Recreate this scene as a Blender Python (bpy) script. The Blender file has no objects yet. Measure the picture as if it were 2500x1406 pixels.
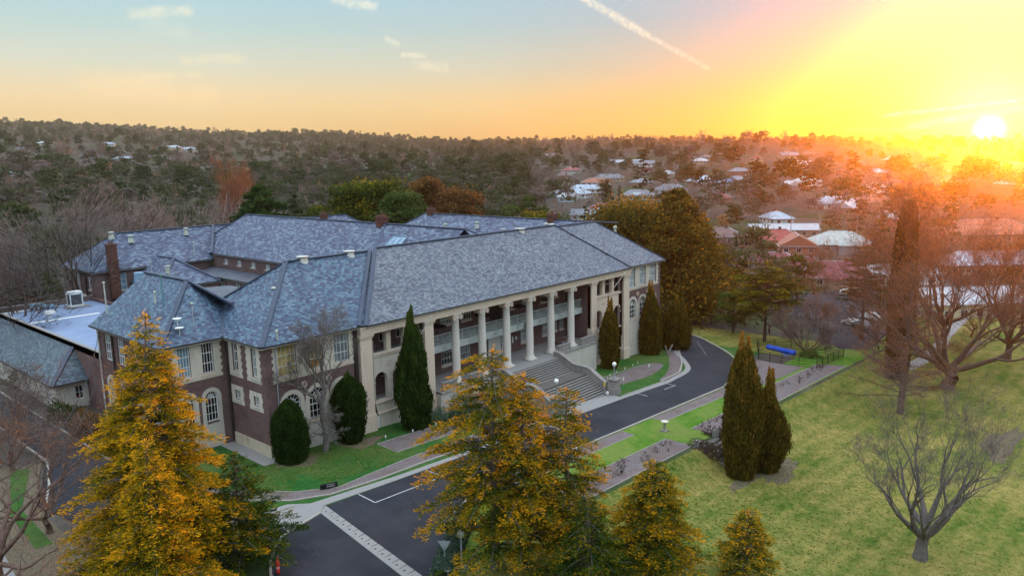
import bpy, math, random
import numpy as np
from mathutils import Vector, Matrix
R = math.radians
C = bpy.context.scene.collection
SC = bpy.context.scene
# ------------------------------------------------------------------ camera
CAM = np.array([-35.432, -62.193, 27.7])
F = 1837.631
_p, _r, _y = R(-9.807), R(-1.073), R(48.477)
FW = np.array([math.cos(_p)*math.sin(_y), math.cos(_p)*math.cos(_y), math.sin(_p)])
_rt = np.array([math.cos(_y), -math.sin(_y), 0.]); _up = np.cross(_rt, FW)
RT = math.cos(_r)*_rt + math.sin(_r)*_up
UP = -math.sin(_r)*_rt + math.cos(_r)*_up
cd = bpy.data.cameras.new('camera'); cam = bpy.data.objects.new('camera', cd); C.objects.link(cam)
cd.sensor_width = 36; cd.lens = F/2500*36; cd.clip_start = .5; cd.clip_end = 9000
m = Matrix(((RT[0], UP[0], -FW[0], CAM[0]), (RT[1], UP[1], -FW[1], CAM[1]), (RT[2], UP[2], -FW[2], CAM[2]), (0, 0, 0, 1)))
cam.matrix_world = m
SC.camera = cam
def dirpx(px, py):
    d = FW + (px-1250)/F*RT - (py-703)/F*UP
    return d/np.linalg.norm(d)
SUN = dirpx(2415, 318)
# ------------------------------------------------------------------ view, exposure
vs = SC.view_settings; vs.view_transform = 'Standard'; vs.look = 'None'; vs.exposure = 0.55; vs.gamma = 1.0
SC.cycles.max_bounces = 6; SC.cycles.diffuse_bounces = 2; SC.cycles.transparent_max_bounces = 8
SC.cycles.volume_bounces = 0; SC.cycles.glossy_bounces = 2; SC.cycles.transmission_bounces = 3
SC.cycles.use_denoising = True; SC.cycles.use_adaptive_sampling = True; SC.cycles.adaptive_threshold = .02
SC.cycles.sample_clamp_indirect = 6
# ------------------------------------------------------------------ node helper
def lin(c):
    return tuple(((v/255)/12.92 if v/255 <= .04045 else ((v/255+.055)/1.055)**2.4) for v in c)
class X:
    """tiny wrapper so node maths reads as maths"""
    def __init__(s, nt, sock): s.nt, s.s = nt, sock
    def _m(s, op, b=None, c=None):
        n = s.nt.nodes.new('ShaderNodeMath'); n.operation = op
        for i, v in enumerate((s, b, c)):
            if v is None: continue
            if isinstance(v, X): s.nt.links.new(v.s, n.inputs[i])
            else: n.inputs[i].default_value = v
        return X(s.nt, n.outputs[0])
    def __add__(s, o): return s._m('ADD', o)
    def __sub__(s, o): return s._m('SUBTRACT', o)
    def __mul__(s, o): return s._m('MULTIPLY', o)
    def __truediv__(s, o): return s._m('DIVIDE', o)
    def abs(s): return s._m('ABSOLUTE')
    def clamp(s): return s._m('MINIMUM', 1.)._m('MAXIMUM', 0.)
    def f(s, op, b=None): return s._m(op, b)
    def smooth(s, a, b, lo=0., hi=1.):
        n = s.nt.nodes.new('ShaderNodeMapRange'); n.interpolation_type = 'SMOOTHSTEP'
        s.nt.links.new(s.s, n.inputs[0])
        n.inputs[1].default_value, n.inputs[2].default_value, n.inputs[3].default_value, n.inputs[4].default_value = a, b, lo, hi
        return X(s.nt, n.outputs[0])
def vdot(nt, v, vec):
    n = nt.nodes.new('ShaderNodeVectorMath'); n.operation = 'DOT_PRODUCT'
    nt.links.new(v, n.inputs[0]); n.inputs[1].default_value = tuple(vec); return X(nt, n.outputs['Value'])
def mix(nt, a, b, fac, mode='MIX'):
    n = nt.nodes.new('ShaderNodeMix'); n.data_type = 'RGBA'; n.blend_type = mode; n.clamp_factor = True
    for v, i in ((a, 6), (b, 7), (fac, 0)):
        if isinstance(v, X): nt.links.new(v.s, n.inputs[i])
        elif hasattr(v, 'is_linked'): nt.links.new(v, n.inputs[i])
        elif i == 0: n.inputs[0].default_value = v
        else: n.inputs[i].default_value = tuple(v)[:3]+(1.,)
    return n.outputs[2]
def ramp(nt, fac, stops, interp='LINEAR'):
    n = nt.nodes.new('ShaderNodeValToRGB'); cr = n.color_ramp; cr.interpolation = interp
    while len(cr.elements) < len(stops): cr.elements.new(.5)
    for e, (p, c) in zip(cr.elements, stops): e.position = p; e.color = tuple(c)[:3]+(1.,)
    nt.links.new(fac.s if isinstance(fac, X) else fac, n.inputs[0]); return n.outputs[0]
def noise(nt, vec, scale, detail=3, rough=.55, out='Fac'):
    n = nt.nodes.new('ShaderNodeTexNoise'); n.inputs['Scale'].default_value = scale
    n.inputs['Detail'].default_value = detail; n.inputs['Roughness'].default_value = rough
    if vec is not None: nt.links.new(vec, n.inputs['Vector'])
    return X(nt, n.outputs[out])
# ------------------------------------------------------------------ world: dusk sky
w = bpy.data.worlds.new('World'); SC.world = w; w.use_nodes = True
nt = w.node_tree; nt.nodes.clear()
out = nt.nodes.new('ShaderNodeOutputWorld'); bg = nt.nodes.new('ShaderNodeBackground')
tc = nt.nodes.new('ShaderNodeTexCoord'); D = tc.outputs['Generated']
e = vdot(nt, D, (0, 0, 1)).f('ARCSINE')*(180/math.pi)
sa = vdot(nt, D, SUN).f('ARCCOSINE')*(180/math.pi)
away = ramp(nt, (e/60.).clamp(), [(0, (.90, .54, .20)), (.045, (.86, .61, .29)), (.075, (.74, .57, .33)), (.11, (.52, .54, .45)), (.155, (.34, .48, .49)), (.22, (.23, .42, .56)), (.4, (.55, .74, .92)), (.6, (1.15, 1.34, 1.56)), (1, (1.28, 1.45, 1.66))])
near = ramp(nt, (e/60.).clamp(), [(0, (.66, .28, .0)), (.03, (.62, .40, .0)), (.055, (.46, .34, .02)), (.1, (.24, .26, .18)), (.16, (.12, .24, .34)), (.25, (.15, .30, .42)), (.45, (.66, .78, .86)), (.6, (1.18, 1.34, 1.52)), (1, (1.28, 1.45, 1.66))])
wob = noise(nt, D, 5., 2)
sw = sa + (wob-.5)*8.
fac = ramp(nt, (sw/70.).clamp(), [(0, (1, 1, 1)), (.15, (.93,)*3), (.3, (.68,)*3), (.5, (.32,)*3), (.75, (.08,)*3), (1, (0, 0, 0))])
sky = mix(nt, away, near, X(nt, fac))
# soft haze of warmth at the horizon
def seg(sky, p0, p1, wid, col, alpha, rough=0., ns=30., end=.25):
    a, b = dirpx(*p0), dirpx(*p1)
    n = np.cross(a, b); n /= np.linalg.norm(n); mid = (a+b); mid /= np.linalg.norm(mid)
    t = np.cross(n, mid); hl = abs(math.asin(float(np.dot(b, t)))); wd = wid/F
    u = vdot(nt, D, t); v = vdot(nt, D, n)
    if rough:
        nn = noise(nt, D, ns, 4, .65)-.5
        v = v + nn*(wd*rough); u = u + nn*(hl*.3)
    mk = v.abs().smooth(wd*.15, wd, 1., 0.)*u.abs().smooth(hl*(1-end), hl, 1., 0.)*vdot(nt, D, mid).smooth(.2, .3)
    if rough:
        mk = mk*noise(nt, D, ns*2.3, 4, .7).smooth(.18, .78)
    return mix(nt, sky, col, (mk*alpha).clamp())
W_ = (.85, .76, .55); O_ = (.16, .05, .0)
for a in [((1405, -15), (1590, 92), 13, W_, .75, .45, 90), ((1560, 76), (1745, 176), 9, W_, .5, .45, 90),
          ((300, 34), (480, 26), 17, (.78, .70, .48), .6, 1.4, 22), ((340, 45), (470, 85), 26, (.6, .64, .55), .4, 1.4, 22),
          ((430, 150), (610, 143), 16, (.82, .68, .40), .5, 1.4, 22), ((330, 190), (510, 182), 12, (.82, .68, .40), .45, 1.4, 22),
          ((800, -8), (930, 22), 17, W_, .6, 1.4, 26), ((975, 135), (1045, 138), 9, W_, .6, 1.2, 40), ((1000, 158), (1100, 166), 16, W_, .4, 1.4, 30),
          ((935, 92), (978, 110), 9, W_, .5, 1.2, 40), ((150, 205), (560, 245), 46, (.85, .62, .34), .55, 1.5, 12),
          ((1880, 300), (2030, 294), 10, O_, .75, 1.5, 55, .5), ((1960, 287), (2050, 285), 8, O_, .7, 1.5, 60, .5), ((2040, 281), (2130, 279), 11, O_, .8, 1.4, 55, .4),
          ((1080, 324), (1310, 329), 9, (.78, .42, .2), .55, 1.4, 40, .5),
          ((2050, 318), (2340, 311), 5, (1.1, .95, .25), .7, 1.4, 60), ((2130, 286), (2540, 240), 6, (1.3, 1.2, .7), .75, .7, 40), ((2200, 312), (2560, 254), 11, (1.4, 1.25, .6), .8, .7, 40)]:
    sky = seg(sky, *a)
glow = (sa*-1.).f('ADD', 2.6).smooth(0., 1.8)
sky = mix(nt, sky, (1.0, .82, .0), glow*.45)
disc = sa.smooth(.5, 1.15, 1., 0.)
sky = mix(nt, sky, (2.4, 2.1, 1.2), disc)
# ground side of the world
sky = mix(nt, (.10, .085, .08), sky, e.smooth(-2., 0.))
st = nt.nodes.new('ShaderNodeTexSky'); st.sky_type = 'NISHITA'; st.sun_disc = False
st.sun_elevation = math.asin(SUN[2]); st.sun_rotation = math.atan2(SUN[0], SUN[1]); st.altitude = 900
bgn = nt.nodes.new('ShaderNodeBackground'); nt.links.new(st.outputs[0], bgn.inputs[0]); bgn.inputs[1].default_value = .03
add = nt.nodes.new('ShaderNodeAddShader')
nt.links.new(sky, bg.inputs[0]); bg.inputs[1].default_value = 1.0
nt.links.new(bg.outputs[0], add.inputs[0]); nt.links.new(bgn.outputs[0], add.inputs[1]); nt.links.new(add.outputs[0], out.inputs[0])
# ------------------------------------------------------------------ sun
SUN_EL = 2.4
sl = bpy.data.lights.new('sun', 'SUN'); sl.energy = 4.3; sl.angle = R(.6); sl.color = (1., .22, .012)
so = bpy.data.objects.new('sun', sl); C.objects.link(so)
saz = math.atan2(SUN[1], SUN[0])
sd = Vector((math.cos(saz)*math.cos(R(SUN_EL)), math.sin(saz)*math.cos(R(SUN_EL)), math.sin(R(SUN_EL))))
so.rotation_euler = sd.to_track_quat('Z', 'Y').to_euler(); so.location = (60, 0, 80)
# ------------------------------------------------------------------ mesh helpers
def tag(o, label=None, cat=None, group=None, kind=None):
    if label: o['label'] = label
    if cat: o['category'] = cat
    if group: o['group'] = group
    if kind: o['kind'] = kind
    return o
def empty(name, loc=(0, 0, 0), rz=0, label=None, cat=None, group=None):
    o = bpy.data.objects.new(name, None); C.objects.link(o); o.location = loc; o.rotation_euler = (0, 0, rz); o.empty_display_size = .3
    return tag(o, label, cat, group)
class MB:
    def __init__(s): s.v = []; s.f = []
    def poly(s, pts):
        n = len(s.v); s.v += [tuple(map(float, p)) for p in pts]; s.f.append(tuple(range(n, n+len(pts)))); return s
    def box(s, x0, x1, y0, y1, z0, z1):
        if x0 > x1: x0, x1 = x1, x0
        if y0 > y1: y0, y1 = y1, y0
        if z0 > z1: z0, z1 = z1, z0
        return s.hexa([(x0, y0, z0), (x1, y0, z0), (x1, y1, z0), (x0, y1, z0), (x0, y0, z1), (x1, y0, z1), (x1, y1, z1), (x0, y1, z1)])
    def hexa(s, p):
        n = len(s.v); s.v += [tuple(map(float, q)) for q in p]
        for f in ((3, 2, 1, 0), (4, 5, 6, 7), (0, 1, 5, 4), (1, 2, 6, 5), (2, 3, 7, 6), (3, 0, 4, 7)): s.f.append(tuple(n+i for i in f))
        return s
    def bar(s, a, b, w, h=None, up=(0, 0, 1)):
        a, b = Vector(a), Vector(b); h = h or w; d = (b-a).normalized(); u = Vector(up)
        if abs(d.dot(u)) > .98: u = Vector((1, 0, 0))
        sx = d.cross(u).normalized()*w/2; sy = sx.cross(d).normalized()*h/2
        return s.hexa([a-sx-sy, b-sx-sy, b+sx-sy, a+sx-sy, a-sx+sy, b-sx+sy, b+sx+sy, a+sx+sy])
    def lathe(s, x, y, prof, n=20, sq=None):
        k = len(s.v)
        for r, z in prof:
            for i in range(n):
                a = 2*math.pi*i/n; s.v.append((x+r*math.cos(a), y+r*math.sin(a), z))
        for j in range(len(prof)-1):
            for i in range(n):
                a, b = k+j*n+i, k+j*n+(i+1) % n; s.f.append((a, b, b+n, a+n))
        s.f.append(tuple(k+(len(prof)-1)*n+i for i in range(n))); s.f.append(tuple(k+n-1-i for i in range(n)))
        return s
    def tube(s, pts, r, n=6):
        pts = [Vector(p) for p in pts]; rs = r if isinstance(r, (list, tuple)) else [r]*len(pts); k = len(s.v)
        for j, p in enumerate(pts):
            d = (pts[min(j+1, len(pts)-1)]-pts[max(j-1, 0)]).normalized(); u = Vector((0, 0, 1)) if abs(d.z) < .9 else Vector((1, 0, 0))
            a = d.cross(u).normalized(); b = a.cross(d)
            for i in range(n):
                t = 2*math.pi*i/n; s.v.append(tuple(p+a*math.cos(t)*rs[j]+b*math.sin(t)*rs[j]))
        for j in range(len(pts)-1):
            for i in range(n):
                a, b = k+j*n+i, k+j*n+(i+1) % n; s.f.append((a, b, b+n, a+n))
        s.f.append(tuple(k+(len(pts)-1)*n+i for i in range(n))); s.f.append(tuple(k+n-1-i for i in range(n)))
        return s
    def build(s, name, mat, parent=None, smooth=False, tri=False):
        me = bpy.data.meshes.new(name); me.from_pydata(s.v, [], s.f); me.update()
        uvs(me)
        if smooth: me.polygons.foreach_set('use_smooth', [True]*len(me.polygons))
        return link(name, me, mat, parent)
def link(name, me, mat, parent=None):
    o = bpy.data.objects.new(name, me); C.objects.link(o)
    if mat and not len(me.materials): me.materials.append(mat)
    if parent: o.parent = parent
    return o
def uvs(me):
    uv = me.uv_layers.new(name='m').data
    co = me.vertices
    for p in me.polygons:
        n = p.normal
        t = Vector((0, 0, 1)).cross(n)
        t = Vector((1, 0, 0)) if t.length < .05 else t.normalized()
        b = n.cross(t)
        for li in p.loop_indices:
            q = co[me.loops[li].vertex_index].co; uv[li].uv = (q.dot(t), q.dot(b))
def npmesh(name, V, Fa, tone=None, smooth=False):
    V = np.asarray(V, np.float32); Fa = np.asarray(Fa, np.int32); k = Fa.shape[1]
    me = bpy.data.meshes.new(name); me.vertices.add(len(V)); me.vertices.foreach_set('co', V.ravel())
    me.loops.add(Fa.size); me.loops.foreach_set('vertex_index', Fa.ravel())
    me.polygons.add(len(Fa)); me.polygons.foreach_set('loop_start', np.arange(0, Fa.size, k, dtype=np.int32))
    me.polygons.foreach_set('loop_total', np.full(len(Fa), k, np.int32))
    if smooth: me.polygons.foreach_set('use_smooth', np.ones(len(Fa), bool))
    if tone is not None:
        at = me.attributes.new('tone', 'FLOAT', 'POINT'); at.data.foreach_set('value', np.asarray(tone, np.float32))
    me.update(calc_edges=True); me.validate(); return me
class Fr:
    """wall frame: u along the wall, z up, n outward"""
    def __init__(s, x, y, ux, uy, flip=1):
        s.o = Vector((x, y, 0)); s.u = Vector((ux, uy, 0)); s.n = Vector((uy, -ux, 0))*flip
    def __call__(s, u, z, n=0.): return s.o+s.u*u+s.n*n+Vector((0, 0, z))
    def box(s, mb, u0, u1, z0, z1, n0, n1):
        P = s; q = [P(u0, z0, n0), P(u1, z0, n0), P(u1, z0, n1), P(u0, z0, n1), P(u0, z1, n0), P(u1, z1, n0), P(u1, z1, n1), P(u0, z1, n1)]
        if (s.u.cross(s.n)).z < 0: q = [q[3], q[2], q[1], q[0], q[7], q[6], q[5], q[4]]
        mb.hexa(q)
    def quad(s, mb, u0, u1, z0, z1, n=0.):
        q = [s(u0, z0, n), s(u1, z0, n), s(u1, z1, n), s(u0, z1, n)]
        if (s.u.cross(s.n)).z > 0: q.reverse()
        mb.poly(q)
def wall(mb, P, u0, u1, z0, z1, holes=(), n=0., depth=.26):
    us = sorted({u0, u1, *[h[0] for h in holes], *[h[1] for h in holes]}); zs = sorted({z0, z1, *[h[2] for h in holes], *[h[3] for h in holes]})
    us = [u for u in us if u0 <= u <= u1]; zs = [z for z in zs if z0 <= z <= z1]
    for a, b in zip(us, us[1:]):
        for c, d in zip(zs, zs[1:]):
            um, zm = (a+b)/2, (c+d)/2
            if any(h[0] < um < h[1] and h[2] < zm < h[3] for h in holes): continue
            P.quad(mb, a, b, c, d, n)
    for h in holes:
        a, b, c, d = h; N = n-depth
        for q in ((P(a, c, n), P(a, d, n), P(a, d, N), P(a, c, N)), (P(b, c, n), P(b, d, n), P(b, d, N), P(b, c, N)),
                  (P(a, d, n), P(b, d, n), P(b, d, N), P(a, d, N)), (P(a, c, n), P(b, c, n), P(b, c, N), P(a, c, N))): mb.poly(q)
def window(P, u0, u1, z0, z1, parent, cols=3, rows=3, glass='glass', depth=.2, arch=False, sill=True, heavy=(), label=None, fw=.09, bw=.045, n=0.):
    mb = MB(); N = n-depth; N2 = N+.07; w_ = u1-u0; zt = z1
    if arch: zt = z1-w_/2
    P.box(mb, u0, u0+fw, z0, zt, N, N2); P.box(mb, u1-fw, u1, z0, zt, N, N2); P.box(mb, u0+fw, u1-fw, z0, z0+fw, N, N2)
    P.box(mb, u0+fw, u1-fw, zt-fw, zt, N, N2)
    for i in range(1, cols):
        u = u0+w_*i/cols; P.box(mb, u-bw/2, u+bw/2, z0+fw, zt-fw, N+.01, N2-.008)
    for j in range(1, rows):
        z = z0+(zt-z0)*j/rows; t = bw*(1.7 if j in heavy else 1)
        P.box(mb, u0+fw, u1-fw, z-t/2, z+t/2, N+.012, N2-(.0 if j in heavy else .012))
    if arch:
        uc, r = (u0+u1)/2, w_/2; k = 14
        for rr in (r-.05, r*.45):
            for i in range(k):
                a, b = math.pi*i/k, math.pi*(i+1)/k
                mb.bar(P(uc+rr*math.cos(a), zt+rr*math.sin(a), N+.04), P(uc+rr*math.cos(b), zt+rr*math.sin(b), N+.04), .07, .07, up=P.n)
        for a in (30, 60, 90, 120, 150):
            a = R(a); mb.bar(P(uc, zt, N+.04), P(uc+r*math.cos(a), zt+r*math.sin(a), N+.04), .05, .04, up=P.n)
    o = mb.build('window', M['frame'], parent)
    g = MB(); P.quad(g, u0, u1, z0, zt, N+.015)
    if arch:
        pts = [P(uc+(r)*math.cos(math.pi*i/12), zt+r*math.sin(math.pi*i/12), N+.015) for i in range(13)]
        g.poly(pts if (P.u.cross(P.n)).z < 0 else pts[::-1])
    g.build('pane', M[glass], o)
    if label: o['label'] = label
    return o
def archplate(mb, P, uc, ri, ro, z0, zs, n=.04, back=-.26, k=18, legs=True):
    """stone surround with a round-headed hole: legs from z0 to the spring line, arch above"""
    pi_, po = [], []
    pts_i = [P(uc-ri, z0, n)]+[P(uc-ri*math.cos(math.pi*i/k), zs+ri*math.sin(math.pi*i/k), n) for i in range(k+1)]+[P(uc+ri, z0, n)]
    pts_o = [P(uc-ro, z0, n)]+[P(uc-ro*math.cos(math.pi*i/k), zs+ro*math.sin(math.pi*i/k), n) for i in range(k+1)]+[P(uc+ro, z0, n)]
    dn = P.n*(back-n); de = P.n*(-n)
    for a, b, c, d in zip(pts_i, pts_i[1:], pts_o[1:], pts_o):
        mb.poly([a, d, c, b] if (P.u.cross(P.n)).z < 0 else [a, b, c, d])
        mb.poly([a, b, b+dn, a+dn]); mb.poly([d, c, c+de, d+de])
# ------------------------------------------------------------------ materials
M = {}
def mat(name, rough=.8, metal=0., spec=.3):
    m = bpy.data.materials.new(name); m.use_nodes = True; n = m.node_tree; b = n.nodes['Principled BSDF']
    b.inputs['Roughness'].default_value = rough; b.inputs['Metallic'].default_value = metal; b.inputs['Specular IOR Level'].default_value = spec
    M[name] = m; return m, n, b
def geo(n): return n.nodes.new('ShaderNodeNewGeometry').outputs['Position']
def uvn(n): return n.nodes.new('ShaderNodeUVMap').outputs[0]
def plain(name, c, rough=.7, var=.18, scale=1.5, metal=0., c2=None, spec=.3):
    m, n, b = mat(name, rough, metal, spec)
    f = noise(n, geo(n), scale, 5, .6)
    c2 = c2 or tuple(v*(1-var*2) for v in c); c1 = c if c2 is None else c
    n.links.new(ramp(n, f, [(.3, c2), (.7, c1)]), b.inputs['Base Color']); return m
def bump(n, b, h, s=.4, dist=.03):
    k = n.nodes.new('ShaderNodeBump'); k.inputs['Strength'].default_value = s; k.inputs['Distance'].default_value = dist
    n.links.new(h.s if isinstance(h, X) else h, k.inputs['Height']); n.links.new(k.outputs[0], b.inputs['Normal'])
def slate(name, stops, mort, patch, wid=.40, row=.24, rough=.55, holes=False, pc=(.2, .22, .2)):
    m, n, b = mat(name, rough, 0, .35); uv = uvn(n)
    br = n.nodes.new('ShaderNodeTexBrick'); n.links.new(uv, br.inputs[0]); br.offset = .5
    br.inputs['Color1'].default_value = (0, 0, 0, 1); br.inputs['Color2'].default_value = (1, 1, 1, 1); br.inputs['Mortar'].default_value = (.5, .5, .5, 1)
    br.inputs['Scale'].default_value = 1; br.inputs['Mortar Size'].default_value = .018; br.inputs['Brick Width'].default_value = wid; br.inputs['Row Height'].default_value = row
    br.inputs['Mortar Smooth'].default_value = .3
    big = noise(n, uv, .35, 4, .6)
    fac = X(n, br.outputs['Color'])*.85+big*.36-.12
    pv = noise(n, uv, 1.7, 3, .6).smooth(.5, .66)
    col = ramp(n, fac.clamp(), stops)
    col = mix(n, col, (.085, .06, .13), (pv*.4).clamp())
    lich = noise(n, uv, 1.1, 5, .7)
    col = mix(n, col, pc, (lich.smooth(.55, .75)*patch).clamp())
    if holes:
        cell = n.nodes.new('ShaderNodeTexWhiteNoise'); sn = n.nodes.new('ShaderNodeVectorMath'); sn.operation = 'SNAP'
        n.links.new(uv, sn.inputs[0]); sn.inputs[1].default_value = (.9, row*1, 1); n.links.new(sn.outputs[0], cell.inputs[0])
        hm = (X(n, cell.outputs[0])+noise(n, uv, .22, 1)*.05).f('GREATER_THAN', 1.017)
        col = mix(n, col, (.035, .035, .04), hm)
    # streaks running down the slope
    mp = n.nodes.new('ShaderNodeMapping'); mp.inputs['Scale'].default_value = (1.6, .12, 1); n.links.new(uv, mp.inputs[0])
    col = mix(n, col, (.5, .5, .5), noise(n, mp.outputs[0], 1., 4, .6).smooth(.5, .8)*.10)
    col = mix(n, col, mort, X(n, br.outputs['Fac'])*.8)
    n.links.new(col, b.inputs['Base Color'])
    bump(n, b, X(n, br.outputs['Fac'])*-1.+X(n, br.outputs['Color'])*.7, .5, .02)
    return m
BL = [(0, (.02, .028, .06)), (.2, (.034, .05, .105)), (.42, (.05, .09, .15)), (.6, (.066, .128, .185)), (.8, (.10, .175, .24)), (1, (.18, .26, .34))]
slate('slate_wing', BL, (.05, .06, .08), .35)
slate('slate_main', [(0, (.045, .048, .07)), (.2, (.075, .085, .12)), (.45, (.11, .13, .165)), (.7, (.15, .18, .21)), (1, (.25, .27, .29))], (.07, .08, .1), .35, .36, .22, holes=True, pc=(.28, .27, .28))
slate('slate_hall', [(0, (.03, .035, .07)), (.35, (.05, .064, .12)), (.6, (.085, .12, .18)), (.8, (.13, .18, .25)), (1, (.21, .27, .34))], (.05, .05, .09), .1, .62, .3)
slate('slate_moss', [(0, (.03, .04, .06)), (.3, (.05, .075, .10)), (.6, (.075, .115, .14)), (1, (.15, .20, .22))], (.04, .05, .05), .7, pc=(.13, .14, .10))
plain('ridge', (.055, .075, .12), .5, .2, 2.)
def brick(name, a, b_, mo, w_=.27, r_=.095):
    m, n, b = mat(name, .9, 0, .15); uv = uvn(n)
    br = n.nodes.new('ShaderNodeTexBrick'); n.links.new(uv, br.inputs[0])
    br.inputs['Color1'].default_value = a+(1,); br.inputs['Color2'].default_value = b_+(1,); br.inputs['Mortar'].default_value = mo+(1,)
    br.inputs['Scale'].default_value = 1; br.inputs['Mortar Size'].default_value = .013; br.inputs['Brick Width'].default_value = w_; br.inputs['Row Height'].default_value = r_
    f = noise(n, uv, .5, 5, .65); st = noise(n, uv, 3., 3)
    col = mix(n, br.outputs['Color'], tuple(v*.55 for v in a), (f.smooth(.45, .7)*.55).clamp())
    col = mix(n, col, mo, (st.smooth(.6, .8)*.25).clamp())
    n.links.new(col, b.inputs['Base Color']); bump(n, b, X(n, br.outputs['Fac'])*-1, .4, .01); return m
brick('brick', (.16, .078, .068), (.075, .04, .05), (.24, .19, .17))
brick('brick_red', (.42, .12, .07), (.3, .08, .05), (.4, .3, .25))
def stone(name, c, dirt=(.16, .14, .12), amt=.6, scale=.7):
    m, n, b = mat(name, .85, 0, .2); g = geo(n)
    mp = n.nodes.new('ShaderNodeMapping'); mp.inputs['Scale'].default_value = (1.3, 1.3, .35); n.links.new(g, mp.inputs[0])
    f = noise(n, mp.outputs[0], scale, 6, .7); f2 = noise(n, g, 6., 4, .6)
    col = mix(n, c, dirt, (f.smooth(.48, .78)*amt).clamp()); col = mix(n, col, tuple(v*.75 for v in c), (f2.smooth(.4, .7)*.35).clamp())
    n.links.new(col, b.inputs['Base Color']); bump(n, b, f2, .25, .02); return m
stone('stone', (.60, .54, .45)); stone('render', (.54, .50, .44), amt=.35); stone('stone_pink', (.66, .53, .42), amt=.3)
stone('column', (.62, .57, .51), amt=.35, scale=1.2); stone('old_stone', (.27, .25, .23), (.05, .05, .05), .9, 1.6)
stone('plinth', (.50, .44, .33), (.3, .18, .11), .8, .9); stone('concrete', (.27, .26, .25), (.2, .19, .18), .6, 1.)
stone('step', (.12, .11, .10), (.04, .036, .034), .9, 1.4); stone('kerb', (.36, .33, .29), (.22, .2, .18), .5, 1.5)
plain('frame', (.72, .72, .69), .5, .08, 3.); plain('fascia', (.62, .60, .55), .6, .15, 1.5); plain('gutter', (.035, .03, .03), .5)
plain('balcony_white', (.50, .54, .52), .6, .12, .8); plain('pipe_dark', (.045, .03, .028), .5); plain('pipe_grey', (.35, .38, .42), .5)
plain('black_metal', (.015, .015, .017), .5, .1); plain('white_paint', (.75, .75, .73), .5, .06); plain('sheet_roof', (.10, .115, .15), .5, .3, .6)
plain('door_dark', (.035, .02, .015), .6); plain('wood', (.16, .06, .04), .6)
plain('copper', (.12, .30, .33), .6, .2, 2.); plain('vent_cream', (.55, .58, .5), .6, .2, 4.); plain('steel_blue', (.22, .35, .45), .35, .1)
plain('red_plastic', (.85, .06, .05), .4, .05); plain('yellow_paint', (.75, .55, .03), .5, .1); plain('blue_cover', (.02, .10, .62), .4, .15, 2.)
plain('pot_brick', (.16, .07, .05), .9, .3, 3.); plain('parchment', (.78, .78, .74), .6, .05)
plain('line_paint', (.62, .62, .62), .8, .25, 3.); plain('branch_pale', (.20, .175, .155), .9, .25, 3.)
m, n, b = mat('membrane', .55, 0, .4)
f = noise(n, geo(n), .25, 5, .6); n.links.new(ramp(n, f, [(.3, (.15, .21, .34)), (.7, (.21, .28, .42))]), b.inputs['Base Color'])
def glassm(name, c, rough=.08, spec=.6):
    m, n, b = mat(name, rough, 0, spec); f = noise(n, geo(n), 1.3, 2); n.links.new(ramp(n, f, [(.35, tuple(v*.45 for v in c)), (.65, c)]), b.inputs['Base Color'])
glassm('glass', (.012, .013, .016)); glassm('glass_pale', (.42, .50, .54), .25, .5); glassm('glass_blue', (.22, .38, .52), .2); glassm('glass_yellow', (.62, .45, .15), .3, .4)
glassm('glass_orange', (.42, .22, .05), .3, .4); glassm('glass_mixed', (.25, .29, .32), .15)
# lamp globe: opal glass, unlit
m, n, b = mat('globe', .25, 0, .5); b.inputs['Base Color'].default_value = (.85, .85, .83, 1); b.inputs['Subsurface Weight'].default_value = 0.
# ground materials ---------------------------------------------------
m, n, b = mat('asphalt', .85, 0, .25); g = geo(n)
f = noise(n, g, .35, 5, .6); f2 = noise(n, g, 12., 3, .6); f3 = noise(n, g, 1.5, 6, .75)
col = ramp(n, f, [(.3, (.016, .018, .025)), (.7, (.032, .034, .044))]); col = mix(n, col, (.06, .06, .068), (f3.smooth(.6, .8)*.35).clamp()); col = mix(n, col, (.02, .02, .022), (f2.smooth(.5, .7)*.5).clamp())
vo = n.nodes.new('ShaderNodeTexVoronoi'); vo.feature = 'DISTANCE_TO_EDGE'; vo.inputs['Scale'].default_value = .33; wv = n.nodes.new('ShaderNodeVectorMath'); wv.operation = 'ADD'
nz = n.nodes.new('ShaderNodeTexNoise'); nz.inputs['Scale'].default_value = .9; nz.inputs['Detail'].default_value = 4; n.links.new(g, nz.inputs['Vector']); n.links.new(g, wv.inputs[0]); n.links.new(nz.outputs['Color'], wv.inputs[1]); n.links.new(wv.outputs[0], vo.inputs['Vector'])
crk = X(n, vo.outputs['Distance']).smooth(.0, .022, 1., 0.)*noise(n, g, .12, 2).smooth(.48, .6)
pt = n.nodes.new('ShaderNodeTexVoronoi'); pt.inputs['Scale'].default_value = .17; pt.distance = 'CHEBYCHEV'; n.links.new(g, pt.inputs['Vector']); pc = n.nodes.new('ShaderNodeSeparateColor'); n.links.new(pt.outputs['Color'], pc.inputs[0])
col = mix(n, col, (.014, .015, .018), X(n, pc.outputs[0]).smooth(.72, .76)*.45); col = mix(n, col, (.008, .008, .009), crk*.8); col = mix(n, col, (.10, .10, .105), noise(n, g, .45, 5, .75).smooth(.6, .72)*.28)
n.links.new(col, b.inputs['Base Color']); bump(n, b, f2, .3, .01)
m, n, b = mat('bare_soil', .95, 0, .1); g = geo(n); f = noise(n, g, 5., 5, .7)
col = ramp(n, f, [(.3, (.07, .055, .04)), (.5, (.14, .11, .075)), (.72, (.21, .175, .11))]); n.links.new(col, b.inputs['Base Color']); bump(n, b, f, .5, .03)
m, n, b = mat('bed_soil', .95, 0, .1); g = geo(n); f = noise(n, g, 9., 5, .7); f2 = noise(n, g, .6, 3)
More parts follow.
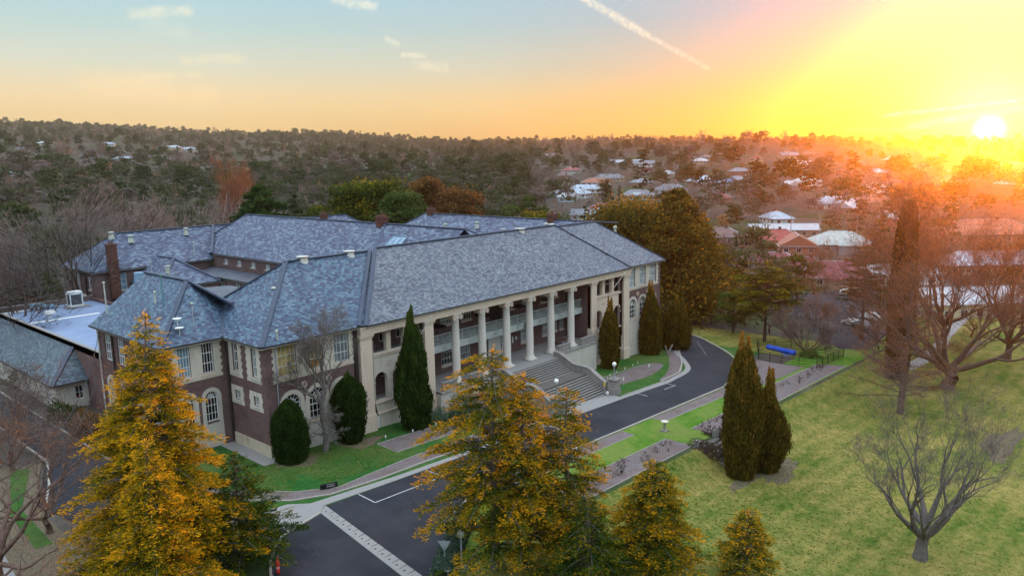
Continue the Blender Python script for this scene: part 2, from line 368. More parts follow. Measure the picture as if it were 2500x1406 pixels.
col = mix(n, ramp(n, f, [(.3, (.07, .055, .055)), (.5, (.16, .13, .13)), (.72, (.28, .25, .25))]), (.12, .08, .06), (f2.smooth(.4, .7)*.5).clamp())
n.links.new(col, b.inputs['Base Color']); bump(n, b, f, .6, .03)
def grass(name, c0, c1, c2, dry, da, stripes=0.):
    m, n, b = mat(name, .95, 0, .1); g = geo(n)
    f = noise(n, g, 1.6, 6, .75); f2 = noise(n, g, .16, 4, .6); f3 = noise(n, g, 9., 4, .7)
    col = ramp(n, f*.6+f3*.4, [(.34, c0), (.5, c1), (.66, c2)])
    mk = f2.smooth(.38, .62)
    if stripes:
        s = (vdot(n, g, (.03, 1., 0))*3.2+noise(n, g, .25, 2)*.9).f('SINE').smooth(-.8, .8); s2 = noise(n, g, .11, 4, .6).smooth(.36, .62)
        mk = mk*(1-stripes)+(s*.38+s2*.62)*stripes
        mk = mk*.72+noise(n, g, .9, 6, .75).smooth(.4, .64)*.38
    col = mix(n, col, dry, (mk*da).clamp()); col = mix(n, col, tuple(v*.5 for v in c0), (f3.smooth(.55, .7)*.5).clamp())
    n.links.new(col, b.inputs['Base Color']); bump(n, b, f3, .9, .06)
grass('lawn_green', (.008, .055, .014), (.022, .10, .018), (.06, .15, .025), (.16, .15, .05), .35)
grass('lawn_bright', (.02, .09, .008), (.06, .17, .012), (.14, .24, .025), (.26, .24, .08), .4)
grass('lawn_lower', (.016, .062, .006), (.05, .11, .010), (.12, .165, .022), (.36, .265, .085), .82, .6)
# countryside ground: brown dry grass, leaf litter and green patches
m, n, b = mat('country', .95, 0, .1); g = geo(n); f = noise(n, g, .012, 5, .6); f2 = noise(n, g, .12, 5, .7); f3 = noise(n, g, 2., 4, .7)
col = ramp(n, f2, [(.3, (.05, .045, .035)), (.5, (.085, .072, .06)), (.7, (.13, .11, .095))]); col = mix(n, col, (.035, .065, .015), (f.smooth(.48, .6)*.8).clamp()); col = mix(n, col, (.04, .035, .025), (f3.smooth(.5, .7)*.5).clamp())
n.links.new(col, b.inputs['Base Color'])
# foliage: colour by the 'tone' of each spray, a little light passes through
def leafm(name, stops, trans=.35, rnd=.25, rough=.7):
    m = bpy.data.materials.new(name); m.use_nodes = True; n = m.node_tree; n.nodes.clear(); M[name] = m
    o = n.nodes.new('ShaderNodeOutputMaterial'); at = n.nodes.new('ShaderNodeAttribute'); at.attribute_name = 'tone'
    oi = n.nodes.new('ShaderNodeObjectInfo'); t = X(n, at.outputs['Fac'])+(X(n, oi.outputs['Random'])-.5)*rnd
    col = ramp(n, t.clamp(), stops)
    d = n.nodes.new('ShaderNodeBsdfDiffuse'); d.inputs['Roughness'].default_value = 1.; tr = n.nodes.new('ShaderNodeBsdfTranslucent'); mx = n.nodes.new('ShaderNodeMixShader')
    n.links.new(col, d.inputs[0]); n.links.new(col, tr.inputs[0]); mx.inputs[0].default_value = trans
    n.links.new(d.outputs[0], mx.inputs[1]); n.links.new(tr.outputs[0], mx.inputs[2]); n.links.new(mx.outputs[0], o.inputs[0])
leafm('cedar_sun_gold', [(0, (.02, .035, .008)), (.22, (.05, .08, .012)), (.45, (.15, .15, .012)), (.68, (.58, .36, .014)), (.88, (.92, .48, .02)), (1, (1., .46, .03))], .4, .08)  # gold stops mix golden new growth with low sunlight painted into the colour
leafm('cedar_mixed', [(0, (.015, .035, .008)), (.3, (.04, .085, .012)), (.5, (.12, .14, .014)), (.72, (.52, .30, .014)), (1, (.92, .42, .02))], .4, .08)  # greener growth, its gold end also carries painted sunlight
leafm('cypress', [(0, (.008, .02, .006)), (.5, (.028, .055, .012)), (1, (.08, .12, .02))], .15, .1)
leafm('cypress_brown', [(0, (.03, .025, .006)), (.5, (.10, .08, .014)), (.8, (.18, .13, .02)), (1, (.5, .22, .04))], .2, .1)
leafm('evergreen', [(0, (.015, .032, .010)), (.4, (.05, .09, .022)), (.7, (.10, .15, .04)), (1, (.2, .21, .06))], .25, .5)
leafm('gum_leaf', [(0, (.04, .05, .026)), (.4, (.10, .12, .055)), (.7, (.17, .19, .095)), (1, (.28, .27, .15))], .3, .5)
leafm('twigs', [(0, (.12, .09, .08)), (.5, (.21, .165, .15)), (1, (.33, .26, .235))], .2, .6)
leafm('pink_sunglow_twigs', [(0, (.14, .06, .04)), (.5, (.32, .14, .07)), (1, (.58, .25, .11))], .3, .4)  # reddish twigs with the sun's orange glow painted into the colour
leafm('rust_leaf', [(0, (.05, .035, .02)), (.5, (.16, .085, .03)), (1, (.42, .20, .06))], .35, .3)
leafm('amber_cedar', [(0, (.03, .035, .012)), (.35, (.10, .09, .022)), (.6, (.22, .15, .028)), (.8, (.42, .22, .03)), (1, (.7, .3, .04))], .4, .1)
leafm('dark_cedar', [(0, (.012, .02, .012)), (.5, (.035, .045, .02)), (1, (.11, .095, .03))], .35, .2)
leafm('yellow_cedar', [(0, (.02, .035, .01)), (.4, (.055, .08, .016)), (.65, (.13, .14, .02)), (.85, (.33, .27, .02)), (1, (.48, .33, .03))], .4, .1)
leafm('hedge_leaf', [(0, (.04, .07, .045)), (.5, (.10, .16, .11)), (1, (.22, .28, .22))], .3, .3)
leafm('lawn_tuft', [(0, (.05, .10, .015)), (.5, (.11, .17, .025)), (1, (.26, .24, .06))], .3, 0)
leafm('shrub_leaf', [(0, (.015, .04, .01)), (.5, (.05, .11, .02)), (1, (.13, .20, .04))], .3, .3)
leafm('yellow_shrub', [(0, (.10, .12, .01)), (.5, (.26, .24, .02)), (1, (.5, .4, .04))], .3, .2)
leafm('rust_stem', [(0, (.05, .03, .03)), (1, (.16, .10, .09))], .1, .3)
leafm('far_wood', [(0, (.016, .03, .010)), (.25, (.045, .075, .024)), (.40, (.10, .125, .05)), (.55, (.17, .135, .12)), (.78, (.29, .22, .21)), (1, (.46, .25, .12))], .2, .1)
leafm('blossom', [(0, (.2, .12, .12)), (1, (.5, .34, .34))], .3, .2)
def bark(name, a, b_):
    m, n, b = mat(name, .95, 0, .1); g = geo(n); mp = n.nodes.new('ShaderNodeMapping'); mp.inputs['Scale'].default_value = (6, 6, 1.2); n.links.new(g, mp.inputs[0])
    f = noise(n, mp.outputs[0], 2., 4, .7); n.links.new(ramp(n, f, [(.3, a), (.7, b_)]), b.inputs['Base Color']); bump(n, b, f, .5, .03)
bark('bark_grey', (.07, .06, .055), (.2, .175, .16)); bark('bark_brown', (.045, .03, .025), (.12, .085, .07)); bark('bark_pale', (.22, .19, .17), (.42, .39, .36)); bark('bark_red', (.08, .05, .04), (.19, .125, .10))
# ------------------------------------------------------------------ terrain
def sm(t): t = np.clip(t, 0, 1); return t*t*(3-2*t)
TD = np.array([0, 150, 200, 260, 400, 600, 900, 1150, 1500, 2000, 2600, 3400.])
TA = {0: [-3, -4, -5, -5, 3, 16, 34, 48, 72, 106, 139, 112], 700: [-5, -7, -8, -9, -3, 9, 22, 32, 48, 78, 110, 92],
      1250: [-5, -7, -8, -9, -4, 6, 16, 23, 32, 48, 72, 64], 1550: [-5, -7, -8, -9, -3, 8, 22, 31, 38, 52, 72, 66],
      1850: [-5, -7, -7, -7, -2, 10, 30, 40, 38, 40, 56, 50], 2150: [-5, -7, -8, -8, -3, 6, 17, 25, 30, 36, 44, 40], 2500: [-5, -7, -8, -8, -4, 4, 10, 15, 22, 31, 38, 34]}
KX = sorted(TA); KA = np.array([math.degrees(math.atan((k-1250)/F))+48.477 for k in KX]); KZ = np.array([TA[k] for k in KX], float)
def gz(x, y):
    x = np.asarray(x, float); y = np.asarray(y, float)
    p = -.052*np.clip(x, -45, 120)
    mm = sm((-27.9-y)/4.5)*1.6*sm((x-8)/9)*(1-sm((x-92)/14)) + sm((-33-y)/60)*1.2
    p = p-mm
    dx, dy = x-CAM[0], y-CAM[1]; d = np.hypot(dx, dy); a = np.degrees(np.arctan2(dx, dy))
    a = np.where(np.abs(a-48) > 60, 48+60*np.sign(a-48), a)
    zt = np.zeros_like(d); cols = np.array([np.interp(d.ravel(), TD, r) for r in KZ])      # (K, N)
    ai = np.interp(np.clip(a.ravel(), KA[0], KA[-1]), KA, np.arange(len(KA))); i0 = np.clip(ai.astype(int), 0, len(KA)-2); fr = ai-i0
    fr = fr*fr*(3-2*fr)
    ii = np.arange(len(ai)); zt = (cols[i0, ii]*(1-fr)+cols[i0+1, ii]*fr).reshape(d.shape)
    zt = zt + sm((d-350)/500)*(3.5*np.sin(x/140+1.3)*np.cos(y/120)+2*np.sin(x/57.+y/83.))
    wgt = sm((d-135)/70)*sm((np.maximum(x-95, 0)+np.maximum(y-80, 0)+np.maximum(-60-y, 0)+np.maximum(-45-x, 0))/40)
    return p*(1-wgt)+zt*wgt
def z1(x, y): return float(gz(np.array([x]), np.array([y]))[0])
def at(px, d, dz=0.):
    """world point at bearing of a picture column and a ground distance"""
    a = math.atan((px-1250)/F)+R(48.477); x, y = CAM[0]+d*math.sin(a), CAM[1]+d*math.cos(a); return x, y, z1(x, y)+dz
def grid_lines(lo, hi, step, far, g=1.07):
    c = list(np.arange(lo, hi+1e-6, step)); s = step; v = hi
    while v < far: s *= g; v += s; c.append(v)
    s = step; v = lo; L = []
    while v > -far: s *= g; v -= s; L.append(v)
    return np.array(L[::-1]+c)
gx = grid_lines(-30, 110, .8, 3300); gy = grid_lines(-62, 12, .8, 3300)
GX, GY = np.meshgrid(gx, gy); GZ = gz(GX, GY)
nx, ny = len(gx), len(gy); idx = np.arange(nx*ny).reshape(ny, nx)
Fq = np.stack([idx[:-1, :-1], idx[:-1, 1:], idx[1:, 1:], idx[1:, :-1]], -1).reshape(-1, 4)
# the campus lawn (lower) is its own sheet; the country sheet takes the rest
me = npmesh('ground', np.stack([GX.ravel(), GY.ravel(), GZ.ravel()-.03], 1), Fq, smooth=True)
tag(link('ground', me, M['country']), kind='structure')
def sheet(name, pts, mat_, dz, label=None, n=2.0, kind='structure'):
    """a patch laid over the terrain: polygon cut on a fine grid, draped"""
    import bmesh
    bm = bmesh.new(); vs_ = [bm.verts.new((x, y, 0)) for x, y in pts]; bm.faces.new(vs_)
    xs = [p[0] for p in pts]; ys = [p[1] for p in pts]
    for ax, lo, hi in ((0, min(xs), max(xs)), (1, min(ys), max(ys))):
        k = math.ceil(lo/n)*n
        while k < hi:
            no = (1, 0, 0) if ax == 0 else (0, 1, 0); co = (k, 0, 0) if ax == 0 else (0, k, 0)
            bmesh.ops.bisect_plane(bm, geom=bm.verts[:]+bm.edges[:]+bm.faces[:], plane_co=co, plane_no=no); k += n
    V = np.array([v.co[:] for v in bm.verts]); Z = gz(V[:, 0], V[:, 1])+dz
    for v, z in zip(bm.verts, Z): v.co.z = z
    bmesh.ops.recalc_face_normals(bm, faces=bm.faces[:])
    for f in bm.faces:
        if f.normal.z < 0: f.normal_flip()
    me = bpy.data.meshes.new(name); bm.to_mesh(me); bm.free(); uvs(me)
    o = link(name, me, M[mat_]); return tag(o, kind=kind) if kind else o
def arc(cx, cy, r, a0, a1, k=10, ry=None): return [(cx+r*math.cos(R(a0+(a1-a0)*i/k)), cy+(ry or r)*math.sin(R(a0+(a1-a0)*i/k))) for i in range(k+1)]
def spline(p, k=6):
    P = [np.array(q, float) for q in p]; P = [2*P[0]-P[1]]+P+[2*P[-1]-P[-2]]; o = []
    for i in range(1, len(P)-2):
        for j in range(k):
            t = j/k; a, b, c, d = P[i-1:i+3]; o.append(tuple(.5*((2*b)+(-a+c)*t+(2*a-5*b+4*c-d)*t*t+(-a+3*b-3*c+d)*t**3)))
    return o+[tuple(P[-2])]
# lower lawn: fine draped grid
lx = np.arange(-8, 150, .75); ly = np.arange(-115, -27.3, .75); LX, LY = np.meshgrid(lx, ly)
ii = np.arange(LX.size).reshape(LX.shape); Fl = np.stack([ii[:-1, :-1], ii[:-1, 1:], ii[1:, 1:], ii[1:, :-1]], -1).reshape(-1, 4)
tag(link('lower_lawn', npmesh('lower_lawn', np.stack([LX.ravel(), LY.ravel(), (gz(LX, LY)+.01).ravel()], 1), Fl, smooth=True), M['lawn_lower']), kind='structure')
sheet('upper_lawn', [(-30, -27.4), (150, -27.4), (150, -19.5), (-30, -19.5)], 'lawn_bright', .02)
sheet('front_lawn', [(-7, -14), (80, -14), (80, .8), (-7, 7)], 'lawn_green', .02)
sheet('east_lawn', [(80, -19.6), (96, -19.6), (94, 2), (92, 14), (80, 14)], 'lawn_lower', .02)
# the drive: straight stretch below the steps, bend round the far wing
inner = [(-2.9, -12.75), (29.6, -12.7), (42, -12.7), (52.2, -12.9)]+spline([(52.2, -12.9), (60.4, -11.5), (66, -7.8), (70.0, -4.4), (75.5, -1.6), (78, 8), (78, 30)])[1:]
outer = spline([(92, 30), (90, 12), (84.6, .8), (81, -4), (73.4, -11.6), (65.5, -16.0), (55.3, -18.9), (50, -19.05)])+[(12, -19.0), (8.2, -19.3), (5.2, -20.2), (2.7, -21.6), (-4.4, -27), (-5.9, -27.0)]
sheet('drive', inner+outer, 'asphalt', .045)
sheet('side_road', spline([(-3.9, -13.6), (-6.8, -14.4), (-8.4, -15.2), (-10.4, -17.3), (-11.7, -19.4)])+[(-13.4, -27.5), (-6.1, -27.5)], 'asphalt', .04)
sheet('service_road', [(-14.6, 60), (-10.7, 60), (-10.7, 6), (-13.0, 1.0), (-17.2, -3), (-18.5, 4), (-14.8, 14)], 'asphalt', .045)
# pale concrete: strip across the drive mouth, path to the west, footpath before the steps
sheet('concrete_strip', [(-3.9, -13.5), (-2.8, -12.6), (-5.0, -27.0), (-6.1, -27.0)], 'concrete', .052)
sheet('concrete_path', [(-14, -9.5), (-4.8, -10.2), (-3.4, -11.4), (5.5, -11.9), (14, -11.95), (30.3, -11.95), (30.3, -12.68), (14, -12.66), (4, -12.68), (-2.85, -12.55), (-3.9, -13.5), (-7.4, -14.5), (-10.8, -13.4), (-14.5, -12)], 'concrete', .05)
sheet('footpath', [(30.4, -10.0), (41.4, -10.0), (41.4, -11.9), (52.5, -12.0)]+[(x-.25, y+.75) for x, y in spline([(52.2, -12.9), (60.4, -11.5), (66, -7.8), (70.0, -4.4), (75.5, -1.6)])][1:]+spline([(75.5, -1.6), (70.0, -4.4), (66, -7.8), (60.4, -11.5), (52.2, -12.9)])+[(42, -12.7), (30.4, -12.7)], 'concrete', .056)
sheet('west_paving', [(-.1, 7.0), (-.1, -1.3), (1.3, -1.3), (1.3, -.05), (.1, -.05), (.1, 7.0)], 'concrete', .05)
sheet('west_paving', [(-1.6, 7.0), (-1.6, -1.3), (1.3, -1.3), (1.3, -1.25), (-.1, -1.25), (-.1, 7)], 'concrete', .046)
# beds
sheet('gravel_bed', [(-8, -2.6), (-5.8, -5.0), (-3.0, -8.4), (.2, -10.3), (2.9, -9.9), (9.3, -9.2), (14, -8.9), (30, -8.9), (30, -11.0), (9, -11.0), (4, -11.2), (-1, -11.0), (-4, -9.8), (-6.4, -7.2), (-9, -4)], 'bed_soil', .035)
sheet('flower_bed', [(9.4, -3.9), (28.5, -3.9), (28.5, -7.0), (9.2, -7.2)], 'bed_soil', .036)
sheet('flower_bed', spline([(44.6, -5.2), (50, -5.3), (58.6, -4.8), (61.2, -5.6), (60.2, -7.2), (54.5, -8.8), (50, -8.9), (44.6, -8.6)]), 'bed_soil', .036)
sheet('gravel_bed', spline([(52.2, -11.9), (58, -11.3), (63.5, -8.4), (69.4, -4.9), (72.6, -2.3), (69, -3.2), (62, -7.2), (57, -9.7), (52, -11.2)]), 'bed_soil', .035)
sheet('rose_bed', [(-.5, -20.2), (-.5, -19.6), (30.0, -19.6), (30.0, -21.2), (14, -21.2), (4, -21.2)], 'bed_soil', .036)
sheet('rose_bed', [(36.2, -19.6), (55.5, -19.6), (60, -19.0), (60, -21.4), (36.8, -21.2)], 'bed_soil', .036)
sheet('rose_bed', [(10.5, -24.3), (31.3, -24.3), (31.3, -27.35), (10.5, -27.35)], 'bed_soil', .036)
sheet('rose_bed', [(36.2, -24.6), (56, -24.6), (57, -23.4), (78, -23.4), (80, -27.0), (36.2, -27.35)], 'bed_soil', .036)
sheet('bed_soil_patch', [(57, -22.6), (66, -18.4), (74, -15.6), (74.5, -22.8)], 'bed_soil', .035)
for i, (cx, cy, rx, ry) in enumerate([(1.4, -2.6, 2.2, 1.3), (8.6, -2.6, 2.4, 1.2), (34.5, -34.5, 3.5, 2.2), (61, -50, 7, 1.6), (31, -33.6, 4, 1.0)]):
    rg_ = random.Random(i); q = [(cx+rx*k_*math.cos(t), cy+ry*k_*math.sin(t)) for t, k_ in ((t, (1+.2*math.sin(3*t+i))*rg_.uniform(.78, 1.12)) for t in np.linspace(0, 2*math.pi, 60)[:-1])]
    sheet('bare_earth', q, 'bare_soil', .03, n=1.)
sheet('car_park', [(95, -26), (150, -20), (175, -5), (150, 8), (118, -4), (92, -22)], 'asphalt', .045)
sheet('path', spline([(88, -30.5), (104, -33), (120, -31), (160, -29)])+spline([(160, -31), (120, -33.2), (104, -35.2), (88, -32.5)]), 'concrete', .05)
sheet('leaf_litter', [(-21, 16), (-15.2, 14), (-18.6, 4), (-18.9, -6), (-15.5, -12), (-15, -30), (-40, -34), (-40, 20)], 'bare_soil', .02)
sheet('west_verge', [(-17.6, 14), (-16.4, 13), (-19.6, 4), (-19.9, -4), (-21.0, -4), (-20.5, 4)], 'lawn_green', .035)
sheet('west_verge', [(-19, -8), (-14.6, -12.2), (-14.4, -16), (-20, -12)], 'lawn_green', .036)
sheet('west_footpath', [(-22.4, 8), (-21.6, 8), (-23.4, -10), (-24.4, -10)], 'concrete', .04)
# kerbs: real steps
def kerb(pts, w_=.16, h=.13, mat_='kerb', name='kerb', base=.0, kind='structure'):
    mb = MB(); P = [Vector((x, y, z1(x, y))) for x, y in pts]; n = len(P); L = []
    for i, p in enumerate(P):
        d = (P[min(i+1, n-1)]-P[max(i-1, 0)]); d.z = 0; d.normalize(); s = Vector((-d.y, d.x, 0))*w_/2; L.append((p-s, p+s))
    for (a, b), (c, d) in zip(L, L[1:]):
        z = Vector((0, 0, 1)); mb.hexa([a-z*.1, c-z*.1, d-z*.1, b-z*.1, a+z*(h+base), c+z*(h+base), d+z*(h+base), b+z*(h+base)])
    return tag(mb.build(name, M[mat_]), kind=kind)
kerb([(-9.6, -6.3), (-6.6, -7.3), (-4.2, -9.9), (-1.2, -11.15), (3.8, -11.4), (9, -11.2), (30, -11.2)], .14)
kerb([(52.0, -11.6), (58.2, -11.0), (63.3, -8.6), (69.2, -5.0), (73.5, -2.4), (76.4, .5), (77.2, 8)], .18)
kerb([(41.6, -12.0), (52.0, -12.0)], .12)
kerb([(30.2, -19.35), (55.2, -19.25)]+spline([(55.2, -19.25), (65.7, -16.3), (73.6, -11.9), (81.2, -4.2), (84.8, .6), (90.2, 12)])[1:], .2)
kerb([(2.9, -21.5), (5.3, -20.4), (8.3, -19.55), (12, -19.3), (30.2, -19.35)], .2)
kerb(spline([(-3.9, -13.55), (-6.9, -14.5), (-8.5, -15.2), (-10.5, -17.3), (-11.8, -19.4)])+[(-13.6, -27.5)], .18)
kerb([(-10.6, 60), (-10.6, 6), (-9.0, 2)], .18); kerb([(-14.7, 60), (-14.7, 14), (-16.4, 8), (-18.6, 2)], .18)
kerb([(-5.2, -12.2), (-8.0, -12.0)], .12); kerb([(-9, -12.6), (-4.9, -11.2), (-4.6, -10.9), (-7.2, -10.9)], .1)
def timber(pts, name='bed_edging'): kerb(pts, .06, .07, 'kerb', name)
for q in ([(-5.8, -5.0), (-3.0, -8.4), (.2, -10.3), (2.9, -9.9), (9.3, -9.2), (30, -8.9)], [(9.4, -3.9), (9.2, -7.2), (28.5, -7.0)], [(9.4, -3.9), (28.5, -3.9)],
          [(44.6, -5.0), (58.6, -4.6)], [(10.5, -24.3), (31.3, -24.3)], [(10.5, -27.4), (31.3, -27.4)], [(36.2, -27.4), (80, -27.05)], [(36.2, -24.6), (46, -24.6)],
          [(14, -21.2), (30, -21.2), (30, -19.6)], [(36.4, -19.6), (36.8, -21.2), (56, -21.4)], [(57, -23.4), (78, -23.4)]): timber(q)
# painted bay lines
def line(a, b, w_=.1):
    mb = MB(); a = Vector((*a, 0)); b = Vector((*b, 0)); d = (b-a).normalized(); s = Vector((-d.y, d.x, 0))*w_/2; k = max(1, int((b-a).length/1.5)); q = []
    for i in range(k):
        p, r = a+(b-a)*(i/k), a+(b-a)*((i+1)/k); f = [p-s, r-s, r+s, p+s]
        mb.poly([(v.x, v.y, z1(v.x, v.y)+.055) for v in f])
    tag(mb.build('road_marking', M['line_paint']), kind='structure')
for a, b in (((.4, -12.75), (.3, -15.1)), ((.3, -15.1), (8., -15.0)), ((8., -12.75), (8., -15.0)), ((44.2, -12.75), (44.1, -14.3)), ((51.3, -12.75), (51.3, -14.2)), ((48.4, -14.2), (51.3, -14.2)), ((26, -12.75), (26, -14.3)), ((26, -14.3), (23, -14.3))): line(a, b)
for i in range(7): line((71.5+i*1.35, -8.4+i*.95), (72.2+i*1.35, -7.9+i*.95), .07)
# concrete strip joints and drain holes
mb = MB()
for i in range(14):
    t = (i+.5)/14; x, y = -3.4-2.15*t, -13.2-13.6*t
    mb.box(x-.55, x+.55, y-.49, y-.46, z1(x, y)+.05, z1(x, y)+.062); mb.box(x-.07, x+.07, y-.05, y+.09, z1(x, y)+.05, z1(x, y)+.064)
tag(mb.build('strip_joints', M['black_metal']), kind='structure')
mb = MB()
for i in range(26):
    t = i/26; a = Vector((61.5, -17.2, 0)); b = Vector((69.8, -6.0, 0)); p = a+(b-a)*t; q = a+(b-a)*(t+.022); z = z1(p.x, p.y)+.052
    mb.bar((p.x, p.y, z), (q.x, q.y, z1(q.x, q.y)+.052), .16, .01)
tag(mb.build('drain_slots', M['black_metal']), kind='structure')
# ------------------------------------------------------------------ the main building
B = empty('brick_building', (0, 0, 0), 0, 'long two-storey brick building with blue-grey slate roofs and a white-columned portico', 'building')
E = 11.0
def roof(name, faces, mat_, ridges=(), parent=B, rw=.34, rh=.16, eave=None):
    mb = MB()
    for f in faces:
        mb.poly(f)
    o = mb.build(name, M[mat_], parent)
    if ridges:
        rb = MB()
        for a, b in ridges: rb.bar(Vector(a)+Vector((0, 0, .03)), Vector(b)+Vector((0, 0, .03)), rw, rh)
        rb.build('ridge_capping', M['ridge'], o)
    return o
def eave(pts, parent=B, soff=.62, mat_='fascia', z=None):
    """fascia, gutter and soffit along an eave line; 'inward' side is to the left of travel"""
    f, g = MB(), MB()
    for a, b in zip(pts, pts[1:]):
        a, b = Vector(a), Vector(b); d = (b-a).normalized(); s = Vector((-d.y, d.x, 0))
        f.bar(a+s*.03+Vector((0, 0, -.13)), b+s*.03+Vector((0, 0, -.13)), .05, .22)
        f.poly([a+Vector((0, 0, -.22)), b+Vector((0, 0, -.22)), b+s*soff+Vector((0, 0, -.22)), a+s*soff+Vector((0, 0, -.22))])
        g.bar(a-s*.07+Vector((0, 0, -.04)), b-s*.07+Vector((0, 0, -.04)), .13, .12)
    f.build('eave', M[mat_], parent); g.build('gutter', M['gutter'], parent)
o_ = .6; ZA = 17.39; YA = 7.63
# wing A (near, left)
roof('wing_roof', [[(-.6, -.6, E), (13, -.6, E), (18.56, YA, ZA), (7.63, YA, ZA)],
                   [(-.6, -.6, E), (7.63, YA, ZA), (-.6, 15.87, E)],
                   [(7.63, YA, ZA), (18.56, YA, ZA), (18.56, 15.87, E), (-.6, 15.87, E)]], 'slate_wing',
     [((-.6, -.6, E), (7.63, YA, ZA)), ((7.63, YA, ZA), (18.3, YA, ZA)), ((7.63, YA, ZA), (-.6, 15.87, E))], rw=.5)
# main block
ym = -1.0; x0m, x1m = 11.03, 61.09; ZM = 17.68; hr = (7.31-ym)
roof('main_roof', [[(x0m, ym, E), (x1m, ym, E), (52.92, 7.31, ZM), (19.2, 7.31, ZM)],
                   [(x0m, ym, E), (19.2, 7.31, ZM), (x0m, 15.6, E)], [(x1m, ym, E), (x1m, 15.6, E), (52.92, 7.31, ZM)],
                   [(19.2, 7.31, ZM), (52.92, 7.31, ZM), (x1m, 15.6, E), (x0m, 15.6, E)]], 'slate_main',
     [((x0m, ym, E), (19.2, 7.31, ZM)), ((19.2, 7.31, ZM), (52.92, 7.31, ZM)), ((52.92, 7.31, ZM), (x1m, ym, E))], rw=.42)
rb = MB(); rb.bar((10.35, -.7, E+.1), (18.5, 7.4, ZA+.1), .4, .16); rb.build('valley_flashing', M['ridge'], B)
# wing B (far, right)
roof('wing_roof', [[(59, -.6, E), (71.9, -.6, E), (63.67, YA, ZA), (53.5, YA, ZA)], [(71.9, -.6, E), (71.9, 15.87, E), (63.67, YA, ZA)],
                   [(53.5, YA, ZA), (63.67, YA, ZA), (71.9, 15.87, E), (53.5, 15.87, E)]], 'slate_main',
     [((63.67, YA, ZA), (71.9, -.6, E)), ((53.5, YA, ZA), (63.67, YA, ZA)), ((63.67, YA, ZA), (71.9, 15.87, E))], rw=.4)
# left block: ridge runs back from the front
lx_, rx_, fy_, by_ = -6.65, 4.85, 6.47, 23.4; ZL = 16.1; rxm = -.92; ry0 = 12.2; vx, vy, vz = 3.55, 11.7, 14.25
V_ = (2.75, 12.5, 13.6); Wp = (2.05, 9.25, 13.6)
roof('block_roof', [[(lx_, fy_, E), (-.6, fy_, E), V_, Wp, (rxm, ry0, ZL)], [(lx_, fy_, E), (rxm, ry0, ZL), (rxm, 21.9, ZL), (lx_, by_, E)],
                    [(rxm, ry0, ZL), Wp, (2.05, 22.6, 13.6), (rxm, 21.9, ZL)], [(rxm, 21.9, ZL), (4.85, by_, E), (lx_, by_, E)]], 'slate_wing',
     [((lx_, fy_, E), (rxm, ry0, ZL)), ((rxm, ry0, ZL), (rxm, 21.9, ZL)), ((rxm, ry0, ZL), Wp), (Wp, V_), (V_, (-.6, fy_, E))], rw=.45)
roof('block_roof', [[(2.05, 9.4, 13.55), V_, (9, 14, 13.2), (9, 22.6, 13.2), (2.05, 22.6, 13.55)]], 'sheet_roof')
# hall roof
HZ, HE = 18.3, 12.0; hx0, hx1, hxr = 28.8, 44.4, 36.6
roof('hall_roof', [[(hx0, 10, HE), (hxr, 10, HZ), (hxr, 66.9, HZ), (hx0, 74.6, HE)][::-1], [(hx1, 10, HE), (hx1, 74.6, HE), (hxr, 66.9, HZ), (hxr, 10, HZ)],
                   [(hxr, 66.9, HZ), (hx1, 74.6, HE), (hx0, 74.6, HE)]], 'slate_hall',
     [((hxr, 9.8, HZ), (hxr, 66.9, HZ)), ((hxr, 66.9, HZ), (hx0, 74.6, HE)), ((hxr, 9.8, HZ), (41, 6.4, 15.8))], rw=.4)
# back range
bx0, bx1, by0, by1, bzr = 8.84, 70, 65.8, 79.7, 16.3; byr = 72.8
roof('back_roof', [[(bx0, by0, E), (bx1, by0, E), (bx1-7, byr, bzr), (15.8, byr, bzr)], [(bx0, by0, E), (15.8, byr, bzr), (bx0, by1, E)],
                   [(15.8, byr, bzr), (bx1-7, byr, bzr), (bx1, by1, E), (bx0, by1, E)], [(bx1, by0, E), (bx1, by1, E), (bx1-7, byr, bzr)]], 'slate_hall',
     [((bx0, by0, E), (15.8, byr, bzr)), ((15.8, byr, bzr), (bx1-7, byr, bzr)), ((bx1-7, byr, bzr), (bx1, by0, E)), ((15.8, byr, bzr), (bx0, by1, E)), ((28.6, 65.3, 12.1), (33, 72.6, 16.4))], rw=.45)
# right range, ridge runs back
roof('range_roof', [[(63, 12, E), (63, 64, E), (71, 56, 16.6), (71, 12, 16.6)], [(63, 64, E), (79, 64, E), (71, 56, 16.6)], [(79, 12, E), (71, 12, 16.6), (71, 56, 16.6), (79, 64, E)]], 'slate_hall',
     [((71, 8, 16.6), (71, 56, 16.6)), ((71, 56, 16.6), (63, 64, E)), ((71, 56, 16.6), (79, 64, E))], rw=.4)
# small hipped roof in the courtyard
roof('court_roof', [[(14.7, 55, 8.7), (24.5, 55, 8.7), (19.6, 60.3, 12.5)], [(24.5, 55, 8.7), (24.5, 67, 8.7), (19.6, 67, 12.5), (19.6, 60.3, 12.5)], [(14.7, 67, 8.7), (14.7, 55, 8.7), (19.6, 60.3, 12.5), (19.6, 67, 12.5)]], 'slate_hall',
     [((24.5, 55, 8.7), (19.6, 60.3, 12.5)), ((19.6, 60.3, 12.5), (19.6, 66, 12.5)), ((14.7, 55, 8.7), (19.6, 60.3, 12.5))], rw=.45)
roof('leanto_roof', [[(25.4, 12, 8.9), (28.75, 12, 9.6), (28.75, 65.7, 9.6), (25.4, 65.7, 8.9)][::-1]], 'sheet_roof')
roof('flat_roof', [[(9, 16, 6.9), (25.3, 16, 6.9), (25.3, 54.9, 6.9), (9, 54.9, 6.9)]], 'sheet_roof')
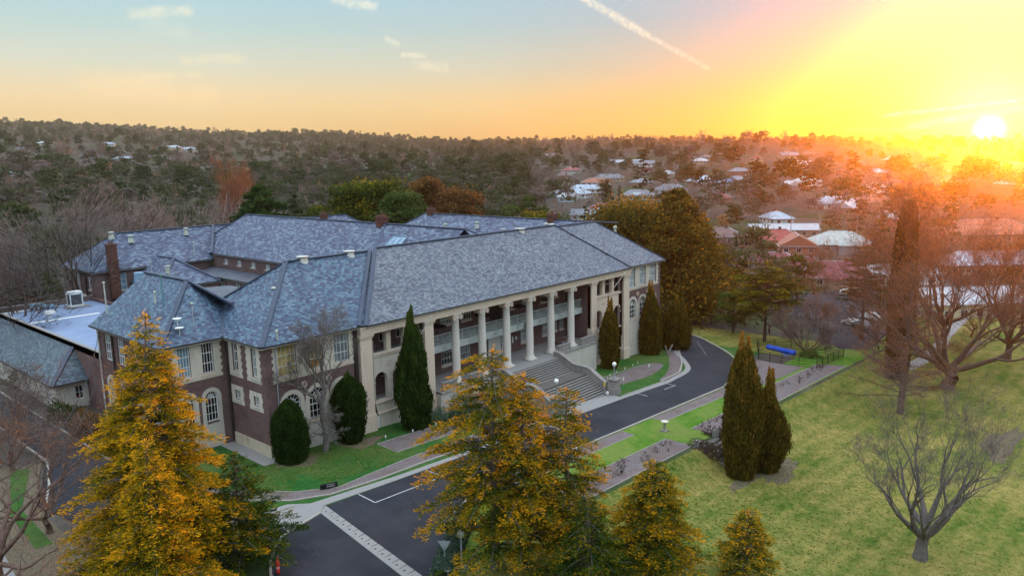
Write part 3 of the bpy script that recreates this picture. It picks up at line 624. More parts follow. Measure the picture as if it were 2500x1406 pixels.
# eaves (travel with the building on the left)
eave([(-.6, 6.47, E), (-.6, -.6, E), (10.9, -.6, E)]); eave([(x0m, ym, E), (x1m, ym, E)], soff=1.0); eave([(61.2, -.6, E), (71.9, -.6, E), (71.9, 15.8, E)])
eave([(lx_, by_, E), (lx_, fy_, E), (-.6, fy_, E)]); eave([(bx0, by1, E), (bx0, by0, E), (28.7, by0, E)]); eave([(hx0, 65.6, HE), (hx0, 14, HE)])
eave([(14.7, 66, 8.7), (14.7, 55, 8.7), (24.5, 55, 8.7), (24.5, 66, 8.7)], soff=.4); eave([(25.4, 65.6, 8.9), (25.4, 14, 8.9)], soff=.2); eave([(79, 12, E), (79, 64, E)])
# ---------------------------------------------------------------- walls
WT = 10.82; G0 = -5.0
FA = Fr(0, 0, 1, 0)              # front plane y=0, outward -y
SA = Fr(0, 0, 0, 1, -1)          # near side x=0, outward -x
LB = Fr(0, 7.07, 1, 0)           # left block front
LS = Fr(-6.05, 0, 0, 1, -1)      # left block side
def stone_panel(P, u0, u1, z0, z1, holes, teeth=True, n=.045, mat_='stone', th=.33, name='window_surround', tw=.16):
    mb = MB(); wall(mb, P, u0, u1, z0, z1, holes, n, n)
    for a, b, c, d in ((u0, u1, z0, None),):
        P.quad(mb, u0, u0, z0, z1, 0)
    mb.f = [f for f in mb.f]
    P.box(mb, u0-.002, u0+.05, z0, z1, 0, n-.003); P.box(mb, u1-.05, u1+.002, z0, z1, 0, n-.003); P.box(mb, u0, u1, z0-.002, z0+.05, 0, n-.003)
    if teeth:
        k = 0; z = z0
        while z < z1-.1:
            if k % 2 == 0:
                P.box(mb, u0-tw, u0+.02, z, min(z+th, z1), 0, n-.005); P.box(mb, u1-.02, u1+tw, z, min(z+th, z1), 0, n-.005)
            z += th; k += 1
    return mb.build(name, M[mat_], B)
def sills(P, wins, w_=.1, h=.22, n=.12, mat_='stone_pink'):
    for a, b, z in wins:
        mb = MB(); P.box(mb, a-w_, b+w_, z-h, z-.01, -.18, n); P.box(mb, a-w_+.04, b+w_-.04, z-h-.12, z-h, 0, n-.05); mb.build('window_sill', M[mat_], B)
def bigwing(P, mir=False, base=G0):
    """three tall windows over three round-headed ones"""
    tr = (lambda a, b: (71.3-b, 71.3-a)) if mir else (lambda a, b: (a, b))
    ups = [tr(a, b)+(7.6, 10.62) for a, b in ((1.35, 3.3), (4.55, 6.35), (7.65, 9.45))]
    arc_c = [(tr(c-.95, c+.95)) for c in (2.55, 5.4, 8.25)]
    w0, w1 = tr(0, 12.2); rend = 2.55 if not mir else 2.75
    holes = list(ups)+[a+(2.62, 5.75) for a in arc_c]
    low = [a for a in ()]
    if mir: low = [tr(c-.55, c+.55)+(-2.0, .5) for c in (2.55, 5.4, 8.25)]
    mb = MB(); wall(mb, P, w0, w1, base, WT, holes+low); mb.build('wall', M['brick'], B)
    u0, u1 = tr(.85, 9.9)
    stone_panel(P, u0, u1, 7.15, 10.79, ups); sills(P, [(a, b, z) for a, b, z, _ in ups])
    mb = MB()
    for a, b in arc_c: archplate(mb, P, (a+b)/2, .93, 1.36, 2.5, 4.78)
    mb.build('arch_surround', M['stone'], B)
    p0, p1 = tr(1.15, 9.75)
    mb = MB(); wall(mb, P, p0, p1, base, 2.5, [], .035, .02)
    gaps = sorted([tr(3.9, 4.05), tr(6.75, 6.9)])
    for a, b in gaps: wall(mb, P, a, b, 2.5, 4.7, [], .03, .02)
    mb.f = list(mb.f); mbx = mb.build('wall_render', M['render'], B)
    if mir:
        for a, b, c, d in low: stone_panel(P, a-.25, b+.25, c-.3, d+.25, [(a, b, c, d)], False, .06); window(P, a, b, c, d, B, 2, 3, 'glass_mixed')
    gl = ['glass_yellow', 'glass_orange', 'glass_mixed'] if not mir else ['glass_pale']*3
    for (a, b, c, d), g in zip(ups, gl): window(P, a, b, c, d, B, 4, 3, g, .2, heavy=(1, 2))
    for a, b in arc_c:
        window(P, a, b, 2.65, 5.73, B, 4, 3, 'glass', .22, arch=True, heavy=(2,)); sills(P, [(a, b, 2.62)])
    # medallions between the arches
    for c in (3.97, 6.83):
        a, b = tr(c, c); mb = MB()
        for rr, w_ in ((.3, .07), (.16, .06)):
            for i in range(14):
                t0, t1 = 2*math.pi*i/14, 2*math.pi*(i+1)/14
                mb.bar(P(a+rr*math.cos(t0), 6.35+rr*math.sin(t0), .04), P(a+rr*math.cos(t1), 6.35+rr*math.sin(t1), .04), w_, .08, up=P.n)
        mb.build('medallion', M['stone_pink'], B)
bigwing(FA); bigwing(FA, True)
# near side wall
hs = [(4.9, 5.95, 7.6, 10.6), (1.5, 2.4, 7.6, 10.6), (4.92, 5.95, 4.75, 5.72), (1.5, 2.45, 4.75, 5.72)]
mb = MB(); wall(mb, SA, 0, 7.07, G0, WT, hs); mb.build('wall', M['brick'], B)
stone_panel(SA, 4.35, 6.72, 7.1, 10.79, [hs[0]]); stone_panel(SA, .92, 3.25, 7.1, 10.79, [hs[1]])
stone_panel(SA, 4.4, 6.6, 4.3, 6.18, [hs[2]], th=.47, tw=.14); stone_panel(SA, 1.0, 3.15, 4.3, 6.18, [hs[3]], th=.47, tw=.14)
sills(SA, [(4.9, 5.95, 7.6), (1.5, 2.4, 7.6), (4.92, 5.95, 4.75), (1.5, 2.45, 4.75)], mat_='render')
for h, g in zip(hs, ('glass', 'glass_mixed', 'glass_mixed', 'glass_mixed')): window(SA, *h, B, 3 if h[3] > 7 else 4, 3 if h[3] > 7 else 1, g, .2, heavy=(1, 2))
mb = MB(); SA.box(mb, -.06, 7.0, G0, 1.2, 0, .07); FA.box(mb, -.068, .9, G0, 1.19, .0, .066); mb.build('plinth', M['plinth'], B)
# left block
hl = [(-4.9, -3.72, 7.6, 10.6), (-2.55, -1.4, 7.6, 10.6)]; ha = [(-4.95, -3.65, 2.7, 5.75), (-2.6, -1.3, 2.7, 5.75)]
mb = MB(); wall(mb, LB, -6.05, 0, G0, WT, hl+ha); mb.build('wall', M['brick'], B)
stone_panel(LB, -5.4, -.72, 7.1, 10.79, hl); sills(LB, [(a, b, c) for a, b, c, d in hl])
mb = MB()
for a, b, c, d in ha: archplate(mb, LB, (a+b)/2, .63, 1.02, 2.5, 5.1)
wall(mb, LB, -5.3, -.9, G0, 2.5, [], .03, .02); mb.build('arch_surround', M['render'], B)
for h, g in zip(hl, ('glass_blue', 'glass')): window(LB, *h, B, 4, 3, g, heavy=(1, 2))
for h in ha: window(LB, *h, B, 4, 3, 'glass', arch=True)
hb = [(16.4, 18.1, 7.5, 10.3), (19.7, 21.4, 7.5, 10.3), (9.0, 10.6, 7.5, 10.3), (12.6, 14.2, 7.5, 10.3)]; hb2 = [(a+.1, b-.1, 2.6, 5.6) for a, b, _, _ in hb]
mb = MB(); wall(mb, LS, 7.07, 22.8, G0, WT, hb+hb2); mb.build('wall', M['brick'], B)
for h in hb: window(LS, *h, B, 3, 3, 'glass_mixed', heavy=(1, 2))
mb = MB()
for a, b, c, d in hb2: archplate(mb, LS, (a+b)/2, (b-a)/2-.02, (b-a)/2+.4, 2.4, d-(b-a)/2-.05)
mb.build('arch_surround', M['render'], B)
for a, b, c, d in hb2: window(LS, a, b, c, d, B, 3, 3, 'glass_blue', arch=True)
# remaining outer walls (plain brick)
def plainwall(P, u0, u1, z0, z1, holes=(), glass='glass', cols=2, rows=3):
    mb = MB(); wall(mb, P, u0, u1, z0, z1, list(holes)); mb.build('wall', M['brick'], B)
    for h in holes: window(P, *h, B, cols, rows, glass, heavy=(1,)); sills(P, [(h[0], h[1], h[2])], h=.12, mat_='fascia')
plainwall(Fr(71.3, 0, 0, 1, 1), 0, 15.3, G0, WT, [(3, 4.6, 7.5, 10.4), (8, 9.6, 7.5, 10.4)], 'glass_pale')
plainwall(Fr(0, 66.4, 1, 0), 9.44, 28.9, -3, WT, [(12.8, 14.3, 7.5, 10.3)], 'glass_blue')
plainwall(Fr(9.44, 0, 0, 1, -1), 66.4, 79.1, -3, WT, [(68.3, 69.5, 7.9, 10.0)], 'glass_pale')
plainwall(Fr(0, 22.8, -1, 0), -12, 6.05, 5, WT); plainwall(Fr(0, 64, -1, 0), -79, -63, -5, WT)
plainwall(Fr(29.2, 0, 0, 1, -1), 14, 66, 5, 11.8, [(y, y+1.3, 10.45, 11.3) for y in (34, 38.5, 43, 47.5, 52, 56.5, 61)], 'glass_pale', 4, 1)
plainwall(Fr(25.7, 0, 0, 1, -1), 14, 66, 0, 8.75, [(y, y+1.5, 6.1+.9, 8.4) for y in (36, 39, 42, 45, 48, 51, 56)], 'glass', 3, 3)
plainwall(Fr(0, 55.3, 1, 0), 15, 24.2, 2, 8.55); plainwall(Fr(24.2, 0, 0, 1, 1), 55.3, 66, 2, 8.55); plainwall(Fr(15, 0, 0, 1, -1), 55.3, 66, 2, 8.55)
# bay casement of the back range (tall white frame on the short wall)
mb = MB(); mb.box(9.1, 9.44, 72.9, 73.05, 6.9, 10.6); mb.box(9.0, 9.44, 70.2, 73.2, 6.7, 6.9); mb.build('window_box', M['frame'], B)
# ---------------------------------------------------------------- pavilions (open loggias)
def pilaster(x0, x1, zb, y=-.5, side=.0, name='pilaster'):
    mb = MB(); mb.box(x0, x1, y, .2, zb+1.7, 9.45); mb.box(x0-.12, x1+.12, y-.12, .2, zb-.6, zb+1.55); mb.box(x0-.06, x1+.06, y-.06, .2, zb+1.55, zb+1.7)
    mb.box(x0-.05, x1+.05, y-.05, .2, 9.45, 9.55); mb.box(x0-.14, x1+.14, y-.14, .2, 9.62, 9.8); mb.box(x0-.2, x1+.2, y-.2, .2, 9.8, 9.95); mb.box(x0-.02, x1+.02, y-.02, .2, 9.55, 9.62)
    mb.build(name, M['stone_pink'], B)
def pavilion(xa, xb, base, opens, arches_, basement=False):
    P = FA; zc = 7.55
    hu = [(a, b, zc, 9.85) for a, b in opens]; ri = (opens[0][1]-opens[0][0])/2-.05
    hc = [((a+b)/2-ri-.0, (a+b)/2+ri, 2.35, 5.4) for a, b in opens]
    mb = MB()
    # wall with arched lower openings: columns of stone left and right of arcs
    hcb = [((a+b)/2-.5, (a+b)/2+.5, base+1.6, base+3.9) for a, b in opens] if basement else []
    wall(mb, P, xa, xb, base-1, 9.95, hu+hc+hcb, 0., .45)
    for a, b, c, d in hc:
        uc = (a+b)/2; r_ = (b-a)/2; k = 10
        for s in (-1, 1):
            pts = [P(uc+s*r_, 5.4, .0), P(uc+s*r_, 5.4-r_, .0)]+[P(uc+s*r_*math.cos(t), 5.4-r_+r_*math.sin(t), .0) for t in np.linspace(0, math.pi/2, k)[1:]]
            mb.poly([p+P.n*.002 for p in (pts if s < 0 else pts[::-1])])
            rr = pts[1:]
            for p, q in zip(rr, rr[1:]): mb.poly([p, q, q-P.n*.45, p-P.n*.45])
    mb.build('pavilion_wall', M['stone_pink'] if basement else M['stone'], B)
    mb = MB(); P.box(mb, xa-.02, xb+.02, 7.2, 7.4, 0, .12); P.box(mb, xa-.02, xb+.02, 7.4, 7.5, 0, .18)
    P.box(mb, xa, xb, 2.05, 2.25, 0, .12); P.box(mb, xa, xb, base+1.55, base+1.7, 0, .14); mb.build('string_course', M['stone_pink'], B)
    mb = MB()
    for a, b in zip([o[1] for o in opens], [o[0] for o in opens][1:]): P.box(mb, a, b, 9.5, 9.62, 0, .07); P.box(mb, a+.05, b-.05, 7.5, 9.5, 0, .05)
    for a, b, c, d in hc: P.box(mb, a-.25, a, 4.35, 4.5, 0, .08); P.box(mb, b, b+.25, 4.35, 4.5, 0, .08)
    for a, b in opens:
        uc = (a+b)/2
    for uc in [(opens[0][1]+opens[1][0])/2, (opens[1][1]+opens[2][0])/2]:
        for i in range(14):
            t0, t1 = 2*math.pi*i/14, 2*math.pi*(i+1)/14; mb.bar(P(uc+.24*math.cos(t0), 6.3+.24*math.sin(t0), .03), P(uc+.24*math.cos(t1), 6.3+.24*math.sin(t1), .03), .07, .06, up=P.n)
    mb.build('loggia_trim', M['stone_pink'], B)
    # recess
    Q = Fr(0, 2.4, 1, 0); mb = MB()
    wh = [((a+b)/2-.55, (a+b)/2+.55, 8., 9.8) for a, b in opens]+[((a+b)/2-.6, (a+b)/2+.5, 4.0, 5.6) for a, b in opens]
    wall(mb, Q, xa, xb, base, 10.3, wh, 0., .15); mb.build('recess_wall', M['brick'], B)
    for h in wh: window(Q, *h, B, 2, 2, 'glass', .1)
    mb = MB(); mb.box(xa, xb, .46, 2.39, 7.1, 7.25); mb.box(xa, xb, .46, 2.39, 1.9, 2.1); mb.box(xa, xb, .46, 2.39, 10.2, 10.3); mb.build('loggia_floor', M['concrete'], B)
    for h in hcb: window(P, *h, B, 2, 4, 'glass_mixed', .25)
opL = [(12.55, 14.3), (14.95, 16.7), (17.35, 19.1)]; opR = [(72.12-b, 72.12-a) for a, b in opL][::-1]
pavilion(12.1, 19.5, -.7, opL, None); pavilion(52.6, 59.9, -3.0, opR, None, True)
for x0, x1, zb in ((10.55, 12.05, -.35), (19.45, 20.75, -.8), (51.4, 52.7, 1.5), (59.85, 61.3, -3.1)): pilaster(x0, x1, zb)
# entablature over the pavilions and portico
mb = MB(); mb.box(10.5, 61.4, -.72, .25, 9.96, 10.3); mb.box(10.46, 61.44, -.77, .25, 10.3, 10.72); mb.box(10.42, 61.48, -.86, .25, 10.72, 10.8); mb.build('entablature', M['stone_pink'], B)
# ---------------------------------------------------------------- portico
PZ = 1.5; yc = -.2
def ionic(x):
    mb = MB(); r0, r1 = .50, .42
    mb.box(x-.68, x+.68, yc-.68, yc+.68, PZ-.02, PZ+.28)
    mb.lathe(x, yc, [(.66, PZ+.28), (.68, PZ+.34), (.66, PZ+.42), (.58, PZ+.45), (.57, PZ+.52), (.60, PZ+.58), (.54, PZ+.64), (.52, PZ+.72), (r0, PZ+.8), (r0, PZ+3.2), (.47, PZ+5.5), (r1, 9.15), (.45, 9.2), (.45, 9.26), (.42, 9.3), (.44, 9.36), (.55, 9.46), (.50, 9.52)], 24)
    mb.box(x-.56, x+.56, yc-.5, yc+.5, 9.78, 9.94); mb.box(x-.5, x+.5, yc-.46, yc+.46, 9.5, 9.78)
    o = mb.build('column', M['column'], B, True)
    for p in o.data.polygons:
        if len(p.vertices) == 4 and abs(p.normal.z) < .2 and p.area > .3: p.use_smooth = True
    for s in (-1, 1):           # volutes: rolled scrolls
        vb = MB()
        for yy in (-1, 1):
            y0 = yc+yy*.3; cx = x+s*.5; cz = 9.55; k = 26; pts = []
            for i in range(k):
                t = i/(k-1); a = math.pi/2+s*-1*t*4.4*math.pi; rr = .29*(1-t*.82); pts.append((cx+rr*math.cos(a), y0+yy*.2, cz+rr*math.sin(a)))
            vb.tube(pts, .05, 5)
        n0 = len(vb.v); k = 16
        for yv in (yc-.46, yc+.46):
            for i in range(k): a = 2*math.pi*i/k; vb.v.append((x+s*.5+.25*math.cos(a), yv, 9.55+.25*math.sin(a)))
        for i in range(k): j = (i+1) % k; vb.f.append((n0+i, n0+j, n0+k+j, n0+k+i))
        vb.f.append(tuple(n0+i for i in range(k))[::-1]); vb.f.append(tuple(n0+k+i for i in range(k)))
        vb.build('volute', M['stone_pink'], o)
for i in range(6): ionic(24.45+i*4.48)
# podium, floor, rear wall
mb = MB(); mb.box(20.75, 31.0, -1.35, 4.3, -4, PZ-.03); mb.box(41.1, 51.4, -1.35, 4.3, -4.5, PZ-.035); mb.box(31.0, 41.1, -1.9, 4.3, -4.5, PZ-.04); mb.build('podium', M['render'], B)
mb = MB(); mb.box(20.75, 31.02, -1.5, 4.25, PZ-.2, PZ); mb.box(41.05, 51.4, -1.5, 4.25, PZ-.2, PZ); mb.box(31.02, 41.05, -2.35, 4.25, PZ-.2, PZ-.003); mb.build('portico_floor', M['concrete'], B)
Q = Fr(0, 4.2, 1, 0)
lowW = [(26.2, 28.1, 2.5, 4.1), (29.5, 31.3, 2.55, 4.1), (41.2, 43.0, 2.5, 4.6), (45.9, 47.2, 2.6, 4.6), (48.3, 49.3, 2.8, 4.6), (49.9, 50.8, 2.8, 4.6), (21.8, 23.8, 2.5, 4.1)]
upW = [(26.2, 28.1, 7.6, 8.8), (29.8, 31.6, 7.6, 9.1), (33.4, 34.2, 7.8, 9.0), (38.4, 39.8, 7.6, 9.2), (41.6, 43.6, 7.5, 9.2), (45.5, 47.4, 7.5, 9.2), (48.4, 49.6, 7.8, 9.1), (21.8, 23.8, 7.6, 8.8)]
doors = [(34.9, 37.2, PZ, 4.4), (35.2, 37.0, 6.3, 9.0)]
mb = MB(); wall(mb, Q, 20.6, 51.6, PZ-.1, 10.4, lowW+upW+doors, 0., .18); mb.build('recess_wall', M['brick'], B)
for i, h in enumerate(lowW+upW): window(Q, *h, B, 4 if h[1]-h[0] > 1.3 else 2, 2, 'glass_pale' if i in (2, 3, 4) else ('glass_mixed' if i % 2 else 'glass'), .12, heavy=(1,)); sills(Q, [(h[0], h[1], h[2])], h=.16)
mb = MB(); wall(mb, Fr(20.75, 0, 0, 1, 1), 0, 4.2, PZ-.1, 10.4); mb.build('recess_wall', M['brick'], B)
mb = MB(); wall(mb, Fr(51.4, 0, 0, 1, -1), -.3, 4.2, PZ-.1, 10.4); mb.build('recess_wall', M['brick'], B)
mb = MB(); mb.box(20.8, 51.35, -.7, 4.2, 9.97, 10.05); mb.build('portico_ceiling', M['fascia'], B)
for i, (a, b, c, d) in enumerate(doors):
    mb = MB(); Q.box(mb, a, b, c, d, -.17, -.1); Q.box(mb, a-.16, a, c, d+.2, -.05, .08); Q.box(mb, b, b+.16, c, d+.2, -.05, .08); Q.box(mb, a, b, d, d+.2, -.05, .08)
    dd = mb.build('door', M['white_paint' if i == 0 else 'door_dark'], B); h_ = MB(); Q.box(h_, (a+b)/2-.05, (a+b)/2+.05, c+1, c+1.25, -.1, -.04); h_.build('handle', M['black_metal'], dd)
for x in (34.2, 37.9):
    mb = MB(); mb.lathe(x, 3.7, [(.22, PZ), (.22, PZ+.15), (.17, PZ+.2), (.15, 4.9), (.2, 5.0), (.22, 5.1)], 12)
    mb.build('door_column', M['white_paint'], B)
# balcony
by = 1.3; bal = MB(); bal.box(20.76, 51.38, by, 4.18, 6.02, 6.14); bal.box(20.77, 51.37, by-.12, by-.004, 5.35, 6.2); bal.box(20.77, 51.37, by-.16, by-.12, 6.12, 6.24)
BA = bal.build('balcony', M['balcony_white'], B)
rb = MB()
rb.bar((20.8, by-.02, 7.42), (51.35, by-.02, 7.42), .06, .06); rb.bar((20.8, by-.02, 6.42), (51.35, by-.02, 6.42), .04, .04)
x = 20.9; k = 0
while x < 51.3:
    if k % 12 == 0: rb.bar((x, by-.02, 6.2), (x, by-.02, 7.45), .07)
    else: rb.bar((x, by-.02, 6.42), (x, by-.02, 7.42), .03)
    x += .17; k += 1
rb.build('railing', M['balcony_white'], BA)
for i in range(6):      # stays with scrolled brackets beside each column
    x = 24.45+i*4.48
    for s in (-.95, .95):
        mb = MB(); mb.bar((x+s, by-.05, 7.3), (x+s*.85, by-.65, 5.95), .045)
        mb.tube([(x+s*.85+.12*math.cos(t), by-.2-.01*t, 5.78+.17*math.sin(t)*(1-t/14)) for t in np.linspace(0, 9, 22)], .022, 4); mb.build('stay_bracket', M['balcony_white'], BA)
# clock on the balcony front
mb = MB(); k = 24; cx_, cz_ = 38.85, 5.85
for j, (r_, yy) in enumerate(((.40, by-.2), (.40, by-.30))):
    pass
ring = [(cx_+.40*math.cos(t), by-.26, cz_+.40*math.sin(t)) for t in np.linspace(0, 2*math.pi, 25)]
mb.tube(ring, .055, 6); CL = mb.build('clock', M['black_metal'], B)
mb = MB(); mb.poly([(cx_+.38*math.cos(t), by-.24, cz_+.38*math.sin(t)) for t in np.linspace(0, 2*math.pi, 25)[:-1]]); mb.build('clock_face', M['white_paint'], CL)
mb = MB(); mb.bar((cx_, by-.27, cz_), (cx_+.02, by-.27, cz_+.27), .04); mb.bar((cx_, by-.27, cz_), (cx_+.16, by-.27, cz_+.05), .05)
for i in range(12): a = 2*math.pi*i/12; mb.bar((cx_+.29*math.cos(a), by-.262, cz_+.29*math.sin(a)), (cx_+.34*math.cos(a), by-.262, cz_+.34*math.sin(a)), .03, .02)
mb.build('clock_hands', M['black_metal'], CL)
# parapets at the right of the steps
for a, b in ((42.7, 45.2), (47.9, 51.2), (21.2, 23.4), (25.6, 27.8)):
    mb = MB(); mb.box(a, b, -1.35, -.95, PZ, PZ+.95); mb.box(a-.05, b+.05, -1.4, -.9, PZ+.95, PZ+1.05); mb.build('parapet', M['old_stone'], B)
# ---------------------------------------------------------------- pipes, poles, vents, chimneys
def pipe(pts, r=.06, m_='pipe_dark', head=True, name='downpipe', white=0):
    mb = MB(); mb.tube(pts, r, 8)
    if head: x, y, z = pts[0]; mb.box(x-.16, x+.16, y-.14, y+.14, z-.9, z-.25); mb.box(x-.2, x+.2, y-.18, y+.18, z-.25, z-.15)
    o = mb.build(name, M[m_], B)
    if white: mb = MB(); x, y, z = pts[-1]; mb.tube([(x, y-.02, z+white), (x, y-.02, z-.1)], r*1.5, 8); mb.build('pipe_guard', M['white_paint'], o)
pipe([(-.12, 6.75, 10.7), (-.12, 6.75, .2)], .13, head=False); pipe([(1.05, -.12, 10.7), (1.05, -.12, 3), (1.05, -.12, .1)], .06, 'pipe_grey', False)
pipe([(12.25, -.15, 10.0), (12.25, -.15, 2.2), (12.5, -.15, 1.2), (12.55, -.2, .9), (12.55, -.2, -.4)], .1, white=1.2); pipe([(19.25, -.15, 9.9), (19.25, -.15, .4)], .1)
pipe([(52.75, -.15, 9.9), (52.75, -.15, .4)], .07); pipe([(59.75, -.15, 9.9), (59.75, -.15, .9), (59.95, -.2, .6), (59.95, -.2, -2.8)], .09, white=2.4)
pipe([(10.2, -.12, 10.7), (10.2, -.12, .2)], .22, head=False); pipe([(-6.2, 22.6, 10.8), (-6.2, 22.6, 0)], .1, 'fascia', False); pipe([(-6.2, 18.9, 10.6), (-6.2, 18.9, 0)], .1, head=False)
pipe([(9.3, 70.0, 10.7), (9.3, 70.0, 6.5)], .12, head=False)
def roofvent(x, y, z, h=.9, r=.18, m_='vent_cream'):
    mb = MB(); mb.lathe(x, y, [(r*1.5, z-.5), (r*1.2, z), (r, z+.2), (r, z+h*.7), (r*1.5, z+h*.75), (r*1.6, z+h*.9), (r*.6, z+h)], 12); mb.build('roof_vent', M[m_], B)
for v in ((5.0, 5.6, 14.4, .9, .3), (17.2, 70.6, 15.2, .8, .35), (27, 71.0, 15.6, .8, .3), (14.7, 72.0, 15.9, .8, .35), (9.7, 7.7, 17.4, .35, .45, 'fascia'), (15.8, 7.7, 17.4, .3, .45, 'fascia'), (1.4, -.1, 11.3, 1.0, .09),
          (51.6, 7.9, 17.0, 1.1, .22), (66.5, 5.6, 15.0, 1.6, .2), (66.6, 30, 14.2, .8, .3), (67.2, 46, 14.4, .8, .3), (68, 38, 15, .8, .3), (68.2, 20, 15, 1.2, .4), (-3.4, 14.2, 14.2, 1., .08), (45, 7.3, 17.4, .5, .5, 'fascia')): roofvent(*v)
def stack(x, y, z0, z1_, w_=.9, d=.9, name='chimney'):
    mb = MB(); mb.box(x-w_/2, x+w_/2, y-d/2, y+d/2, z0, z1_-.35); mb.box(x-w_/2-.08, x+w_/2+.08, y-d/2-.08, y+d/2+.08, z1_-.35, z1_-.1); mb.box(x-w_/2-.02, x+w_/2+.02, y-d/2-.02, y+d/2+.02, z1_-.1, z1_+.1)
    o = mb.build(name, M['pot_brick'], B)
    mb = MB(); mb.box(x-w_/2-.06, x+w_/2+.06, y-d/2-.06, y+d/2+.06, z0+(z1_-z0)*.55, z0+(z1_-z0)*.55+.18); mb.lathe(x-.2, y, [(.14, z1_+.1), (.12, z1_+.5)], 8); mb.lathe(x+.2, y, [(.14, z1_+.1), (.12, z1_+.5)], 8); mb.build('chimney_pot', M['pot_brick'], o)
stack(12.1, 65.7, 6.5, 15.2, 1.35, 1.1); stack(36.6, 27.5, 17.6, 19.4, 1.5, 1.0); stack(71, 54, 15.6, 17.6, 1.3, 1.3); stack(71, 22, 15.8, 17.6, 1.6, 1.2); stack(37, 43, 17.9, 19.2, .9, .9)
mb = MB(); mb.lathe(12.9, 58, [(.75, 6), (.75, 11.2), (.7, 11.25)], 20); mb.build('flue', M['steel_blue'], B)
mb = MB(); mb.lathe(17.2, 57.6, [(.35, 10.2), (.35, 11.6), (.42, 11.65), (.42, 11.8)], 12); mb.build('roof_vent', M['vent_cream'], B)
for (x, y, z, h) in ((-3.5, 12.2, 13.3, 3.6), (26, 66.4, 11.5, 2.6), (-5.4, 21.6, 12.2, 3.3), (-2.6, 8.0, 12.2, 2.2), (14.4, 57, 11, 1.7)):
    mb = MB(); mb.tube([(x, y, z), (x, y, z+h)], .07 if h > 2.5 else .03, 6); mb.lathe(x, y, [(.13, z+h), (.16, z+h+.12), (.05, z+h+.2)], 8); mb.build('roof_pipe', M['vent_cream' if h < 3.4 else 'copper'], B)
mb = MB()
for (x, y, z) in ((-4.2, 7.9, 13.3), (-4.3, 7.4, 12.5)):
    mb.lathe(x, y, [(.02, z-.16), (.3, z-.1), (.42, z), (.40, z+.02)], 14); mb.bar((x, y, z-.7), (x, y, z-.1), .05)
mb.build('satellite_dish', M['white_paint'], B)
# skylight
mb = MB(); s = (HZ-HE)/(hxr-hx0)
def onhall(x, y, dz): return (x, y, HE+(x-hx0)*s+dz)
mb.poly([onhall(32.6, 22.6, .12), onhall(34.6, 22.6, .12), onhall(34.6, 19.6, .12), onhall(32.6, 19.6, .12)][::-1]); sk = mb.build('skylight', M['glass_blue'], B)
mb = MB()
for y in (19.6, 20.6, 21.6, 22.6): mb.bar(onhall(32.5, y, .15), onhall(34.7, y, .15), .1, .08)
mb.bar(onhall(32.5, 19.5, .15), onhall(32.5, 22.7, .15), .1, .08); mb.bar(onhall(34.7, 19.5, .15), onhall(34.7, 22.7, .15), .1, .08); mb.build('skylight_frame', M['steel_blue'], sk)
# slanting flagpoles on the pavilions
for i, (x, lab) in enumerate(((18.2, 'white flagpole slanting out above the left loggia'), (56.4, 'white flagpole slanting out above the right loggia'))):
    mb = MB(); mb.tube([(x, -.1, 7.5), (x+.25, -2.9, 11.1)], [.07, .04], 8); mb.bar((x-1.6, -.05, 9.2), (x+.1, -1.5, 9.3), .02); o = mb.build('flagpole', M['white_paint'], B); o['label'] = lab
# ------------------------------------------------------------------ annex with flat membrane roof
A = empty('annex_building', (-5, 45, 0), 0, 'flat-roofed brick annex with pale blue roof sheet and slated lean-to on the left', 'building')
_A0 = A.location.copy(); A.location = (0, 0, 0)
mb = MB(); AW = Fr(-5, 0, 0, 1, -1)
wall(mb, AW, 22.9, 67.5, -3, 7.1); mb.box(-5, -4.7, 22.9, 67.5, 6.4, 7.18); mb.box(-5, 9.2, 67.4, 67.75, -4, 7.1)
mb.box(8.9, 9.2, 56, 67.4, 6.3, 6.9); mb.build('wall', M['brick'], A)
mb = MB(); mb.box(-5.06, -4.64, 22.9, 67.8, 7.18, 7.26); mb.box(-5, 9.3, 67.36, 67.8, 7.1, 7.18); mb.build('parapet_coping', M['concrete'], A)
mb = MB(); mb.box(-4.7, 9, 16, 67.4, 6.2, 6.4); mb.build('flat_roof', M['membrane'], A)
mb = MB(); mb.box(-4.2, 5.5, 54.6, 55.2, 6.405, 6.46); mb.box(-4.3, 3.8, 66.0, 66.7, 6.405, 6.46); mb.box(-4.4, -1.0, 27.6, 28.1, 6.405, 6.6); mb.build('roof_flashing', M['parchment'], A)
roof('leanto_roof', [[(-8.9, 66, 3.4), (-8.9, 30.4, 3.4), (-5.03, 34.4, 6.6), (-5.03, 66, 6.6)][::-1][::-1], [(-8.9, 30.4, 3.4), (-4.2, 30.4, 3.4), (-5.03, 34.4, 6.6)]], 'slate_moss', [((-8.9, 30.4, 3.4), (-5.05, 34.4, 6.6))], A, rw=.5)
eave([(-8.9, 66, 3.4), (-8.9, 30.4, 3.4), (-4.4, 30.4, 3.4)], A, .5)
P1 = Fr(-8.4, 0, 0, 1, -1); P2 = Fr(0, 30.9, 1, 0)
hh = [(y, y+1.3, .9, 2.8) for y in (33, 37, 41, 45, 49, 53)]
mb = MB(); wall(mb, P1, 30.9, 66, -3, 3.2, hh); wall(mb, P2, -8.4, -5, -3, 3.2, [(-6.4, -5.5, 1.2, 2.8)]); mb.build('wall', M['render'], A)
for h in hh: window(P1, *h, A, 3, 2, 'glass_mixed')
window(P2, -6.4, -5.5, 1.2, 2.8, A, 2, 2, 'glass')
mb = MB(); mb.lathe(-.3, 57, [(.3, 6.4), (.35, 6.9), (.75, 7.0), (.8, 7.2), (.6, 7.45), (.1, 7.5)], 16); mb.build('roof_vent', M['white_paint'], A)
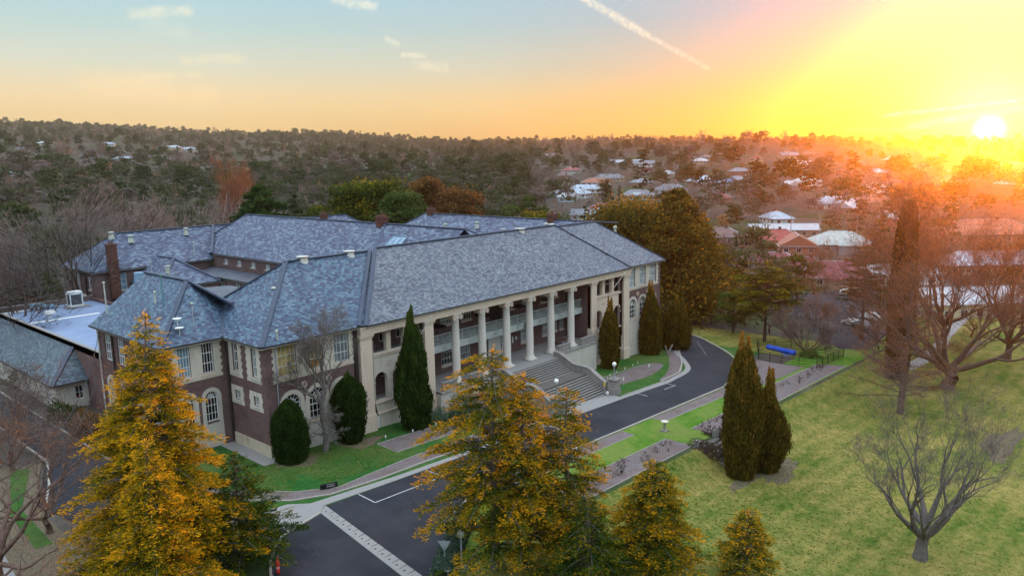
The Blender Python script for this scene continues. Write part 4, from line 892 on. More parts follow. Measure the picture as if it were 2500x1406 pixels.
# things standing on it
u = empty('air_conditioning_unit', (0, 0, 0), 0, 'tall white-framed air conditioning unit with black grille on the pale blue roof', 'air conditioner')
ax, ay, az = 5.0, 62.8, 6.75
mb = MB(); mb.box(ax-.9, ax+.9, ay-.8, ay+.8, az+1.75, az+2.15)
for sx in (-.82, .82):
    for sy in (-.72, .72): mb.box(ax+sx-.07, ax+sx+.07, ay+sy-.07, ay+sy+.07, az, az+1.75)
mb.box(ax-.9, ax+.9, ay-.8, ay+.8, az-.05, az+.15); mb.build('casing', M['white_paint'], u)
mb = MB(); mb.box(ax-.78, ax+.78, ay-.69, ay+.69, az+.15, az+1.75); g = mb.build('coil', M['black_metal'], u)
mb = MB()
for i in range(9): z = az+.25+i*.17; mb.bar((ax-.8, ay-.71, z), (ax+.8, ay-.71, z), .02); mb.bar((ax-.8, ay-.7, z), (ax-.8, ay+.7, z), .02)
for i in range(9): x = ax-.7+i*.17; mb.bar((x, ay-.72, az+.2), (x, ay-.72, az+1.7), .02)
mb.build('grille', M['pipe_grey'], u)
mb = MB(); mb.box(ax-1.4, ax+1.8, ay-1.2, ay+1.0, 6.41, 6.6); mb.box(ax-1.2, ax+1.5, ay-1.0, ay+.8, 6.6, 6.7); mb.build('platform', M['concrete'], u)
u = empty('roof_fan_unit', (0, 0, 0), 0, 'silvery box-shaped fan unit on the far edge of the pale blue roof', 'roof unit')
mb = MB(); mb.box(-.2, 1.5, 65.2, 66, 6.75, 7.35); mb.box(1.5, 2.7, 65.0, 65.9, 6.5, 7.0); mb.hexa([(2.7, 65, 6.5), (3.5, 65, 6.5), (3.5, 65.9, 6.5), (2.7, 65.9, 6.5), (2.7, 65, 7.0), (3.2, 65, 6.6), (3.2, 65.9, 6.6), (2.7, 65.9, 7.0)]); mb.build('fan_housing', M['steel_blue'], u)
mb = MB(); [mb.box(x, x+.08, 65.25, 65.95, 6.4, 6.75) for x in (-.1, .5, 1.2)]; mb.build('stand', M['black_metal'], u)
# ------------------------------------------------------------------ grand steps
S = empty('grand_staircase', (0, 0, 0), 0, 'wide worn stone staircase rising in two flights to the portico', 'staircase')
sx0, sx1 = 31.0, 41.1
def flight(y0, z0, n, rise, tread, nm):
    mb = MB(); nz = MB()
    for i in range(n):
        z = z0-rise*i; y = y0-tread*i
        mb.box(sx0, sx1, y-tread, y0+.3 if i == 0 else y+.0, -4, z-rise-.0)
        nz.box(sx0, sx1, y-tread-.03, y-tread+.13, z-rise-.05, z-rise+.004)
    o = mb.build('steps', M['step'], S); nz.build('nosing', M['concrete'], o)
flight(-2.35, PZ, 8, .175, .33, 'upper'); flight(-7.1, .1, 10, .2, .31, 'lower')
mb = MB(); mb.box(sx0, sx1, -7.1, -4.95, -4, .1); mb.build('landing', M['step'], S)
for s, nm in ((41.1, 'right'), (30.45, 'left')):
    mb = MB(); cp = MB(); a, b = s, s+.55
    prof = [(-1.6, PZ+.55, PZ-3), (-2.5, PZ+.5, PZ-3), (-4.8, .95, -3), (-5.4, .85, -3), (-6.7, .85, -3), (-7.3, .75, -3.3), (-9.9, -.75, -3.5)]
    for (y0, zt0, zb0), (y1, zt1, zb1) in zip(prof, prof[1:]):
        mb.hexa([(a, y1, zb1), (b, y1, zb1), (b, y0, zb0), (a, y0, zb0), (a, y1, zt1), (b, y1, zt1), (b, y0, zt0), (a, y0, zt0)])
        cp.hexa([(a-.08, y1, zt1+.001), (b+.08, y1, zt1+.001), (b+.08, y0, zt0+.001), (a-.08, y0, zt0+.001), (a-.08, y1, zt1+.14), (b+.08, y1, zt1+.14), (b+.08, y0, zt0+.14), (a-.08, y0, zt0+.14)])
    o = mb.build('balustrade', M['old_stone'], S); cp.build('coping', M['old_stone'], o)
# pier lamps ---------------------------------------------------------
def pier_lamp(x, y, lab):
    z = z1(x, y); t = empty('pier_lamp', (x, y, z), 0, lab, 'lamp', 'globe lamps on stone piers at the steps')
    mb = MB(); mb.box(-.62, .62, -.62, .62, -.4, .9); mb.box(-.52, .52, -.52, .52, .9, 1.95); mb.box(-.66, .66, -.66, .66, 1.95, 2.12); mb.box(-.45, .45, -.45, .45, 2.12, 2.2)
    mb.build('stone_pier', M['old_stone'], t)
    mb = MB(); mb.lathe(0, 0, [(.26, 2.2), (.24, 2.32), (.13, 2.4), (.11, 2.5), (.10, 3.5), (.13, 3.55), (.16, 3.68), (.09, 3.72)], 14); mb.build('lamp_post', M['concrete'], t, True)
    mb = MB(); mb.lathe(0, 0, [(.08, 3.70)]+[(.27*math.sin(a), 3.97-.27*math.cos(a)) for a in np.linspace(.35, math.pi-.05, 12)], 18); mb.build('globe', M['globe'], t, True); return t
pier_lamp(41.95, -10.7, 'white globe lamp on the stone pier at the right foot of the steps')
pier_lamp(30.1, -10.7, 'white globe lamp on the left stone pier of the steps, behind golden trees')
def thing(name, label, cat, group=None, loc=(0, 0, 0)): return empty(name, loc, 0, label, cat, group)
# near lamp and sign seen from behind
x, y = -2.5, -28.0; t = thing('garden_lamp', 'old lantern-topped lamp post by the hedge at the bottom', 'lamp', loc=(x, y, z1(x, y)))
mb = MB(); mb.tube([(0, 0, 0), (0, 0, 2.3)], .06, 8); mb.build('lamp_post', M['pipe_grey'], t)
mb = MB(); mb.box(-.35, .35, -.35, .35, -.2, .16); mb.build('base', M['concrete'], t)
mb = MB(); mb.lathe(0, 0, [(.06, 2.3), (.14, 2.36), (.24, 2.48), (.26, 2.6), (.24, 2.72), (.1, 2.85), (.05, 2.95)], 8); mb.build('lantern', M['vent_cream'], t)
x, y = -3.4, -27.3; t = thing('give_way_sign', 'grey triangular road sign seen from behind, at the bottom', 'sign', loc=(x, y, z1(x, y)))
mb = MB(); mb.tube([(0, 0, 0), (0, 0, 2.25)], .04, 8); mb.build('sign_post', M['pipe_grey'], t)
mb = MB(); d = Vector((.6, -.75, 0)).normalized(); P_ = Fr(0, 0, d.x, d.y)
tri = [P_(-.45, 2.2, .03), P_(.45, 2.2, .03), P_(0, 1.42, .03)]; tb = [p-P_.n*.02 for p in tri]; mb.poly(tri[::-1]); mb.poly(tb)
for i in range(3): j = (i+1) % 3; mb.poly([tri[i], tri[j], tb[j], tb[i]])
mb.build('sign_plate', M['pipe_grey'], t)
x, y = -3.9, -28.1; t = thing('low_round_sign', 'white disc of a low sign on the lawn edge at the bottom', 'sign', loc=(x, y, z1(x, y)))
mb = MB(); mb.lathe(0, 0, [(.3, .62), (.32, .66), (.3, .70), (.28, .70)], 16); mb.build('disc', M['white_paint'], t); mb = MB(); mb.tube([(0, 0, 0), (0, 0, .62)], .04, 6); mb.build('post', M['pipe_grey'], t)
# red bollard
x, y = -11.3, -19.5; t = thing('bollard', 'red plastic bollard beside the road at the bottom', 'bollard', loc=(x, y, z1(x, y)))
mb = MB(); mb.lathe(0, 0, [(.11, .06), (.105, .45), (.10, .46), (.10, .56), (.11, .57), (.11, 1.0), (.08, 1.04), (.04, 1.16), (.05, 1.2), (.02, 1.22)], 14); mb.build('post', M['red_plastic'], t, True)
mb = MB(); mb.lathe(0, 0, [(.24, 0), (.24, .05), (.13, .07)], 14); mb.build('base', M['black_metal'], t)
mb = MB(); mb.lathe(0, 0, [(.104, .47), (.104, .55)], 14); mb.build('reflector', M['white_paint'], t)
# information sign (small white lettering on black)
x, y = -.55, -9.9; z = z1(x, y); t = thing('information_sign', 'low black information sign with white lettering on the front lawn edge', 'sign')
P_ = Fr(x, y, .93, -.36); n_ = P_.n
mb = MB(); P_.box(mb, -.75, .75, z+.05, z+.5, -.04, .04); mb.build('sign_board', M['black_metal'], t)
mb = MB(); [P_.box(mb, q-.04, q+.04, z-.2, z+.45, -.09, -.045) for q in (-.5, .5)]; mb.build('sign_post', M['black_metal'], t)
rng = random.Random(4); mb = MB()
# two lines of small type, too small to read in the photograph
for row, (u0, u1, zz, h) in enumerate(((-.18, .48, .36, .055), (-.18, .46, .20, .05))):
    u = u0
    while u < u1:
        w_ = rng.choice((.03, .045, .04)); P_.box(mb, u, u+w_, z+zz, z+zz+h*rng.choice((.7, .8, 1)), .041, .045); u += w_+(.014 if rng.random() < .8 else .05)
mb.build('lettering', M['white_paint'], t)
mb = MB(); mb.tube([P_(-.34+.02*math.sin(k), z+.46-.05*k, .05) for k in range(4)]+[P_(-.42, z+.22, .05), P_(-.5, z+.14, .05), P_(-.58, z+.16, .05), P_(-.5, z+.26, .05)], .012, 4); mb.build('emblem', M['shrub_leaf'], t)
# birdbath
x, y = 33.4, -22.9; t = thing('birdbath', 'grey stone birdbath on the lawn strip below the drive', 'birdbath', loc=(x, y, z1(x, y)))
mb = MB(); mb.box(-.35, .35, -.35, .35, -.1, .14); mb.lathe(0, 0, [(.24, .14), (.2, .24), (.13, .34), (.12, .85), (.17, .95)], 16); mb.build('pedestal', M['old_stone'], t)
mb = MB(); mb.lathe(0, 0, [(.16, .95), (.36, 1.03), (.42, 1.12), (.40, 1.15), (.34, 1.13), (.1, 1.06)], 20); mb.build('bowl', M['stone'], t)
# garden steps down to the lower lawn, with hedged side walls
t = thing('garden_steps', 'flight of weathered steps down the bank beside the tall cypress', 'steps'); mb = MB()
for i in range(9):
    y = -28.0-i*.52; z = z1(33, -27.5)+.02-i*.185; mb.box(31.6, 35.2, y-.56, y, z-1.2, z)
mb.build('steps', M['step'], t)
mb = MB(); mb.box(31.0, 31.5, -33.0, -27.9, -4.5, -2.6); mb.box(35.3, 35.8, -33, -27.9, -4.6, -2.6); mb.box(30.9, 31.7, -33.6, -32.9, -4.5, -2.15); mb.box(30.9, 31.7, -28.3, -27.6, -3, -1.0); mb.box(35.2, 35.9, -28.3, -27.6, -3, -1.0); mb.build('side_wall', M['old_stone'], t)
mb = MB(); mb.box(30.8, 31.8, -33.7, -32.8, -2.15, -2.05); mb.build('pier_cap', M['old_stone'], t)
# markers in the beds
g_ = 'white plant name stakes in the beds'; k = 0
proto = None
for i, (x, y, h) in enumerate([(10.3, -4.2, .75), (14.0, -4.1, .45), (17.3, -4.1, .45), (19.8, -4.2, .45), (22.3, -4.2, .4), (45.0, -10.1, 1.5), (47.0, -6.2, .5), (48.6, -5.6, .5), (50.8, -5.2, .5), (53.4, -4.9, .5), (56, -4.6, .5), (57.8, -4.3, .5), (56.2, -7.2, .9)]):
    tall = h > .8; lab = {9: None}.get(i) or ('thin white stake standing in the %s flower bed' % ('left' if x < 30 else 'right'))
    if i == 0: lab = 'taller white stake at the near corner of the left flower bed'
    if i == 5: lab = 'tall thin stake with a white plate beside the stair pier'
    if i == 12: lab = 'white and red label plate on a stake in the right bed'
    t = thing('plant_stake', lab, 'stake', g_ if i not in (0, 5, 12) else None, (x, y, z1(x, y)))
    mb = MB(); mb.tube([(0, 0, 0), (0, 0, h)], .018 if not tall else .022, 5); mb.build('stake', M['pipe_grey'], t)
    mb = MB(); mb.box(-.07*(1+tall), .07*(1+tall), -.02, .02, h-.22*(1+tall*.6), h+.05); mb.build('plate', M['white_paint'], t)
# bin by the stairs, yellow edged post
t = thing('yellow_post', 'yellow marker post against the lower end of the stair wall', 'post', loc=(40.8, -10.0, -1.9)); mb = MB(); mb.box(-.1, .1, -.06, .06, .95, 1.4); mb.build('marker', M['yellow_paint'], t); mb = MB(); mb.tube([(0, 0, 0), (0, 0, 1.4)], .025, 6); mb.build('pole', M['pipe_grey'], t)
t = thing('bucket', 'small white bucket at the foot of the steps', 'bucket', loc=(40.7, -10.5, -1.95)); mb = MB(); mb.lathe(0, 0, [(.16, 0), (.2, .36), (.22, .37), (.18, .36)], 14); mb.build('pail', M['white_paint'], t); mb = MB(); mb.tube([(.2*math.cos(a), 0, .36+.2*math.sin(a)) for a in np.linspace(0, math.pi, 9)], .01, 4); mb.build('handle', M['pipe_grey'], t)
# bench and table on the portico
t = thing('bench', 'dark slatted bench under the left portico windows', 'bench', loc=(27.5, 2.0, PZ)); mb = MB(); [mb.box(-.8, .8, -.2+i*.11, -.12+i*.11, .42, .46) for i in range(4)]; mb.build('seat', M['wood'], t)
mb = MB(); [mb.box(-.8, .8, .24, .27, .55+i*.12, .63+i*.12) for i in range(3)]; mb.build('backrest', M['wood'], t)
for sx in (-.7, .7): mb = MB(); mb.box(sx-.03, sx+.03, -.2, -.14, 0, .42); mb.box(sx-.03, sx+.03, .2, .26, 0, .9); mb.build('leg', M['black_metal'], t)
t = thing('picnic_table', 'red-brown wooden table under the right end of the portico', 'table', loc=(46.4, 1.4, PZ)); mb = MB(); [mb.box(-1.3, 1.3, -.45+i*.19, -.29+i*.19, .72, .77) for i in range(5)]; mb.build('tabletop', M['wood'], t)
for s in (-.95, .95): mb = MB(); mb.box(-1.3, 1.3, s-.14, s+.14, .42, .46); mb.build('bench_seat', M['wood'], t)
for s in (-1, 1): mb = MB(); mb.bar((s, -.9, 0), (s, .2, .74), .07); mb.bar((s, .9, 0), (s, -.2, .74), .07); mb.build('leg', M['wood'], t)
# folded down dark parasols on the balcony
for i, (x, lab) in enumerate(((24.0, 'dark parasol at the left end of the balcony'), (32.0, 'dark parasol on the balcony beside the door'), (38.9, 'dark parasol on the balcony above the clock'), (44.9, 'dark parasol at the right part of the balcony'))):
    t = thing('parasol', lab, 'parasol', 'dark parasols on the balcony', (x, 2.4, 6.14)); mb = MB(); mb.tube([(0, 0, 0), (0, 0, 2.25)], .03, 6); mb.lathe(0, 0, [(.28, 0), (.26, .08), (.05, .1)], 12); mb.build('pole', M['black_metal'], t)
    mb = MB(); mb.lathe(0, 0, [(1.15, 1.98), (1.15, 2.02), (.6, 2.16), (.03, 2.32)], 8); mb.build('canopy', M['black_metal'], t)
# small white notices by the portico door
t = thing('notice', 'two small white notices fixed beside the portico window', 'notice'); mb = MB(); Q.box(mb, 40.0, 40.35, 3.1, 3.6, .02, .04); Q.box(mb, 39.3, 39.6, 2.8, 3.7, .02, .04); mb.build('sheet', M['white_paint'], t)
# weathered log sculpture
x, y = 67.4, -3.8; t = thing('log_sculpture', 'forked weathered log lying on the grass by the far cypress', 'log', loc=(x, y, z1(x, y))); mb = MB(); mb.tube([(0, 0, 0), (-.1, .1, .5), (-.35, .2, 1.5)], [.2, .18, .13], 8); mb.tube([(0, 0, .1), (.5, -.1, .7), (1.2, -.2, 1.45)], [.18, .16, .12], 8); mb.build('log', M['branch_pale'], t)
x, y = 71.2, -3.2; t = thing('sign_pole', 'thin bare pole in front of the round cypress by the bend', 'pole', loc=(x, y, z1(x, y))); mb = MB(); mb.tube([(0, 0, 0), (0, 0, 2.9)], .05, 6); mb.build('pole', M['pipe_grey'], t); mb = MB(); mb.lathe(0, 0, [(.09, 0), (.09, .08), (.05, .1)], 8); mb.build('base', M['concrete'], t)
# tennis/pool enclosure with blue cover
t = thing('mesh_fence', 'dark green mesh fence round the sunken pool garden', 'fence'); pp = [(75.2, -15.4), (74.2, -19.4), (75.0, -24.4), (86.3, -24.6), (86.8, -16), (84, -11.4)]
for a, b in zip(pp, pp[1:]+pp[:1]):
    L_ = math.dist(a, b); k = max(2, int(L_/2.2))
    for i in range(k):
        x, y = a[0]+(b[0]-a[0])*i/k, a[1]+(b[1]-a[1])*i/k; mb = MB(); z = z1(x, y); mb.box(x-.04, x+.04, y-.04, y+.04, z-.1, z+1.5); mb.build('post', M['black_metal'], t)
    mb = MB()
    k = int(L_/.3)
    for i in range(k):
        x, y = a[0]+(b[0]-a[0])*i/k, a[1]+(b[1]-a[1])*i/k; z = z1(x, y); mb.bar((x, y, z+.05), (x, y, z+1.45), .02)
    for zz in (.1, .5, .95, 1.45): mb.bar((*a, z1(*a)+zz), (*b, z1(*b)+zz), .035)
    mb.build('mesh_panel', M['black_metal'], t)
t = thing('pool_cover', 'bright blue rolled pool cover on the ground inside the fence', 'cover'); mb = MB(); a, b = Vector((83.4, -13.4, z1(83, -14)+.35)), Vector((81.6, -18.6, z1(80, -22)+.35))
mb.tube([a+(b-a)*i/12+Vector((0, 0, .04*math.sin(i*2.2))) for i in range(13)], .42, 14); mb.build('roll', M['blue_cover'], t, True); mb = MB(); mb.bar(a+Vector((-1.2, .5, -.4)), b+Vector((-1.2, .5, -.4)), 1.2, .1); mb.build('flat_cover', M['blue_cover'], t)
# rose bushes & small plants are in the vegetation part
# ------------------------------------------------------------------ vegetation generators
def tufts(cen, dr, L, Wd, rng, flat=0.):
    """one lens-shaped leaf spray per centre; returns verts (N*4), faces"""
    n = len(cen); dr = dr/np.maximum(np.linalg.norm(dr, axis=1, keepdims=True), 1e-6)
    rv = rng.normal(size=(n, 3)); rv[:, 2] *= (1-flat) ; 
    if flat: rv = rv*(1-flat)+np.cross(dr, np.array([0, 0, 1.]))*flat*np.sign(rng.random((n, 1))-.5)
    s = np.cross(dr, rv)if not flat else rv-dr*(rv*dr).sum(1, keepdims=True); s /= np.maximum(np.linalg.norm(s, axis=1, keepdims=True), 1e-6)
    L = np.broadcast_to(L, (n,))[:, None]; Wd = np.broadcast_to(Wd, (n,))[:, None]
    a = cen-dr*L*.5; b = cen+s*Wd*.5; c = cen+dr*L*.5; d = cen-s*Wd*.5
    V = np.stack([a, b, c, d], 1).reshape(-1, 3); return V, np.arange(n*4).reshape(-1, 4)
def rep4(t): return np.repeat(np.clip(t, 0, 1), 4)
def segmesh(name, segs, k=5, tone=None):
    """tapered tubes from rows of (x0 y0 z0 x1 y1 z1 r0 r1)"""
    S_ = np.array(segs, float); a, b = S_[:, :3], S_[:, 3:6]; d = b-a; d /= np.maximum(np.linalg.norm(d, axis=1, keepdims=True), 1e-6)
    h = np.where(np.abs(d[:, 2:3]) < .9, np.array([[0, 0, 1.]]), np.array([[1., 0, 0]])); u = np.cross(d, h); u /= np.linalg.norm(u, axis=1, keepdims=True); v = np.cross(d, u)
    t = np.arange(k)*2*np.pi/k; ring = u[:, None]*np.cos(t)[None, :, None]+v[:, None]*np.sin(t)[None, :, None]
    b = b+d*S_[:, 7:8]*.5; A_ = a[:, None]+ring*S_[:, 6, None, None]; B_ = b[:, None]+ring*S_[:, 7, None, None]
    V = np.concatenate([A_, B_], 1).reshape(-1, 3); n = len(S_); base = (np.arange(n)*2*k)[:, None]; i = np.arange(k); j = (i+1) % k
    Fa = np.stack([base+i, base+j, base+j+k, base+i+k], -1).reshape(-1, 4)
    return npmesh(name, V, Fa, tone=np.repeat(tone, 2*k) if tone is not None else None, smooth=True)
def path_segs(pts, r0, r1, out):
    n = len(pts)-1
    for i in range(n):
        a, b = pts[i], pts[i+1]; out.append((*a, *b, r0+(r1-r0)*i/n, r0+(r1-r0)*(i+1)/n))
def cedar(h, rad, seed, levels=46, per=4, z0=.12, droop=.35, dens=1., bare=0., leader=True, gold=.5, lean=(0, 0), tl=.27, onesided=None, top=.8):
    rng = np.random.default_rng(seed); cen, dr, tn, segs = [], [], [], []
    tp = [np.array([lean[0]*t*t+.08*math.sin(t*7), lean[1]*t*t+.06*math.cos(t*6), h*t]) for t in np.linspace(0, 1, 14)]
    path_segs(tp, h*.020+.05, .02, segs); az = rng.random()*6
    for li in range(levels):
        f = z0+(1-z0)*(li/levels)**.95
        base = np.array([lean[0]*f*f, lean[1]*f*f, h*f])
        for bi in range(per if f < .85 else 3):
            az += 2.4+rng.normal()*.25; L = rad*((1-f)**top)*rng.uniform(.55, 1.12)+.35
            if onesided is not None: L *= 1+.35*math.cos(az-onesided)
            if rng.random() < bare*(1-f): continue
            up = .28*(1-f)+.1+rng.normal()*.06; dirh = np.array([math.cos(az), math.sin(az), 0]); side = np.array([-dirh[1], dirh[0], 0])
            s = np.linspace(0, 1, 8); cv = rng.normal()*.12
            P = base+dirh*(s*L)[:, None]+side*(cv*L*s*s)[:, None]+np.array([0, 0, 1])*((up*s-droop*s*s+rng.normal()*.02)*L)[:, None]
            path_segs(P, .018*L+.012, .006, segs)
            nt_ = max(6, int(L*10*dens))
            for ti in range(nt_):
                q = rng.uniform(.18 if f < .8 else .05, 1.); c0 = np.array([np.interp(q, s, P[:, i]) for i in range(3)])
                sd_ = 1 if ti % 2 else -1; tL = (.42*L*(1-q*.75)+.22)*rng.uniform(.6, 1.1); ang = rng.uniform(.5, 1.1)
                td = dirh*math.cos(ang)+side*sd_*math.sin(ang); m_ = max(4, int(tL*15*dens)); w = rng.uniform(0, 1, m_)
                pc = c0+td*(w*tL)[:, None]+np.array([0, 0, 1])*((-.18*w*w*tL)+.0)[:, None]+rng.normal(size=(m_, 3))*np.array([.10, .10, .07])
                cen.append(pc); dd = np.tile(td, (m_, 1))+rng.normal(size=(m_, 3))*.45; dd[:, 2] = dd[:, 2]*.6+.12; dr.append(dd)
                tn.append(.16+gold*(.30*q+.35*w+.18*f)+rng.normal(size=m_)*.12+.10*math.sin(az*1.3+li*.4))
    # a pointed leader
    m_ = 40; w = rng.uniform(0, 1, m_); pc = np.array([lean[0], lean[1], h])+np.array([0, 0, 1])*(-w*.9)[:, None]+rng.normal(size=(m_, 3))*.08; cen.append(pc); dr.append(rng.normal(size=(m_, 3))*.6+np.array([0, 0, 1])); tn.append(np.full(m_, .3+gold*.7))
    cen, dr, tn = np.vstack(cen), np.vstack(dr), np.concatenate(tn); n = len(cen)
    V, Fa = tufts(cen, dr, tl*rng.uniform(.6, 1.35, n), tl*.25*rng.uniform(.7, 1.3, n), rng)
    return npmesh('foliage', V, Fa, rep4(tn)), segmesh('trunk', segs, 5)
def place(name, meshes, mats, loc, label, cat, group=None, rz=0, sc=1., partn=('crown', 'trunk')):
    t = empty(name, loc, rz, label, cat, group); t.scale = (sc, sc, sc) if not isinstance(sc, tuple) else sc
    for me, mt, pn in zip(meshes, mats, partn): link(pn, me, M[mt], t)
    return t
def gpt(x, y): return (x, y, z1(x, y)-.05)
# foreground cedars: gold is part growth colour, part sunlight painted into the leaves
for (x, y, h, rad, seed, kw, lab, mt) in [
    (-17.2, -15.6, 17.9, 6.4, 3, dict(levels=40, per=6, gold=.82, dens=1.05, droop=.42, lean=(.9, .7), z0=.06), 'tallest golden deodar cedar, at the left in front of the near wing', 'cedar_sun_gold'),
    (-19.3, -20.6, 11.8, 3.5, 5, dict(levels=44, per=5, gold=.9, dens=1.15, z0=.06, tl=.25), 'smaller bright golden cedar in front of the tallest one', 'cedar_sun_gold'),
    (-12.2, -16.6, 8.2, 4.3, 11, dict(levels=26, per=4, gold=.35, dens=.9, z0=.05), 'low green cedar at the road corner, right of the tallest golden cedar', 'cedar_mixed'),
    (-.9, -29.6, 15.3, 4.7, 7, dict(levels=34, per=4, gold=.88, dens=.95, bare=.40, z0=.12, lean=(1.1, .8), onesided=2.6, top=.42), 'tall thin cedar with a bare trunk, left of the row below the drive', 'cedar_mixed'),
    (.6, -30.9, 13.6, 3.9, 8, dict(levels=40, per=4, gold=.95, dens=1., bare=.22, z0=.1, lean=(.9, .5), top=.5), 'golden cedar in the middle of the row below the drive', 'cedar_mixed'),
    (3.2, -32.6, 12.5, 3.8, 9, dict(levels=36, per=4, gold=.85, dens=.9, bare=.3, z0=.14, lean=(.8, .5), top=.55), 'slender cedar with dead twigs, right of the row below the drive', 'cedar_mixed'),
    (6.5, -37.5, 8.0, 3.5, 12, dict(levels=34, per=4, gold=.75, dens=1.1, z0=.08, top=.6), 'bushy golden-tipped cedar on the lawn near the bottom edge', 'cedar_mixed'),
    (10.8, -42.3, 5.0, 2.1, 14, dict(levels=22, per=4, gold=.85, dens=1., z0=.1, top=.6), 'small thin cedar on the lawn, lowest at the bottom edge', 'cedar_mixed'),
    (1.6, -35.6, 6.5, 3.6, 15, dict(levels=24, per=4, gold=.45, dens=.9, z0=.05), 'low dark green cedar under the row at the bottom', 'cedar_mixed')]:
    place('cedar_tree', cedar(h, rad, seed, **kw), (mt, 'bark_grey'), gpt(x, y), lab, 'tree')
# ------------------------------------------------------------------ clipped cypresses
def cypress(h, prof, seed, n=9000, tl=.55, spikes=3, spike_h=.18, rag=.08, hole=None, lean=0.):
    rng = np.random.default_rng(seed); cen, dr, tn = [], [], []
    ts, rs = zip(*prof); t = rng.uniform(0, 1, n)**.9; r = np.interp(t, ts, rs); keep = rng.random(n) < (r/max(rs)+.1); t, r = t[keep], r[keep]; a = rng.uniform(0, 2*np.pi, len(t))
    lump = 1+rag*np.sin(3*a+8*t+seed)+rag*.8*np.sin(7*a-13*t)+rng.normal(size=len(t))*.07
    rr = r*lump*rng.uniform(.9, 1.03, len(t)); cen.append(np.stack([rr*np.cos(a)+lean*t*h, rr*np.sin(a), t*h], 1)); dr.append(np.stack([np.cos(a)*.22, np.sin(a)*.22, np.ones(len(t))], 1)+rng.normal(size=(len(t), 3))*.16)
    tn.append(.36+rng.normal(size=len(t))*.2+.16*np.sin(5*a+9*t)*np.sin(2*a-14*t+seed)+.2*t**3)
    for i in range(spikes):
        m_ = int(n*.045); aa = rng.uniform(0, 6.28); rb = rs[-2]*.55 if len(rs) > 1 else .3; bx_, by_ = rb*math.cos(aa), rb*math.sin(aa); hh = h*spike_h*rng.uniform(.5, 1); q = rng.uniform(0, 1, m_); w_ = .16*(1-q)+.03
        zb = h*.86; cen.append(np.stack([bx_+lean*h+rng.normal(size=m_)*w_, by_+rng.normal(size=m_)*w_, zb+q*(hh+h*.13)], 1)); dr.append(rng.normal(size=(m_, 3))*.3+np.array([0, 0, 1])); tn.append(.55+q*.4+rng.normal(size=m_)*.12)
    cen, dr, tn = np.vstack(cen), np.vstack(dr), np.concatenate(tn); k = len(cen)
    V, Fa = tufts(cen, dr, tl*rng.uniform(.5, 1.2, k), tl*.22*rng.uniform(.7, 1.3, k), rng)
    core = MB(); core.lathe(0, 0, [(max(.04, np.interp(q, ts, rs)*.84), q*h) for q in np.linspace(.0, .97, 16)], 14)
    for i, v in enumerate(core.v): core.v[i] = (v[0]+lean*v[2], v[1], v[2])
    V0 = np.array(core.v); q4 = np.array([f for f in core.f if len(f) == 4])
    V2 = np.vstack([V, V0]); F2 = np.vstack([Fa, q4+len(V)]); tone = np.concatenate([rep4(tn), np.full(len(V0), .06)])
    return (npmesh('foliage', V2, F2, tone), segmesh('trunk', [(0, 0, -.3, 0, 0, h*.3, .16, .1)], 8))
cyl = [(0, .72), (.08, .9), (.3, 1.), (.6, .95), (.8, .7), (.92, .38), (1, .1)]
club = [(0, .55), (.1, .72), (.4, .95), (.65, 1.05), (.82, .85), (.94, .45), (1, .1)]
cone = [(0, .8), (.12, 1.), (.3, .95), (.5, .75), (.72, .42), (.88, .22), (1, .05)]
def pf(p, r): return [(a, b*r) for a, b in p]
for (x, y, h, pr, r, seed, mt, lab, kw) in [
    (.9, -1.9, 6.1, cyl, 1.62, 1, 'cypress', 'stout dark clipped cypress at the near corner of the building', dict(n=12000, tl=.34, spikes=0, rag=.05)),
    (8.0, -1.6, 7.0, club, 1.6, 2, 'cypress', 'dark clipped cypress, wider at the top, right of the bare plane tree', dict(n=12000, tl=.36, spikes=2, spike_h=.08, rag=.06)),
    (15.4, -2.9, 11.6, [(0, .62), (.12, .85), (.32, 1.), (.5, .9), (.7, .7), (.85, .5), (.94, .36), (1, .14)], 1.6, 3, 'cypress', 'tall ragged dark conifer in front of the left loggia', dict(n=17000, tl=.62, spikes=3, rag=.2)),
    (53.3, -2.3, 9.2, cyl, 1.35, 4, 'cypress_brown', 'slim brownish cypress with split tips beside the right end of the steps', dict(n=9000, tl=.45, spikes=4, rag=.05)),
    (66.0, -1.5, 10.6, [(0, .75), (.1, .95), (.3, 1.), (.55, .88), (.75, .6), (.92, .3), (1, .1)], 1.75, 5, 'cypress_brown', 'tall brownish cypress against the far wing', dict(n=10000, tl=.45, spikes=3, rag=.05)),
    (72.8, -2.0, 8.2, [(0, .7), (.12, .95), (.35, 1.), (.6, .75), (.75, .45), (.9, .2), (1, .08)], 2.7, 6, 'cypress_brown', 'broad round-bellied cypress at the far corner beside the bend', dict(n=11000, tl=.5, spikes=2, rag=.07)),
    (30.4, -33.0, 13.0, [(0, .6), (.06, .75), (.25, .97), (.5, 1.), (.7, .9), (.85, .62), (.95, .4), (1, .25)], 1.72, 7, 'cypress_brown', 'tallest bronze-green cypress with orange tips at the garden steps', dict(n=20000, tl=.42, spikes=5, spike_h=.13, rag=.04)),
    (34.0, -33.9, 8.6, [(0, .55), (.08, .7), (.3, 1.), (.5, .98), (.68, .72), (.85, .4), (1, .15)], 2.05, 8, 'cypress_brown', 'shorter dark brown cypress leaning behind the tallest one', dict(n=14000, tl=.42, spikes=3, spike_h=.3, rag=.07)),
    (84.2, -33.0, 26.5, [(0, .8), (.2, .95), (.5, 1.), (.8, .8), (.93, .62), (1, .35)], 1.75, 9, 'cypress_brown', 'very tall dark column cypress standing behind the bare trees at the right', dict(n=16000, tl=.7, spikes=0, rag=.05, lean=.03))]:
    place('cypress_tree', cypress(h, pf(pr, r), seed, **kw), (mt, 'bark_brown'), gpt(x, y), lab, 'tree')
